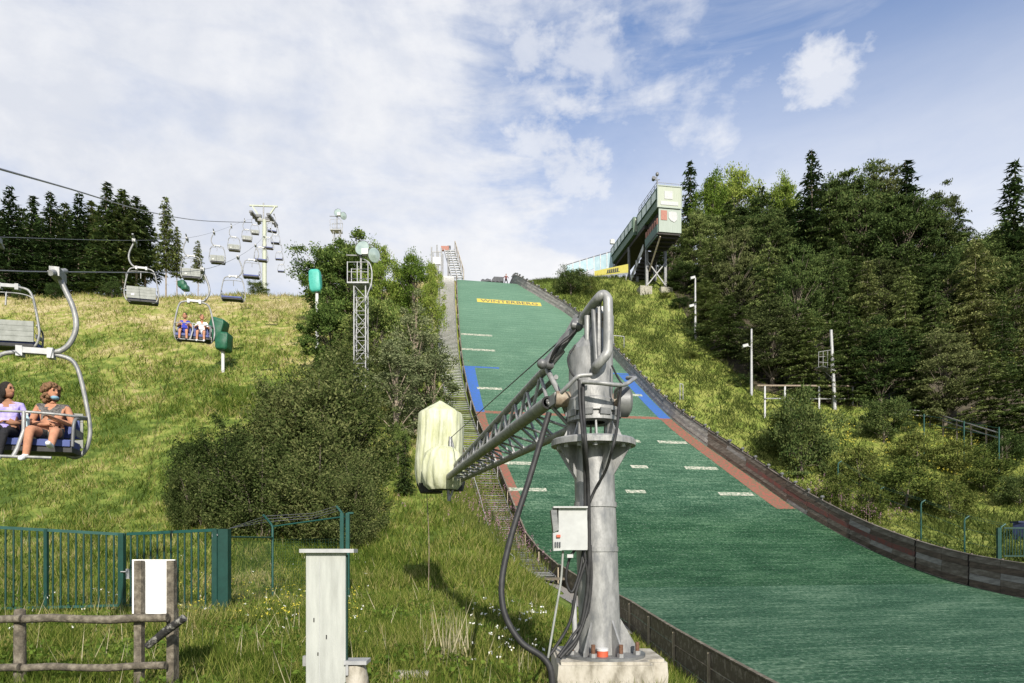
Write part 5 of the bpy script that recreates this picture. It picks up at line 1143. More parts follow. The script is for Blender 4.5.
# ================================================================== FENCES, SIGN, CABINET (left foreground)
def bar_gate():
    GT = 'green iron bar fence and gate on the left'
    def panel(name, lab, cat, pa, pb, nbar, zt, thick=None, handle=False, posts=()):
        pa, pb = Vector(pa), Vector(pb); za, zb_ = g1(pa.x, pa.y), g1(pb.x, pb.y); o = thing(name, lab, cat, ((pa.x + pb.x) / 2, (pa.y + pb.y) / 2, (za + zb_) / 2), GT)
        m = MB(); m.beam((pa.x, pa.y, zt[0]), (pb.x, pb.y, zt[1]), 0.06, 0.07); m.build('top_rail', M_['tealgreen'], o)
        m = MB(); m.beam((pa.x, pa.y, za + 0.12), (pb.x, pb.y, zb_ + 0.12), 0.06, 0.06); m.build('bottom_rail', M_['tealgreen'], o)
        for k in range(nbar):
            u = (k + 0.5) / nbar; p = pa.lerp(pb, u); m = MB(); m.tube([(p.x, p.y, za + 0.15), (p.x, p.y, zt[0] + (zt[1] - zt[0]) * u - 0.035)], 0.023, 6); m.build('bar', M_['dkgreen'], o)
        for u, w in posts:
            p = pa.lerp(pb, u); m = MB(); m.box((p.x, p.y, (za - 0.3 + zt[0] + (zt[1] - zt[0]) * u + 0.02) / 2), (w, w, zt[0] + (zt[1] - zt[0]) * u + 0.32 - za)); m.build('post', M_['dkgreen'], o)
        if handle:
            p = pa.lerp(pb, handle); m = MB(); m.box((p.x, p.y - 0.06, 0.93), (0.07, 0.05, 0.24)); m.tube([(p.x, p.y - 0.09, 0.98), (p.x - 0.15, p.y - 0.1, 0.98)], 0.016, 6); m.build('handle', M_['steel_light'], o)
        return o
    zt = lambda px, row, Y: at(px, row, Y).z
    a, b, c2, d = at(-150, 545, 15.2), at(125, 560, 16.6), at(127.5, 560, 16.6), at(216, 560, 16.0)
    panel('bar_fence', 'long green bar fence panel running out of the left edge', 'fence', a, b, 34, (zt(-150, 519, 15.2), zt(125, 534.5, 16.6)), posts=((0.0, 0.1), (0.695, 0.08), (0.988, 0.13)))
    panel('bar_gate', 'green bar gate leaf behind the white sign board', 'gate', c2, d, 13, (zt(127.5, 534, 16.6), zt(216, 530, 16.0)), handle=0.02, posts=((0.995, 0.10),))
    o = thing('gate_post', 'thick dark green gate post at the right end of the bar gate', 'post', (at(224, 600, 16.1).x, 16.1, 0), GT)
    x = at(224, 600, 16.1).x; zt_ = zt(224, 529, 16.1); m = MB(); m.box((x, 16.1, zt_ / 2 - 0.15), (0.26, 0.20, zt_ + 0.3)); m.build('column', M_['dkgreen'], o)
    m = MB(); m.tube([(x - 0.16 + 0.06 * math.cos(q), 15.97, zt_ - 0.16 + 0.06 * math.sin(q)) for q in np.linspace(0, 5.6, 12)], 0.016, 5); m.build('hook', M_['galvdk'], o)
bar_gate()

def mesh_panel(m, a, b, z0, z1, step, r=0.0035):
    a, b = Vector(a), Vector(b); L = (b - a).length; n = int(L / step); nz = int((z1 - z0) / step)
    for k in range(n + 1): p = a.lerp(b, k / n); m.beam((p.x, p.y, z0), (p.x, p.y, z1), r, r, (0, 1, 0))
    for k in range(nz + 1): z = z0 + (z1 - z0) * k / nz; m.beam((a.x, a.y, z), (b.x, b.y, z), r, r)
def wire_fence_left():
    p0, p1, p2 = at(229, 560, 16.2), at(272.5, 560, 20), at(345, 560, 19.2)
    o = thing('wire_fence', 'green wire mesh fence with barbed wire arms between the bar gate and the willows', 'fence', (p1.x, p1.y, g1(p1.x, p1.y)))
    z = lambda px, row, Y: at(px, row, Y).z
    g_ = g1(p1.x, p1.y); zt = z(272.5, 527, 20)
    m = MB(); m.tube([(p1.x, p1.y, g_ - 0.3), (p1.x, p1.y, zt), (p1.x - 0.05, p1.y, zt + 0.1), (p1.x - 0.22, p1.y - 0.15, z(269, 515, 20))], 0.036, 8); m.build('post', M_['tealgreen'], o)
    g2 = g1(p2.x, p2.y); zt2 = z(345, 513, 19.2)
    for dx in (-0.08, 0.08): m = MB(); m.beam((p2.x + dx, p2.y, g2 - 0.3), (p2.x + dx, p2.y, zt2), 0.10, 0.10, (0, 1, 0)); m.build('post', M_['tealgreen'], o)
    for dx, s in ((-0.08, -1), (0.08, 1)): m = MB(); m.beam((p2.x + dx, p2.y, zt2), (p2.x + dx + s * 0.16, p2.y, zt2 + 0.20 - 0.2 * (s > 0)), 0.05, 0.05, (0, 1, 0)); m.build('barb_arm', M_['tealgreen'], o)
    za, zb_ = z(229, 537, 16.2), z(272, 537.5, 20); m = MB(); m.tube([(p0.x, p0.y, za), (p1.x, p1.y, zb_)], 0.024, 6); m.build('top_rail', M_['tealgreen'], o)
    m = MB(); m.tube([(p1.x, p1.y, z(274, 526.5, 20)), (p2.x, p2.y, z(342, 516.5, 19.2))], 0.024, 6); m.build('top_rail', M_['tealgreen'], o)
    m = MB()
    for k in range(3): m.tube([(p1.x - 0.20 + 0.05 * k, p1.y, zt + 0.32 - 0.08 * k), ((p1.x + p2.x) / 2, 20.1, (zt + zt2) / 2 + 0.22 - 0.07 * k), (p2.x - 0.22 + 0.04 * k, p2.y, zt2 + 0.2 - 0.06 * k)], 0.007, 4); m.tube([(p0.x, p0.y, za + 0.2), (p1.x - 0.2 + 0.05 * k, p1.y, zt + 0.32 - 0.08 * k)], 0.006, 4)
    m.build('barbed_wire', M_['rope'], o)
    m = MB(); mesh_panel(m, (p0.x, p0.y, 0), (p1.x, p1.y, 0), 0.1, za, 0.09, 0.0032); mesh_panel(m, (p1.x, p1.y, 0), (p2.x, p2.y, 0), 0.15, min(zb_, zt2) - 0.05, 0.09, 0.0032); m.build('wire_mesh', M_['dkgreen'], o)
wire_fence_left()

M_['darkrail'] = mat('tarred_rail', (0.02, 0.019, 0.018), (0.30, 0.29, 0.26), 14, 0.9, 0, 0.5, 40, lo=0.52, hi=0.68)
def pole_fence():
    Y = 8.6; P = lambda px, row, y=Y: at(px, row, y)
    o = thing('pole_fence', 'weathered post and rail fence in the lower left corner', 'fence', (P(90, 650).x, Y, 0))
    def post(px, top, w=0.12, y=Y, lean=0.0):
        p = P(px, top, y); m = MB(); m.tube([(p.x - lean, y, -0.8), (p.x - lean * 0.4, y, p.z * 0.5), (p.x, y, p.z - 0.02), (p.x, y, p.z)], [w * 0.56, w * 0.54, w * 0.5, w * 0.40], 9); m.build('post', M_['fencewood'], o)
    post(20, 609, 0.13); post(174.5, 608, 0.10, Y + 0.1)
    def rail(a, b, w, h, y=Y - 0.10, mm='fencewood'):
        p, q = P(*a, y), P(*b, y); m = MB(); pts = [p.lerp(q, k / 5) + Vector((0, 0.01 * math.sin(k * 2.1), 0.014 * math.sin(k * 1.7))) for k in range(6)]; m.tube(pts, [w * 0.5 * (1 + 0.06 * math.sin(k * 3)) for k in range(6)], 9); return m.build('rail', M_[mm], o)
    rail((-60, 619.5), (22, 619.5), 0.10, 0.1); rail((24, 619), (168, 618.5), 0.105, 0.1); rail((-60, 668.5), (20, 668), 0.10, 0.1); rail((23, 668), (166, 666), 0.095, 0.1)
    p, q = P(147.5, 646, Y - 0.2), P(184, 618, Y - 0.35); m = MB(); m.tube([p, p.lerp(q, .5) + Vector((0, 0, .01)), q], [0.045, 0.055, 0.05], 8); x = m.build('rail', M_['darkrail'], o); x['label'] = 'broken dark rail hanging at a slant'
    s = thing('sign_board', 'blank white sign board on two wooden posts at the pole fence', 'sign', (P(157, 650).x, Y, 0))
    for px, top, w in ((138.5, 560.5, 0.092), (171, 560.5, 0.092)):
        p = P(px, top); m = MB(); m.beam((p.x, Y + 0.02, -0.8), (p.x, Y + 0.02, p.z), w, 0.09, (0, 1, 0)); m.build('post', M_['fencewood'], s)
    a, b = P(133, 559.5, Y + 0.11), P(175.5, 613.5, Y + 0.11); m = MB(); m.box(((a.x + b.x) / 2, Y + 0.105, (a.z + b.z) / 2), (b.x - a.x, 0.03, a.z - b.z)); m.build('board', M_['board'], s)
pole_fence()

def cabinet():
    Y = 8.2; P = lambda px, row, y=Y: at(px, row, y)
    x0, x1, zt = P(306, 600).x, P(345.5, 600).x, P(326, 553).z
    o = thing('hydrant_cabinet', 'tall narrow pale grey cabinet with a flat cap in the foreground', 'cabinet', ((x0 + x1) / 2, Y + 0.15, -0.1))
    m = MB(); m.box(((x0 + x1) / 2, Y + 0.035, (zt - 0.7) / 2), (x1 - x0, 0.07, zt + 0.7)); m.build('body', M_['pylon'], o)
    m = MB(); xs = P(319.5, 600).x; m.box((xs, Y - 0.001, (zt - 0.25) / 2), (0.006, 0.006, zt + 0.15)); m.build('seam', M_['offwhite'], o)
    m = MB()
    for px, row, h in ((314, 620, 0.05), (326.5, 637, 0.05), (318, 654, 0.04)): q = P(px, row); m.box((q.x, Y - 0.002, q.z), (0.012, 0.008, h))
    m.build('slots', M_['darkgap'], o)
    m = MB(); xc0, xc1 = P(301, 551).x, P(355, 551).x; zc = P(326, 551.2).z; m.box(((xc0 + xc1) / 2, Y + 0.04, zc + 0.005), (xc1 - xc0, 0.22, 0.045)); m.build('cap', M_['steel_light'], o)
    m = MB(); m.box((x1 + 0.008, Y + 0.05, zt / 2), (0.012, 0.05, zt - 0.05)); m.build('side_shade', M_['dkgreen'], o)  # dark strip that paints the shade on the cabinet's right side
    m = MB(); q = P(303.5, 662); m.box((q.x, Y + 0.1, q.z), (0.06, 0.08, 0.12)); m.build('hinge', M_['galv'], o)
    b = thing('concrete_stub', 'low rough concrete stub with a steel plate beside the grey cabinet', 'post', (P(355, 680).x, Y, 0))
    m = MB(); x = P(354, 680).x; zz = P(354, 664).z; m.tube([(x, Y + 0.1, -0.8), (x + 0.01, Y + 0.1, 0.0), (x - 0.01, Y + 0.1, zz - 0.02)], [0.15, 0.14, 0.12], 9); m.build('stub', M_['concrete'], b)
    m = MB(); m.box((P(356, 663).x, Y + 0.08, zz + 0.02), (0.27, 0.26, 0.045)); m.box((P(346, 663).x + 0.02, Y + 0.08, zz - 0.06), (0.03, 0.24, 0.14)); m.build('plate', M_['steel_light'], b)
    m = MB(); q = P(411, 679, 9.3); m.box((q.x, 9.4, -0.24), (0.48, 0.28, 0.22)); s = m.build('concrete_slab', M_['concrete'], loc=(q.x, 9.4, 0)); tag(s, 'small concrete slab lying in the grass between the cabinet and the mast', 'slab')
cabinet()

# ================================================================== RIGHT BANK: fences, poles, frame
def wire_fence_right():
    tops = [(838, 461, 53), (880, 487, 49), (921, 500, 44.5), (964.5, 516, 40.3), (1000.5, 524, 37.8)]
    pts = [at(px, row, Y) for px, row, Y in tops]; b = pts[2]
    o = thing('wire_fence', 'green wire fence with bent post tops behind the right timber wall', 'fence', (b.x, b.y, g1(b.x, b.y)))
    for i, p in enumerate(pts):
        g_ = g1(p.x, p.y); m = MB(); m.tube([(p.x, p.y, g_ - 0.4), (p.x, p.y, p.z - 0.28), (p.x + 0.05, p.y, p.z - 0.15), (p.x + 0.28, p.y, p.z)], 0.05, 7); m.build('post', M_['tealgreen'], o)
        if i == 4: m = MB(); m.beam((p.x - 0.12, p.y, g_ - 0.4), (p.x - 0.12, p.y, p.z - 0.2), 0.14, 0.14, (0, 1, 0)); m.build('post', M_['dkgreen'], o)
    m = MB()
    for a, c in zip(pts[:-1], pts[1:]):
        ga, gc = g1(a.x, a.y), g1(c.x, c.y)
        for f in (0.1, 0.45, 0.8): m.tube([(a.x, a.y, ga + (a.z - 0.3 - ga) * f), (c.x, c.y, gc + (c.z - 0.3 - gc) * f)], 0.010, 4)
        for dz in (0, -0.12): m.tube([a + Vector((0.25, 0, dz)), c + Vector((0.25, 0, dz))], 0.008, 4)
    m.build('wire', M_['tealgreen'], o)
    # upper fence along the wood
    tops = [(814, 415, 61), (924, 414, 60), (964, 421, 57.5), (999, 427, 55.5)]; pts = [at(px, row, Y) for px, row, Y in tops]; b = pts[1]
    o = thing('wire_fence', 'green wire fence high on the bank in front of the dark wood', 'fence', (b.x, b.y, g1(b.x, b.y)))
    for p in pts: m = MB(); m.tube([(p.x, p.y, g1(p.x, p.y) - 0.4), p], 0.055, 7); m.build('post', M_['tealgreen'], o)
    m = MB()
    for a, c in zip(pts[1:-1], pts[2:]):
        for dz in (0.0, -0.7): m.tube([a + Vector((0, 0, dz - 0.1)), c + Vector((0, 0, dz - 0.1))], 0.018, 5)
    m.build('rail', M_['dkgreen'], o)
    # dark timber rails at the wood edge
    p0, p1, p2 = at(888, 408, 66), at(930, 412, 65), at(1002, 434, 58); o = thing('rail_fence', 'dark weathered rail fence along the edge of the wood', 'fence', (p1.x, p1.y, g1(p1.x, p1.y)))
    for a, c in ((p0, p1), (p1, p2)):
        for dz in (0, -0.45): m = MB(); m.tube([a + Vector((0, 0, dz)), c + Vector((0, 0, dz))], 0.07, 6); m.build('rail', M_['galvdk'], o)
    for t in np.linspace(0, 1, 6): a = p1.lerp(p2, t); m = MB(); m.tube([(a.x, a.y, g1(a.x, a.y) - 0.4), a + Vector((0, 0, 0.05))], 0.08, 6); m.build('post', M_['wood'], o)
    # iron gate at the edge of the picture and the bin behind it
    a, c = at(1004, 527, 38), at(1075, 527, 37); o = thing('bar_gate', 'dark iron bar gate at the right edge behind the timber wall', 'gate', (a.x, a.y, g1(a.x, a.y))); g_ = g1(a.x, a.y)
    for row in (528, 556):
        m = MB(); p, q = at(1004, row, 38), at(1075, row, 37); m.beam(p, q, 0.07, 0.08); m.build('rail', M_['dkgreen'], o)
    for k in range(26):
        u = k / 25; p, q = at(1004, 528, 38).lerp(at(1075, 528, 37), u), at(1004, 556, 38).lerp(at(1075, 556, 37), u); m = MB(); m.tube([p, q], 0.022, 5); m.build('bar', M_['dkgreen'], o)
    p = at(1020, 548, 43); g_ = g1(p.x, p.y); o = thing('rubbish_bin', 'dark blue bin half hidden behind the iron gate at the right edge', 'bin', (p.x, p.y, g_))
    m = MB(); m.lathe((p.x, p.y, 0), [(0.40, g_ - 0.1), (0.46, g_ + 1.0)], 4, smooth=False); m.build('body', M_['binblue'], o); m = MB(); m.box((p.x, p.y, g_ + 1.06), (0.74, 0.74, 0.10)); m.build('lid', M_['binblue'], o)
M_['binblue'] = mat('dark_blue_plastic', (0.012, 0.018, 0.05), (0.02, 0.03, 0.08), 5, 0.5)
wire_fence_right()

def poles():
    GL_ = 'pole lamps along the edge of the right hand wood'
    def lamp(px, top, bot, lab, heads, tarm=False):
        b = hit(px + (bot - top) * 0.045, bot); t = at(px, top, b.y); o = thing('lamp_post', lab, 'lamp post', (b.x, b.y, b.z - 0.1), GL_)
        m = MB(); m.tube([(b.x, b.y, b.z - 0.4), (b.x, b.y, t.z)], [0.16, 0.10], 8); m.build('pole', M_['steel_light'], o)
        for row, dx in heads:
            p = at(px, row, b.y); m = MB(); m.tube([(b.x, b.y, p.z), (b.x + dx, b.y - 0.1, p.z + 0.1)], 0.045, 6); m.box((b.x + dx, b.y - 0.15, p.z + 0.08), (0.55, 0.36, 0.28), 0, Matrix.Rotation(R(-15), 3, 'Y')); m.build('lamp_head', M_['offwhite'], o)
        return o, b, t
    lamp(692.5, 278, 340, 'upper pale lamp post on the grass edge below the judges building', [(279, -0.35), (307, -0.5)])
    lamp(748.5, 329, 395, 'lower pale lamp post standing left of the steel frame', [(347, -0.7)])
    # tall pole with a small platform
    b = hit(835, 409); t = at(831, 330, b.y); o = thing('camera_pole', 'tall pale pole with a caged platform behind the steel frame', 'pole', (b.x, b.y, b.z - 0.1))
    m = MB(); m.tube([(b.x, b.y, b.z - 0.4), (t.x, b.y, t.z)], [0.20, 0.15], 8); m.build('pole', M_['steel_light'], o)
    q0, q1 = at(819, 367, b.y - 0.6), at(832, 372, b.y - 0.2); m = MB(); m.beam(q0, q1, 1.0, 0.10); m.tube([at(821, 368, b.y), at(833, 379, b.y)], 0.05, 6); m.build('platform', M_['galv'], o)
    m = MB(); z = at(825, 368, b.y).z
    for px in (818.5, 823, 827.5, 831):
        p = at(px, 367 + (px - 818) * 0.35, b.y - 0.9); q = at(px + 0.2, 352 + (px - 818) * -0.15, b.y - 0.9); m.tube([p, q], 0.03, 5)
    for r0, r1 in ((352, 350), (357, 356), (362, 363)): m.tube([at(818.5, r0, b.y - 0.9), at(831, r1, b.y - 0.9)], 0.03, 5)
    m.build('cage', M_['galv'], o)
    # long steel frame
    fa, fb = hit(764, 419), hit(852, 404); z1 = at(757, 385.5, fa.y); z2 = at(856, 386, fb.y); o = thing('steel_frame', 'long empty steel tube frame in front of the dark wood', 'frame', fa.lerp(fb, 0.5))
    a, c = z1, z2; m = MB(); m.beam(a, c, 0.14, 0.14); m.build('top_beam', M_['rustcream'], o)
    m = MB(); p, q = at(764, 398.5, fa.y), at(852, 399, fb.y); m.beam(p, q, 0.10, 0.10); m.build('middle_beam', M_['galv'], o)
    for px in (764.5, 784, 818, 832, 852.5):
        u = (px - 757) / 99; tp = a.lerp(c, u); m = MB(); m.beam((tp.x, tp.y, g1(tp.x, tp.y) - 0.4), (tp.x, tp.y, tp.z - 0.07), 0.15, 0.15, (0, 1, 0)); m.build('upright', M_['steel_light'], o)
    # two small tube frames beside the wall
    for (px0, px1, top, bot, lab) in ((613.5, 624, 335.5, 346, 'small upper tube frame beside the right timber wall'), (680, 683, 383.5, 398, 'small lower tube frame beside the right timber wall')):
        s0, t0 = jhit(640, 380) if False else (0, 0)
        b = hit(px1, bot + 2); o = thing('tube_frame', lab, 'frame', b, 'small tube frames beside the right wall'); p0, p1 = at(px0, top, b.y), at(px1, top + 1, b.y); m = MB()
        for p in (p0, p1): m.tube([(p.x, p.y, g1(p.x, p.y) - 0.5), p], 0.045, 6)
        m.build('legs', M_['galv'], o); m = MB(); m.tube([p0, p1], 0.045, 6); m.build('top_bar', M_['steel_light'], o)
poles()

# ================================================================== FLOODLIGHT MASTS
def floodlight(cx, top, bot, Y, w_px, lab, lattice_from, lattice_to, scale=1.0):
    b = at(cx, top, Y); zg = min(g1(b.x, Y), at(cx, bot, Y).z); o = thing('floodlight_mast', lab, 'floodlight', (b.x, Y, zg), 'floodlight masts'); x = b.x
    hw = w_px / 2 * (Y / ray(cx, lattice_from).y) / FPX; zt = at(cx, lattice_from, Y).z
    cor = [(x + sx * hw, Y + sy * hw) for sx, sy in ((-1, -1), (1, -1), (1, 1), (-1, 1))]
    for q in cor: m = MB(); m.tube([(q[0], q[1], zg - 0.5), (q[0], q[1], zt)], 0.055 * scale, 6); m.build('corner_tube', M_['steel_light'], o)
    n = int((zt - zg) / (hw * 2.1)); m = MB()
    for k in range(n):
        za, zb_ = zg + (zt - zg) * k / n, zg + (zt - zg) * (k + 1) / n
        for i in range(4):
            a, c = cor[i], cor[(i + 1) % 4]; m.tube([(*a, zb_), (*c, zb_)], 0.028 * scale, 5)
            if k % 2: a, c = c, a
            m.tube([(*a, za), (*c, zb_)], 0.028 * scale, 5)
    m.build('bracing', M_['steel_light'], o)
    s = scale; pz = zt + 0.05
    m = MB(); m.box((x - 0.1 * s, Y, pz + 0.05), (1.75 * s, 1.5 * s, 0.12 * s)); m.build('platform', M_['steel_light'], o)
    m = MB()
    for sx in (-0.95, -0.15, 0.72):
        for sy in (-0.7, 0.7): m.tube([(x + sx * s, Y + sy * s, pz), (x + sx * s, Y + sy * s, pz + 1.75 * s)], 0.045 * s, 5)
    for zz in (0.9, 1.7):
        for sy in (-0.7, 0.7): m.tube([(x - 0.95 * s, Y + sy * s, pz + zz * s), (x + 0.72 * s, Y + sy * s, pz + zz * s)], 0.03 * s, 5)
    m.tube(curve([(x + 0.1 * s, Y, pz + 2.3 * s), (x + 0.9 * s, Y - 0.8 * s, pz + 1.5 * s), (x + 1.05 * s, Y - 0.8 * s, pz + 0.2 * s), (x + 0.5 * s, Y - 0.8 * s, pz - 1.5 * s)], 6), 0.05 * s, 6)
    m.build('railing', M_['steel_light'], o)
    m = MB(); m.tube([(x, Y, pz), (x, Y, pz + 3.0 * s)], 0.09 * s, 7); m.tube([(x - 1.2 * s, Y, pz + 2.55 * s), (x + 1.1 * s, Y, pz + 2.5 * s)], 0.06 * s, 6); m.build('lamp_arm', M_['galv'], o)
    for dx, dz, yaw, tilt, rr in ((0.15, 3.05, -12, 68, 0.62), (1.15, 2.45, 48, 88, 0.60)):
        Mr = Matrix.Rotation(R(yaw), 3, 'Z') @ Matrix.Rotation(R(tilt + 15), 3, 'X'); cpt = Vector((x + dx * s, Y - 0.3 * s, pz + dz * s))
        m = MB(); m.lathe(cpt, [(rr * s, 0.0), (rr * 0.97 * s, -0.06 * s), (rr * 0.8 * s, -0.3 * s), (rr * 0.45 * s, -0.55 * s), (0.15 * s, -0.8 * s), (0, -0.8 * s)], 20, 0, Mr); hd = m.build('lamp_head', M_['galv'], o)
        m = MB(); m.lathe(cpt, [(rr * 0.95 * s, -0.03 * s), (0, 0.05 * s)], 20, 0, Mr); m.build('lens', M_['lamp'], hd)
    m = MB(); m.box((x + 0.45 * s, Y - 0.5 * s, pz + 2.6 * s), (0.5 * s, 0.4 * s, 0.45 * s)); m.build('ballast_box', M_['white'], o)
floodlight(361, 245, 362, 56, 11.5, 'tall lattice floodlight mast with two round lamps in front of the thicket', 287, 362)
floodlight(337, 212, 240, 112, 6, 'distant floodlight mast whose lamps show above the thicket', 232, 252, 1.0)

# ================================================================== COVERED SNOW GUNS ON POSTS
def post_gun(cx, top, bot, foot, w_px, Y, mt, lab, tilt=0.0):
    G = 'snow guns under covers on posts'; Y = hit(cx + 1, foot).y if cx < 300 else Y
    c = at(cx, (top + bot) / 2, Y); o = thing('covered_snow_gun', lab, 'snow gun', (c.x, Y, g1(c.x, Y) - 0.05), G)
    k = (Y / ray(cx, top).y) / FPX; hw = w_px / 2 * k; hh = (bot - top) / 2 * k; n = 20
    prof = [(1.0, .30, -.25), (.93, .62, -.22), (.75, .80, -.15), (.35, .88, -.1), (.05, .84, -.08), (-.2, .66, .05), (-.42, .66, .26), (-.7, .70, .32), (-.9, .62, .34), (-1.0, .40, .32)]
    m = MB()
    def lump(cx_, cz_, rx, rz, rot, e=0.32):
        V = []; nu, nv = 28, 14
        pw = lambda v: math.copysign(abs(v) ** e, v)
        for i in range(nv + 1):
            ph = math.pi * (i / nv - 0.5)
            for j in range(nu):
                th = 2 * math.pi * j / nu; f = 1 + 0.035 * math.sin(7 * th + 3 * ph) + 0.03 * math.sin(11 * ph + 2 * th)
                x, y, z = rx * pw(math.cos(ph)) * pw(math.cos(th)) * f, hw * 0.75 * pw(math.cos(ph)) * pw(math.sin(th)) * f, rz * pw(math.sin(ph))
                V.append((c.x + cx_ + x * math.cos(rot) - z * math.sin(rot), Y + y, c.z + cz_ + x * math.sin(rot) + z * math.cos(rot)))
        m.add(V, [(i*nu + j, i*nu + (j+1) % nu, (i+1)*nu + (j+1) % nu, (i+1)*nu + j) for i in range(nv) for j in range(nu)], 0, True)
    lump(-0.22 * hw, 0.30 * hh, 0.66 * hw, 0.66 * hh, tilt) if mt != 'tarpteal' else lump(0, 0, 0.85 * hw, hh, 0.06, 0.4)
    if mt != 'tarpteal': lump(0.34 * hw, -0.42 * hh, 0.56 * hw, 0.54 * hh, tilt * 0.3)
    m.build('cover', M_[mt], o)
    px = c.x + 0.22 * hw; m = MB(); zb_ = c.z - hh * 0.9; m.tube([(px, Y, g1(c.x, Y) - 0.5), (px, Y, zb_)], 0.16, 10); m.build('post', M_['white'], o)
    m = MB(); m.lathe((px, Y, zb_ - 0.12), [(0.12, -0.05), (0.30, 0.0), (0.34, 0.25)], 12); m.build('bracket', M_['galvdk'], o)
post_gun(220.5, 318.5, 352, 372, 22, 36, 'tarpgreen', 'snow gun under a dark green cover on a white post beside the occupied chairs', -0.28)
post_gun(315.5, 270, 293, 300, 13.5, 70, 'tarpteal', 'snow gun under a bright teal cover at the left edge of the thicket', 0.06)
post_gun(183.5, 281, 291, 296, 11, 97, 'tarpgreen', 'small distant snow gun under a green cover at the foot of the crest pines', 0.2)

# ================================================================== TOP OF THE SLOPE
def top_things():
    # scaffold platform with a white panel at the head of the stairway
    Y = 108; b = at(437, 275, Y); o = thing('scaffold_platform', 'steel scaffold with a white panel at the top of the stairway', 'scaffold', (b.x, Y, g1(b.x, Y) - 0.1)); P = lambda px, row, y=Y: at(px, row, y)
    for px, top in ((431.6, 247), (437, 245), (441.5, 248), (448, 250)):
        p = P(px, top); m = MB(); m.tube([(p.x, Y, g1(p.x, Y) - 0.5), p], 0.11, 6); q = (p.x, Y + 2.2); m.tube([(*q, g1(*q) - 0.5), (*q, p.z)], 0.10, 6); m.build('upright', M_['galv'], o)
    m = MB(); a, c = P(433, 257.5), P(440.5, 264.5); m.box(((a.x + c.x) / 2, Y - 0.15, (a.z + c.z) / 2), (c.x - a.x, 0.08, a.z - c.z)); m.build('panel', M_['white'], o)
    m = MB()
    for row in (252, 265, 271): m.beam(P(431.6, row), P(441.5, row), 0.10, 0.10)
    m.tube([P(432, 272), P(440, 264)], 0.06, 5); m.tube([P(440, 272), P(432, 264)], 0.06, 5); m.build('cross_rail', M_['galv'], o)
    m = MB(); p0, p1 = P(452, 278, 105), P(444, 249, 112)
    for dx in (0, 0.9, 1.7): m.beam(p0 + Vector((dx, 0, 0)), p1 + Vector((dx, 0, 0)), 0.14, 0.24)
    for k in range(12): q = p0.lerp(p1, k / 12); m.box(q + Vector((0.85, 0, 0.05)), (1.7, 0.3, 0.08))
    m.build('ramp', M_['steel_light'], o)
    m = MB()
    for k in range(7): q = p0.lerp(p1, k / 6) + Vector((1.8, 0, 0)); m.tube([q - Vector((0, 0, 1.2)), q + Vector((0, 0, 1.3))], 0.07, 5)
    m.tube([p0 + Vector((1.8, 0, 1.3)), p1 + Vector((1.8, 0, 1.3))], 0.06, 5); m.build('ramp_rail', M_['woodlt'], o)
    m = MB(); q = P(444.5, 249, 112); m.box(q + Vector((0.1, 0, 0.05)), (1.3, 0.5, 0.7)); m.build('rail_box', M_['brick'], o); m = MB(); m.box(q + Vector((0.75, 0.1, 0.1)), (0.5, 0.5, 0.8)); m.build('dark_box', M_['ink'], o)
    # white marker post on the grass
    b = hit(437, 310); t = at(435.8, 297, b.y); o = thing('marker_post', 'short white marker post in the grass left of the stairway top', 'post', b)
    m = MB(); m.tube([(b.x, b.y, b.z - 0.3), (t.x, b.y, t.z)], 0.20, 8); m.build('post', M_['white'], o); m = MB(); m.box((b.x - 0.5, b.y, b.z + 0.25), (1.3, 0.25, 0.14)); m.build('foot', M_['steel_light'], o)
    # dark machine parked on the knoll
    Y = 107.5; P = lambda px, row, y=Y: at(px, row, y); c = P(500, 281); o = thing('track_machine', 'low dark machine parked at the top of the green slope', 'machine', (c.x, Y, c.z - 0.6))
    s_, t_ = xy_st(c.x, Y); zz = float(ZJ(s_))
    m = MB(); poly = [P(491, 282), P(491.5, 280), P(494, 276.5), P(503.5, 277), P(503, 282.5)]; m.prism(poly, (0, 1.8, 0)); m.build('body', M_['ink'], o)
    m = MB(); m.prism([P(494, 276.6, Y - 0.1), P(497, 277, Y - 0.1), P(495, 283, Y - 0.1), P(491.5, 282, Y - 0.1)], (0, 0.1, 0)); m.prism([P(500, 278, Y - 0.1), P(503.2, 278, Y - 0.1), P(502.5, 283, Y - 0.1), P(500.5, 283, Y - 0.1)], (0, 0.1, 0)); m.build('dark_panel', M_['ink'], o)
    m = MB(); a, d = P(481, 281.8), P(491, 281); m.beam(a, d, 0.8, 0.30); m.ball(P(483, 280.6), (0.3, 0.3, 0.25)); m.ball(P(487.5, 280.4), (0.35, 0.3, 0.28)); m.build('drawbar', M_['ink'], o)
    m = MB()
    for px in (493.5, 497.5, 501.5): m.tube([P(px, 282.3, Y - 0.15) + Vector((0, 0, -0.1)), P(px, 282.3, Y + 1.9) + Vector((0, 0, -0.1))], 0.28, 10)
    m.build('rollers', M_['black'], o)
top_things()

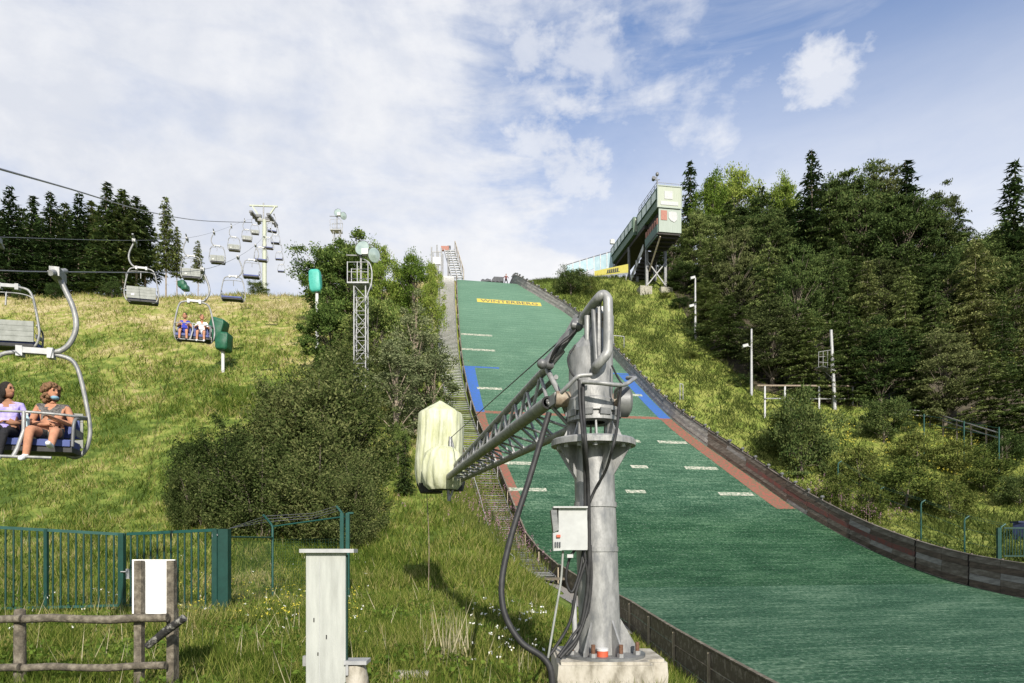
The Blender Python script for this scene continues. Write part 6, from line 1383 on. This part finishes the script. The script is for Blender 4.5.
# ================================================================== PEOPLE
PM = {}
def pm(name, c, c2=None, sc=14): 
    if name not in PM: PM[name] = mat(name, c, c2 or tuple(min(1, x * 1.35) for x in c), sc, 0.8, 0, 0.0 if 'skin' in name else 0.9, 22, spec=0.25)
    return PM[name]
SKIN1 = ('tan_skin', (0.25, 0.125, 0.075)); SKIN2 = ('warm_skin', (0.34, 0.165, 0.10))
def person(label, J, xf, mats, head_turn=0.0, hair='long', haircol=(0.02, 0.014, 0.01), group=None, extra=None, nod=0.0):
    """one continuous skinned body; J gives the joints in local metres, xf places it"""
    names = list(J.keys()); V = [Vector(J[n][0]) for n in names]; rad = [J[n][1] for n in names]
    E = [('pelvis', 'waist'), ('waist', 'chest'), ('chest', 'neck0'), ('neck0', 'neck1')]
    for s in 'LR': E += [('chest', 'sh' + s), ('sh' + s, 'el' + s), ('el' + s, 'wr' + s), ('wr' + s, 'pa' + s), ('pelvis', 'hi' + s), ('hi' + s, 'kn' + s), ('kn' + s, 'an' + s), ('an' + s, 'to' + s)]
    me = bpy.data.meshes.new('p'); me.from_pydata(V, [(names.index(a), names.index(b)) for a, b in E], [])
    o = bpy.data.objects.new('p', me); COL.objects.link(o); md = o.modifiers.new('s', 'SKIN'); md.use_smooth_shade = True
    for i, r in enumerate(rad):
        sv = me.skin_vertices[0].data[i]; sv.radius = (r, r); sv.use_root = names[i] == 'pelvis'
    sb = o.modifiers.new('u', 'SUBSURF'); sb.levels = 2; sb.render_levels = 2
    dg = bpy.context.evaluated_depsgraph_get(); dg.update(); em = bpy.data.meshes.new_from_object(o.evaluated_get(dg)); bpy.data.objects.remove(o)
    b = MB(); reg = {'pelvis': 2, 'waist': 1, 'chest': 1, 'neck0': 0, 'neck1': 0, 'sh': 1, 'el': 0, 'wr': 0, 'pa': 0, 'hi': 2, 'kn': 3, 'an': 3, 'to': 4}
    segs = []
    for a, c in E:
        key = c[:2] if c[:-1] in ('sh', 'el', 'wr', 'pa', 'hi', 'kn', 'an', 'to') else c
        r = reg[key]
        if key == 'hi': r = 2
        segs.append((V[names.index(a)], V[names.index(c)], r, key))
    def region(p):
        best, br = 9, 0
        for a, c, r, key in segs:
            d = c - a; t = max(0, min(1, (p - a).dot(d) / max(d.length_squared, 1e-8))); q = (p - a - d * t).length
            if q < best:
                best = q; br = r
                if key == 'el' and t < mats.get('sleeve', 0.45): br = 1
                if key == 'kn' and t < mats.get('short', 1.1): br = 2
                if key == 'an' and mats.get('short', 1.1) > 1: br = 2
                if key == 'neck0' and t < 0.25: br = 1
                if key == 'an' and t > 0.93: br = 4
                if key == 'wr' and mats.get('sleeve', 0.45) > 1: br = 1
        return br
    for p in em.polygons: b.add([em.vertices[i].co for i in p.vertices], [tuple(range(len(p.vertices)))], region(p.center), True)
    # merge the doubled vertices of the copied faces
    hc = Vector(J['neck1'][0]) + Vector((0, -0.015, 0.115)); Mh = Matrix.Rotation(head_turn, 3, 'Z') @ Matrix.Rotation(nod, 3, 'X')
    H = lambda x, y, z: hc + Mh @ Vector((x, y, z))
    b.ball(hc, (0.076, 0.094, 0.118), 0, 16, 12, Mh); b.ball(H(0, -0.03, -0.055), (0.056, 0.062, 0.060), 0, 12, 8, Mh)
    b.ball(H(0, -0.098, -0.012), (0.014, 0.022, 0.024), 0, 8, 6, Mh)
    for s in (-1, 1): b.ball(H(s * 0.077, 0.012, -0.005), (0.012, 0.024, 0.034), 0, 8, 6, Mh); b.ball(H(s * 0.032, -0.082, 0.018), (0.016, 0.014, 0.010), 5, 8, 6, Mh); b.ball(H(s * 0.032, -0.086, 0.040), (0.022, 0.012, 0.005), 6, 8, 5, Mh)
    b.ball(H(0, -0.084, -0.056), (0.026, 0.012, 0.008), 7, 8, 5, Mh)
    for s in 'LR':  # palm and five bent fingers
        w, pa = Vector(J['wr' + s][0]), Vector(J['pa' + s][0]); d = (pa - w).normalized(); side = d.cross(Vector((0, 0, 1))).normalized(); dn = side.cross(d).normalized()
        if dn.z > 0: dn = -dn
        for k, L in enumerate((0.062, 0.072, 0.068, 0.052)):
            o_ = pa + side * (0.027 - 0.018 * k) - d * 0.01; b.tube([o_, o_ + d * L * 0.5 + dn * 0.006, o_ + d * L * 0.75 + dn * 0.028, o_ + d * L * 0.72 + dn * 0.05], [0.010, 0.009, 0.008, 0.006], 6, 0)
        inn = side if (Vector((0, 0, 0)) - pa).dot(side) > 0 else -side
        o_ = w.lerp(pa, 0.45); b.tube([o_, o_ + inn * 0.036 + d * 0.012, o_ + inn * 0.046 + d * 0.038 + dn * 0.01], [0.012, 0.010, 0.007], 6, 0)
    ms = [mats['skin'], mats['top'], mats['bottom'], mats.get('leg', mats['skin']), mats['shoes'], pm('eye', (0.02, 0.015, 0.012)), pm('brow', haircol), pm('lips', (0.30, 0.11, 0.09))]
    bm = bmesh.new(); me2 = b.mesh('person'); bm.from_mesh(me2); bmesh.ops.remove_doubles(bm, verts=bm.verts, dist=0.0006); bmesh.ops.recalc_face_normals(bm, faces=bm.faces); bm.to_mesh(me2); bm.free()
    for m in ms: me2.materials.append(m)
    o = bpy.data.objects.new('person', me2); COL.objects.link(o); o.matrix_world = xf; tag(o, label, 'person', group)
    h = MB(); rnd = random.Random(len(label))
    if hair == 'long':
        h.ball(H(0, 0.022, 0.022), (0.090, 0.100, 0.112), 0, 16, 12, Mh); h.ball(H(0, 0.07, -0.07), (0.085, 0.06, 0.12), 0, 14, 10, Mh); h.ball(H(-0.03, 0.085, -0.17), (0.06, 0.05, 0.10), 0, 12, 8, Mh)
        for s in (-1, 1): h.ball(H(s * 0.072, 0.01, -0.04), (0.022, 0.05, 0.08), 0, 10, 8, Mh)
    elif hair == 'curly':
        for _ in range(190):
            a, t = rnd.uniform(0, 6.28), rnd.uniform(-0.9, 1.0); r = (1 - t * t) ** 0.5; x, y, z = r * math.cos(a), r * math.sin(a), t
            if y < -0.35 and z < 0.45: continue
            h.ball(H(x * 0.118, 0.022 + y * 0.124, 0.008 + z * 0.138 - (0.05 if y > 0.2 and z < 0 else 0)), rnd.uniform(0.018, 0.036), 0, 7, 5)
    else: h.ball(H(0, 0.016, 0.030), (0.084, 0.094, 0.100), 0, 14, 10, Mh)
    hm = h.mesh('hair'); hm.materials.append(pm('hair_%d' % len(label), haircol, tuple(x * 2.2 for x in haircol), 60)); ho = bpy.data.objects.new('hair', hm); COL.objects.link(ho); ho.parent = o
    if extra: extra(o, H, Mh)
    return o

def sitter(cx, s, arms, legs, lean=0.0, wide=1.0):
    w = wide
    J = {'pelvis': ((cx, -0.14, s + 0.10), 0.15 * w), 'waist': ((cx, -0.12 + lean * 0.4, s + 0.29), 0.128 * w), 'chest': ((cx, -0.10 + lean, s + 0.46), 0.142 * w), 'neck0': ((cx, -0.10 + lean, s + 0.60), 0.055), 'neck1': ((cx, -0.12 + lean, s + 0.655), 0.048)}
    for sd, k in (('L', -1), ('R', 1)):
        el, wr, pa = arms[sd]; kn, an, to = legs[sd]
        J['sh' + sd] = ((cx + k * 0.175 * w, -0.09 + lean, s + 0.545), 0.058 * w); J['el' + sd] = ((cx + el[0], el[1], s + el[2]), 0.045 * w); J['wr' + sd] = ((cx + wr[0], wr[1], s + wr[2]), 0.032); J['pa' + sd] = ((cx + pa[0], pa[1], s + pa[2]), 0.030)
        J['hi' + sd] = ((cx + k * 0.095, -0.22, s + 0.09), 0.095 * w); J['kn' + sd] = ((cx + kn[0], kn[1], s + kn[2]), 0.064 * w); J['an' + sd] = ((cx + an[0], an[1], s + an[2]), 0.043 * w); J['to' + sd] = ((cx + to[0], to[1], s + to[2]), 0.038)
    return J

# ================================================================== CHAIRLIFT
SEAT = -2.71
def chair_parts(o, occupied, low=False):
    X0 = -0.30
    m = MB(); m.tube([(0, -0.36, -0.15), (0, 0.36, 0.15)], 0.045, 8); m.box((0, 0, -0.05), (0.14, 0.36, 0.14)); m.build('rope_grip', M_['galv'], o)
    m = MB(); m.tube(curve([(0, 0, -0.02), (0.05, 0, -0.16), (0.21, 0, -0.55), (0.25, 0, -0.85), (0.17, 0, -1.10), (0.02, 0, -1.25), (-0.22, 0, -1.29)], 5), 0.042, 8); m.build('hanger', M_['galv'], o)
    m = MB(); m.box((X0, 0, -1.28), (0.46, 0.11, 0.09)); m.box((X0 + 0.21, 0, -1.30), (0.09, 0.13, 0.16)); m.box((X0 - 0.21, 0, -1.30), (0.09, 0.13, 0.16)); m.build('clamp_block', M_['steel_light'], o)
    half = [(0.22, -1.30), (0.46, -1.36), (0.57, -1.52), (0.65, -1.85), (0.73, -2.34), (0.735, -2.58), (0.67, -2.81), (0.54, -2.92), (0.40, -2.88)]
    m = MB()
    for k in (-1, 1): m.tube(curve([(X0 + k * x, 0.02, z) for x, z in half], 4), 0.034, 8)
    m.tube([(X0 - 0.4, 0.02, -2.88), (X0 + 0.4, 0.02, -2.88)], 0.034, 8); m.build('frame', M_['galv'], o)
    m = MB(); m.box((X0, -0.22, SEAT - 0.05), (1.20, 0.48, 0.10)); m.box((X0, -0.47, SEAT - 0.06), (1.20, 0.06, 0.09)); m.build('seat', M_['seatblue'], o)
    m = MB(); m.box((X0, -0.19, SEAT - 0.15), (1.24, 0.56, 0.08)); m.build('seat_pan', M_['black'], o)
    for z in ((-2.70,) if low else (-2.70, -2.56, -2.42, -2.28)):
        m = MB(); m.box((X0, 0.075, z), (1.26, 0.03, 0.134)); m.build('back_slat', M_['slat'], o)
    if not low: m = MB(); m.box((X0, 0.045, -2.44), (1.18, 0.03, 0.36)); m.build('back_pad', M_['seatblue'], o)
    for k in (-1, 1):
        m = MB(); m.tube(curve([(X0 + k * 0.68, 0.02, -2.30), (X0 + k * 0.66, -0.2, -2.34), (X0 + k * 0.64, -0.42, -2.42), (X0 + k * 0.62, -0.45, SEAT - 0.1)], 4), 0.026, 7); m.box((X0 + k * 0.64, -0.2, -2.58), (0.03, 0.36, 0.10)); m.build('armrest', M_['galvdk'], o)
    m = MB()
    if occupied:
        m.tube(curve([(X0 + 0.70, 0.0, -2.28), (X0 + 0.64, -0.36, -2.33), (X0 + 0.45, -0.47, -2.33), (X0, -0.50, -2.32), (X0 - 0.45, -0.47, -2.33), (X0 - 0.64, -0.36, -2.33), (X0 - 0.70, 0.0, -2.28)], 4), 0.020, 7)
        m.tube([(X0, -0.50, -2.32), (X0 + 0.02, -0.56, -2.62), (X0 - 0.03, -0.66, -2.90), (X0 - 0.07, -0.70, -3.02)], 0.030, 7); m.tube([(X0 - 0.5, -0.70, -3.02), (X0 + 0.42, -0.70, -3.02)], 0.024, 7)
    else:
        m.tube(curve([(X0 + 0.66, 0.03, -1.90), (X0 + 0.62, 0.10, -1.62), (X0 + 0.4, 0.12, -1.52), (X0, 0.12, -1.50), (X0 - 0.4, 0.12, -1.52), (X0 - 0.62, 0.10, -1.62), (X0 - 0.66, 0.03, -1.90)], 4), 0.018, 6); m.tube([(X0, 0.12, -1.50), (X0, 0.16, -1.85)], 0.022, 6)
    m.build('safety_bar', M_['galv'], o)
    m = MB(); m.box((X0 + 0.36, 0.098, -2.60), (0.14, 0.012, 0.09)); m.build('number_plate', M_['white'], o)

GCH = 'double chairs hanging on the lift ropes'
A = [ # downhill side, facing the viewer: px, row, depth, label
    ('g', 58, 272, 10.8, 'nearest lift chair carrying two women at the left edge', True), ('h', 202.5, 269.7, 27.2, 'lift chair carrying two children above the lift meadow', True),
    ('i', 238, 256.8, 44, 'empty blue seated lift chair just above the meadow crest', False), ('j', 255.5, 245, 58, 'empty blue seated chair left of the lift mast, second empty one on the downhill rope', False),
    ('k', 264, 236, 75, 'lift chair hanging right in front of the lift mast', False), ('l', 270.5, 228, 91, 'upper of the small chairs directly right of the lift mast', False), ('n', 277.5, 227, 112, 'small chair right of the mast, rightmost below the sheaves', False)]
Bc = [('q', -4, 237, 18.2, 'empty slatted lift chair cut by the left edge above the women', False), ('a', 134.6, 240.4, 32.5, 'largest empty slatted chair in front of the crest pines', False), ('b', 187, 238, 49.5, 'slatted chair directly above the two children', False),
      ('c', 214, 232, 65, 'slatted chair right of the lone pines, third empty one on the uphill rope', False), ('d', 231.4, 226, 82, 'slatted chair fourth on the uphill rope against the sky', False), ('e', 244.7, 220.5, 99, 'small slatted chair near the left sheaves of the mast', False), ('f', 253, 217, 118, 'smallest slatted chair at the left sheaves of the mast', False)]
far = [('m', 274, 214, 104, 'small chair hanging close under the right sheaves of the mast'), ('o', 281, 245, 128, 'tiny low chair right of the mast above the crest'), ('p', 283, 258, 136, 'lowest tiny chair touching the crest right of the mast')]
tmp = thing('lift_chair', 'x', 'chair lift', (0, 0, 0), GCH); chair_parts(tmp, False); PROTO_E = tmp
tmp2 = thing('lift_chair', 'x', 'chair lift', (0, 0, 0), GCH); chair_parts(tmp2, True); PROTO_O = tmp2
tmp3 = thing('lift_chair', 'x', 'chair lift', (0, 0, 0), GCH); chair_parts(tmp3, False, True); PROTO_L = tmp3
for t in (tmp, tmp2, tmp3): t['category'] = 'lift chair'
pa = {k: atd(px, row, d) for k, px, row, d, *_ in A}; pb = {k: atd(px, row, d) for k, px, row, d, *_ in Bc}
rotA = math.atan2(-(pa['h'].x - pa['g'].x), pa['h'].y - pa['g'].y)
used = {False: False, True: False, 'low': False}; CH = {}
def put_chair(p, rot, lab, occ):
    pr = PROTO_L if occ == 'low' else PROTO_O if occ else PROTO_E
    if not used[occ]: used[occ] = True; pr.location = p; pr.rotation_euler = (0, 0, rot); pr['label'] = lab; return pr
    return dup(pr, p, rot, lab)
for k, px, row, d, lab, occ in A: CH[k] = put_chair(pa[k], rotA * (1.0 if k in 'gh' else 0.8) + random.uniform(-0.05, 0.05) * (k not in 'gh'), lab, occ or 'low')
for k, px, row, d, lab, occ in Bc: CH[k] = put_chair(pb[k], math.pi + rotA * 0.8 + random.uniform(-0.05, 0.05), lab, occ)
for k, px, row, d, lab in far: CH[k] = put_chair(atd(px, row, d), rotA * 0.5 + (0 if k != 'm' else 0.3), lab, 'low')

# ---- mast
YM = 106.0
def mast():
    P = lambda px, row: at(px, row, YM); b = P(264.5, 250); g_ = g1(b.x, YM); o = thing('lift_mast', 'pale green chairlift mast with a V shaped crossarm on the crest', 'lift mast', (b.x, YM, g_))
    m = MB(); m.tube([(b.x, YM, g_ - 1), (b.x, YM, P(264, 220).z)], [0.36, 0.30], 12); m.build('mast_tube', M_['mast'], o)
    m = MB(); m.beam(P(249.5, 205.5), P(277.5, 206.5), 0.22, 0.2); m.build('crossbeam', M_['mast'], o)
    for a, c in (((252.5, 206), (261.5, 220)), ((275, 207), (266, 220))): m = MB(); m.beam(P(*a), P(*c), 0.2, 0.2); m.build('arm', M_['mast'], o)
    m = MB(); m.tube([P(263.5, 222), P(263.5, 203)], 0.10, 6); m.beam(P(258, 220), P(270, 220.5), 0.3, 0.35); m.build('ladder', M_['galv'], o)
    for px, row in ((255, 218), (272, 220.5)):
        m = MB(); c = P(px, row)
        for k in range(4): m.lathe(c + Vector((0, -1.5 + k, 0)), [(0, -0.1), (0.36, -0.1), (0.36, 0.1), (0, 0.1)], 12, M=Matrix.Rotation(R(90), 3, 'Y'))
        m.box(c + Vector((0.05, 0, 0.1)), (0.5, 3.8, 0.3)); m.box(c + Vector((0.4 if px < 264 else -0.4, 0, 0.3)), (1.2, 0.4, 0.4)); m.build('sheave_train', M_['galvdk'], o)
    return P(252.5, 219), P(275, 221.5)
sl, sr_ = mast()
def rope(lab, pts, r, nm='haul_rope'):
    m = MB(); m.tube(pts, r, 6); m.build('wire', M_['rope'], thing(nm, lab, 'rope', pts[len(pts) // 2]))
pl = [pb[k] + Vector((0, 0, 0.0)) for k in ('q', 'a', 'b', 'c', 'd', 'e')]; pl = [atd(-90, 233, 15)] + pl + [sl, pb['f']]
rope('uphill haul rope carrying the slatted chairs', curve(pl, 6), 0.010)
pr_ = [pa[k] for k in ('g', 'h', 'i', 'j', 'k', 'l')]; pr_ = [atd(-60, 264, 9.2)] + pr_ + [sr_, pa['n'], atd(281, 245, 128), atd(283, 258, 136)]
rope('downhill haul rope carrying the occupied chairs', curve(pr_, 6), 0.010)
rope('thick cable crossing the upper left sky down to the mast', curve([atd(-90, 143, 20), atd(0, 169, 26), atd(72, 189.5, 40), atd(145, 211, 64), atd(200, 220.5, 86), atd(252, 222.5, 105)], 6), 0.045, 'cable')

# ---- riders
def chair_xf(k): c = CH[k]; return Matrix.Translation(c.location) @ Matrix.Rotation(c.rotation_euler.z, 4, 'Z')
def mask(o, H, Mh):
    m = MB(); m.ball(H(0.0, -0.062, -0.085), (0.062, 0.052, 0.036), 0, 12, 8, Mh); q = m.mesh('face_mask'); q.materials.append(pm('blue_mask', (0.16, 0.28, 0.36))); x = bpy.data.objects.new('face_mask', q); COL.objects.link(x); x.parent = o
XC = -0.30; XG = chair_xf('g')
w1 = person('woman with long black hair in a lilac shirt and black trousers on the nearest chair', sitter(XC - 0.33, SEAT, {'L': ((-0.25, -0.16, 0.30), (-0.15, -0.36, 0.22), (-0.10, -0.42, 0.24)), 'R': ((0.25, -0.17, 0.29), (0.13, -0.38, 0.22), (0.06, -0.43, 0.25))},
    {'L': ((-0.12, -0.58, 0.10), (-0.13, -0.60, -0.30), (-0.12, -0.76, -0.35)), 'R': ((0.12, -0.60, 0.08), (0.07, -0.66, -0.32), (0.08, -0.82, -0.37))}, 0.0, 1.0),
    XG, {'skin': pm(*SKIN1), 'top': pm('lilac_shirt', (0.24, 0.19, 0.52), (0.46, 0.41, 0.66), 9), 'bottom': pm('black_trousers', (0.012, 0.012, 0.014)), 'shoes': M_['shoe'], 'sleeve': 0.7}, head_turn=R(62), hair='long', haircol=(0.010, 0.008, 0.007), group='riders on the nearest chair')
w2 = person('woman with curly brown hair in a dark sleeveless top and shorts on the nearest chair', sitter(XC + 0.26, SEAT, {'L': ((-0.28, -0.14, 0.28), (-0.02, -0.34, 0.24), (0.06, -0.37, 0.25)), 'R': ((0.29, -0.16, 0.27), (0.10, -0.37, 0.32), (0.02, -0.40, 0.36))},
    {'L': ((-0.15, -0.60, 0.13), (-0.19, -0.64, -0.30), (-0.23, -0.78, -0.35)), 'R': ((0.17, -0.58, 0.12), (0.17, -0.78, -0.16), (0.17, -0.92, -0.10))}, 0.0, 1.12),
    XG, {'skin': pm(*SKIN2), 'top': pm('dark_print_top', (0.03, 0.028, 0.028), (0.16, 0.15, 0.14), 30), 'bottom': pm('dark_shorts', (0.04, 0.04, 0.045), (0.12, 0.12, 0.11), 25), 'shoes': M_['shoe'], 'sleeve': 0.0, 'short': 0.5}, head_turn=R(52), hair='curly', haircol=(0.10, 0.055, 0.028), group='riders on the nearest chair', extra=mask)
# bottle and backpack beside them
def carry():
    p = XG @ Vector((XC - 0.02, -0.30, SEAT + 0.26)); o = thing('water_bottle', 'clear blue water bottle held between the two women', 'bottle', p)
    m = MB(); m.lathe(p, [(0, -0.10), (0.034, -0.10), (0.036, 0.06), (0.016, 0.10), (0.016, 0.125)], 12); m.build('body', M_['railglass'], o); m = MB(); m.lathe(p, [(0.018, 0.118), (0.018, 0.145), (0, 0.145)], 10); m.build('cap', M_['white'], o)
carry()
XH = chair_xf('h')
def kid(cx, lab, top, bottom, hc, turn, bare):
    J = sitter(cx, SEAT, {'L': ((-0.25, -0.18, 0.30), (-0.16, -0.40, 0.34), (-0.10, -0.46, 0.34)), 'R': ((0.26, -0.18, 0.30), (0.16, -0.40, 0.33), (0.12, -0.46, 0.34))}, {'L': ((-0.12, -0.55, 0.10), (-0.13, -0.60, -0.28), (-0.13, -0.74, -0.33)), 'R': ((0.12, -0.56, 0.10), (0.13, -0.62, -0.28), (0.13, -0.76, -0.33))}, 0.0, 0.92)
    person(lab, J, XH, {'skin': pm(*SKIN2), 'top': top, 'bottom': bottom, 'shoes': pm('dark_shoe', (0.03, 0.03, 0.032)) if bare else M_['shoe'], 'sleeve': 0.15 if bare else 0.6, 'short': 0.75}, head_turn=turn, hair='short', haircol=hc, group='riders on the second occupied chair')
kid(XC - 0.32, 'dark haired child in a blue tank top riding on the second occupied chair', pm('blue_tank_top', (0.03, 0.04, 0.28)), pm('blue_shorts', (0.03, 0.05, 0.20)), (0.012, 0.010, 0.010), R(-12), True)
kid(XC + 0.30, 'brown haired child in a white shirt riding on the second occupied chair', pm('white_shirt', (0.72, 0.72, 0.72)), pm('grey_shorts', (0.30, 0.30, 0.32)), (0.05, 0.028, 0.016), R(25), False)
# person standing on the knoll
def stander():
    p = at(506, 283, 106.5); s_, t_ = xy_st(p.x, p.y); z = float(ZJ(s_)); h = 0.0
    J = {'pelvis': ((0, 0, .98), .13), 'waist': ((0, -.03, 1.14), .12), 'chest': ((0, -.06, 1.34), .135), 'neck0': ((0, -.07, 1.50), .055), 'neck1': ((0, -.09, 1.56), .048)}
    for sd, k in (('L', -1), ('R', 1)):
        J['sh' + sd] = ((k * .18, -.06, 1.44), .058); J['el' + sd] = ((k * .36, -.05, 1.22), .045); J['wr' + sd] = ((k * .34, -.26, 1.10), .033); J['pa' + sd] = ((k * .30, -.34, 1.08), .03)
        J['hi' + sd] = ((k * .10, 0, .92), .10); J['kn' + sd] = ((k * .20, -.10, .50), .066); J['an' + sd] = ((k * .28, 0, .08), .045); J['to' + sd] = ((k * .30, -.17, .03), .04)
    person('person in dark red jacket and black trousers standing at the top of the green slope', J, Matrix.Translation((p.x, p.y, z + 0.02)) @ Matrix.Rotation(R(12), 4, 'Z') @ Matrix.Scale(1.04, 4), {'skin': pm(*SKIN2), 'top': pm('dark_red_jacket', (0.10, 0.022, 0.022)), 'bottom': pm('black_trousers', (0.012, 0.012, 0.014)), 'shoes': pm('dark_shoe', (0.03, 0.03, 0.032)), 'sleeve': 1.2}, hair='short')
stander()
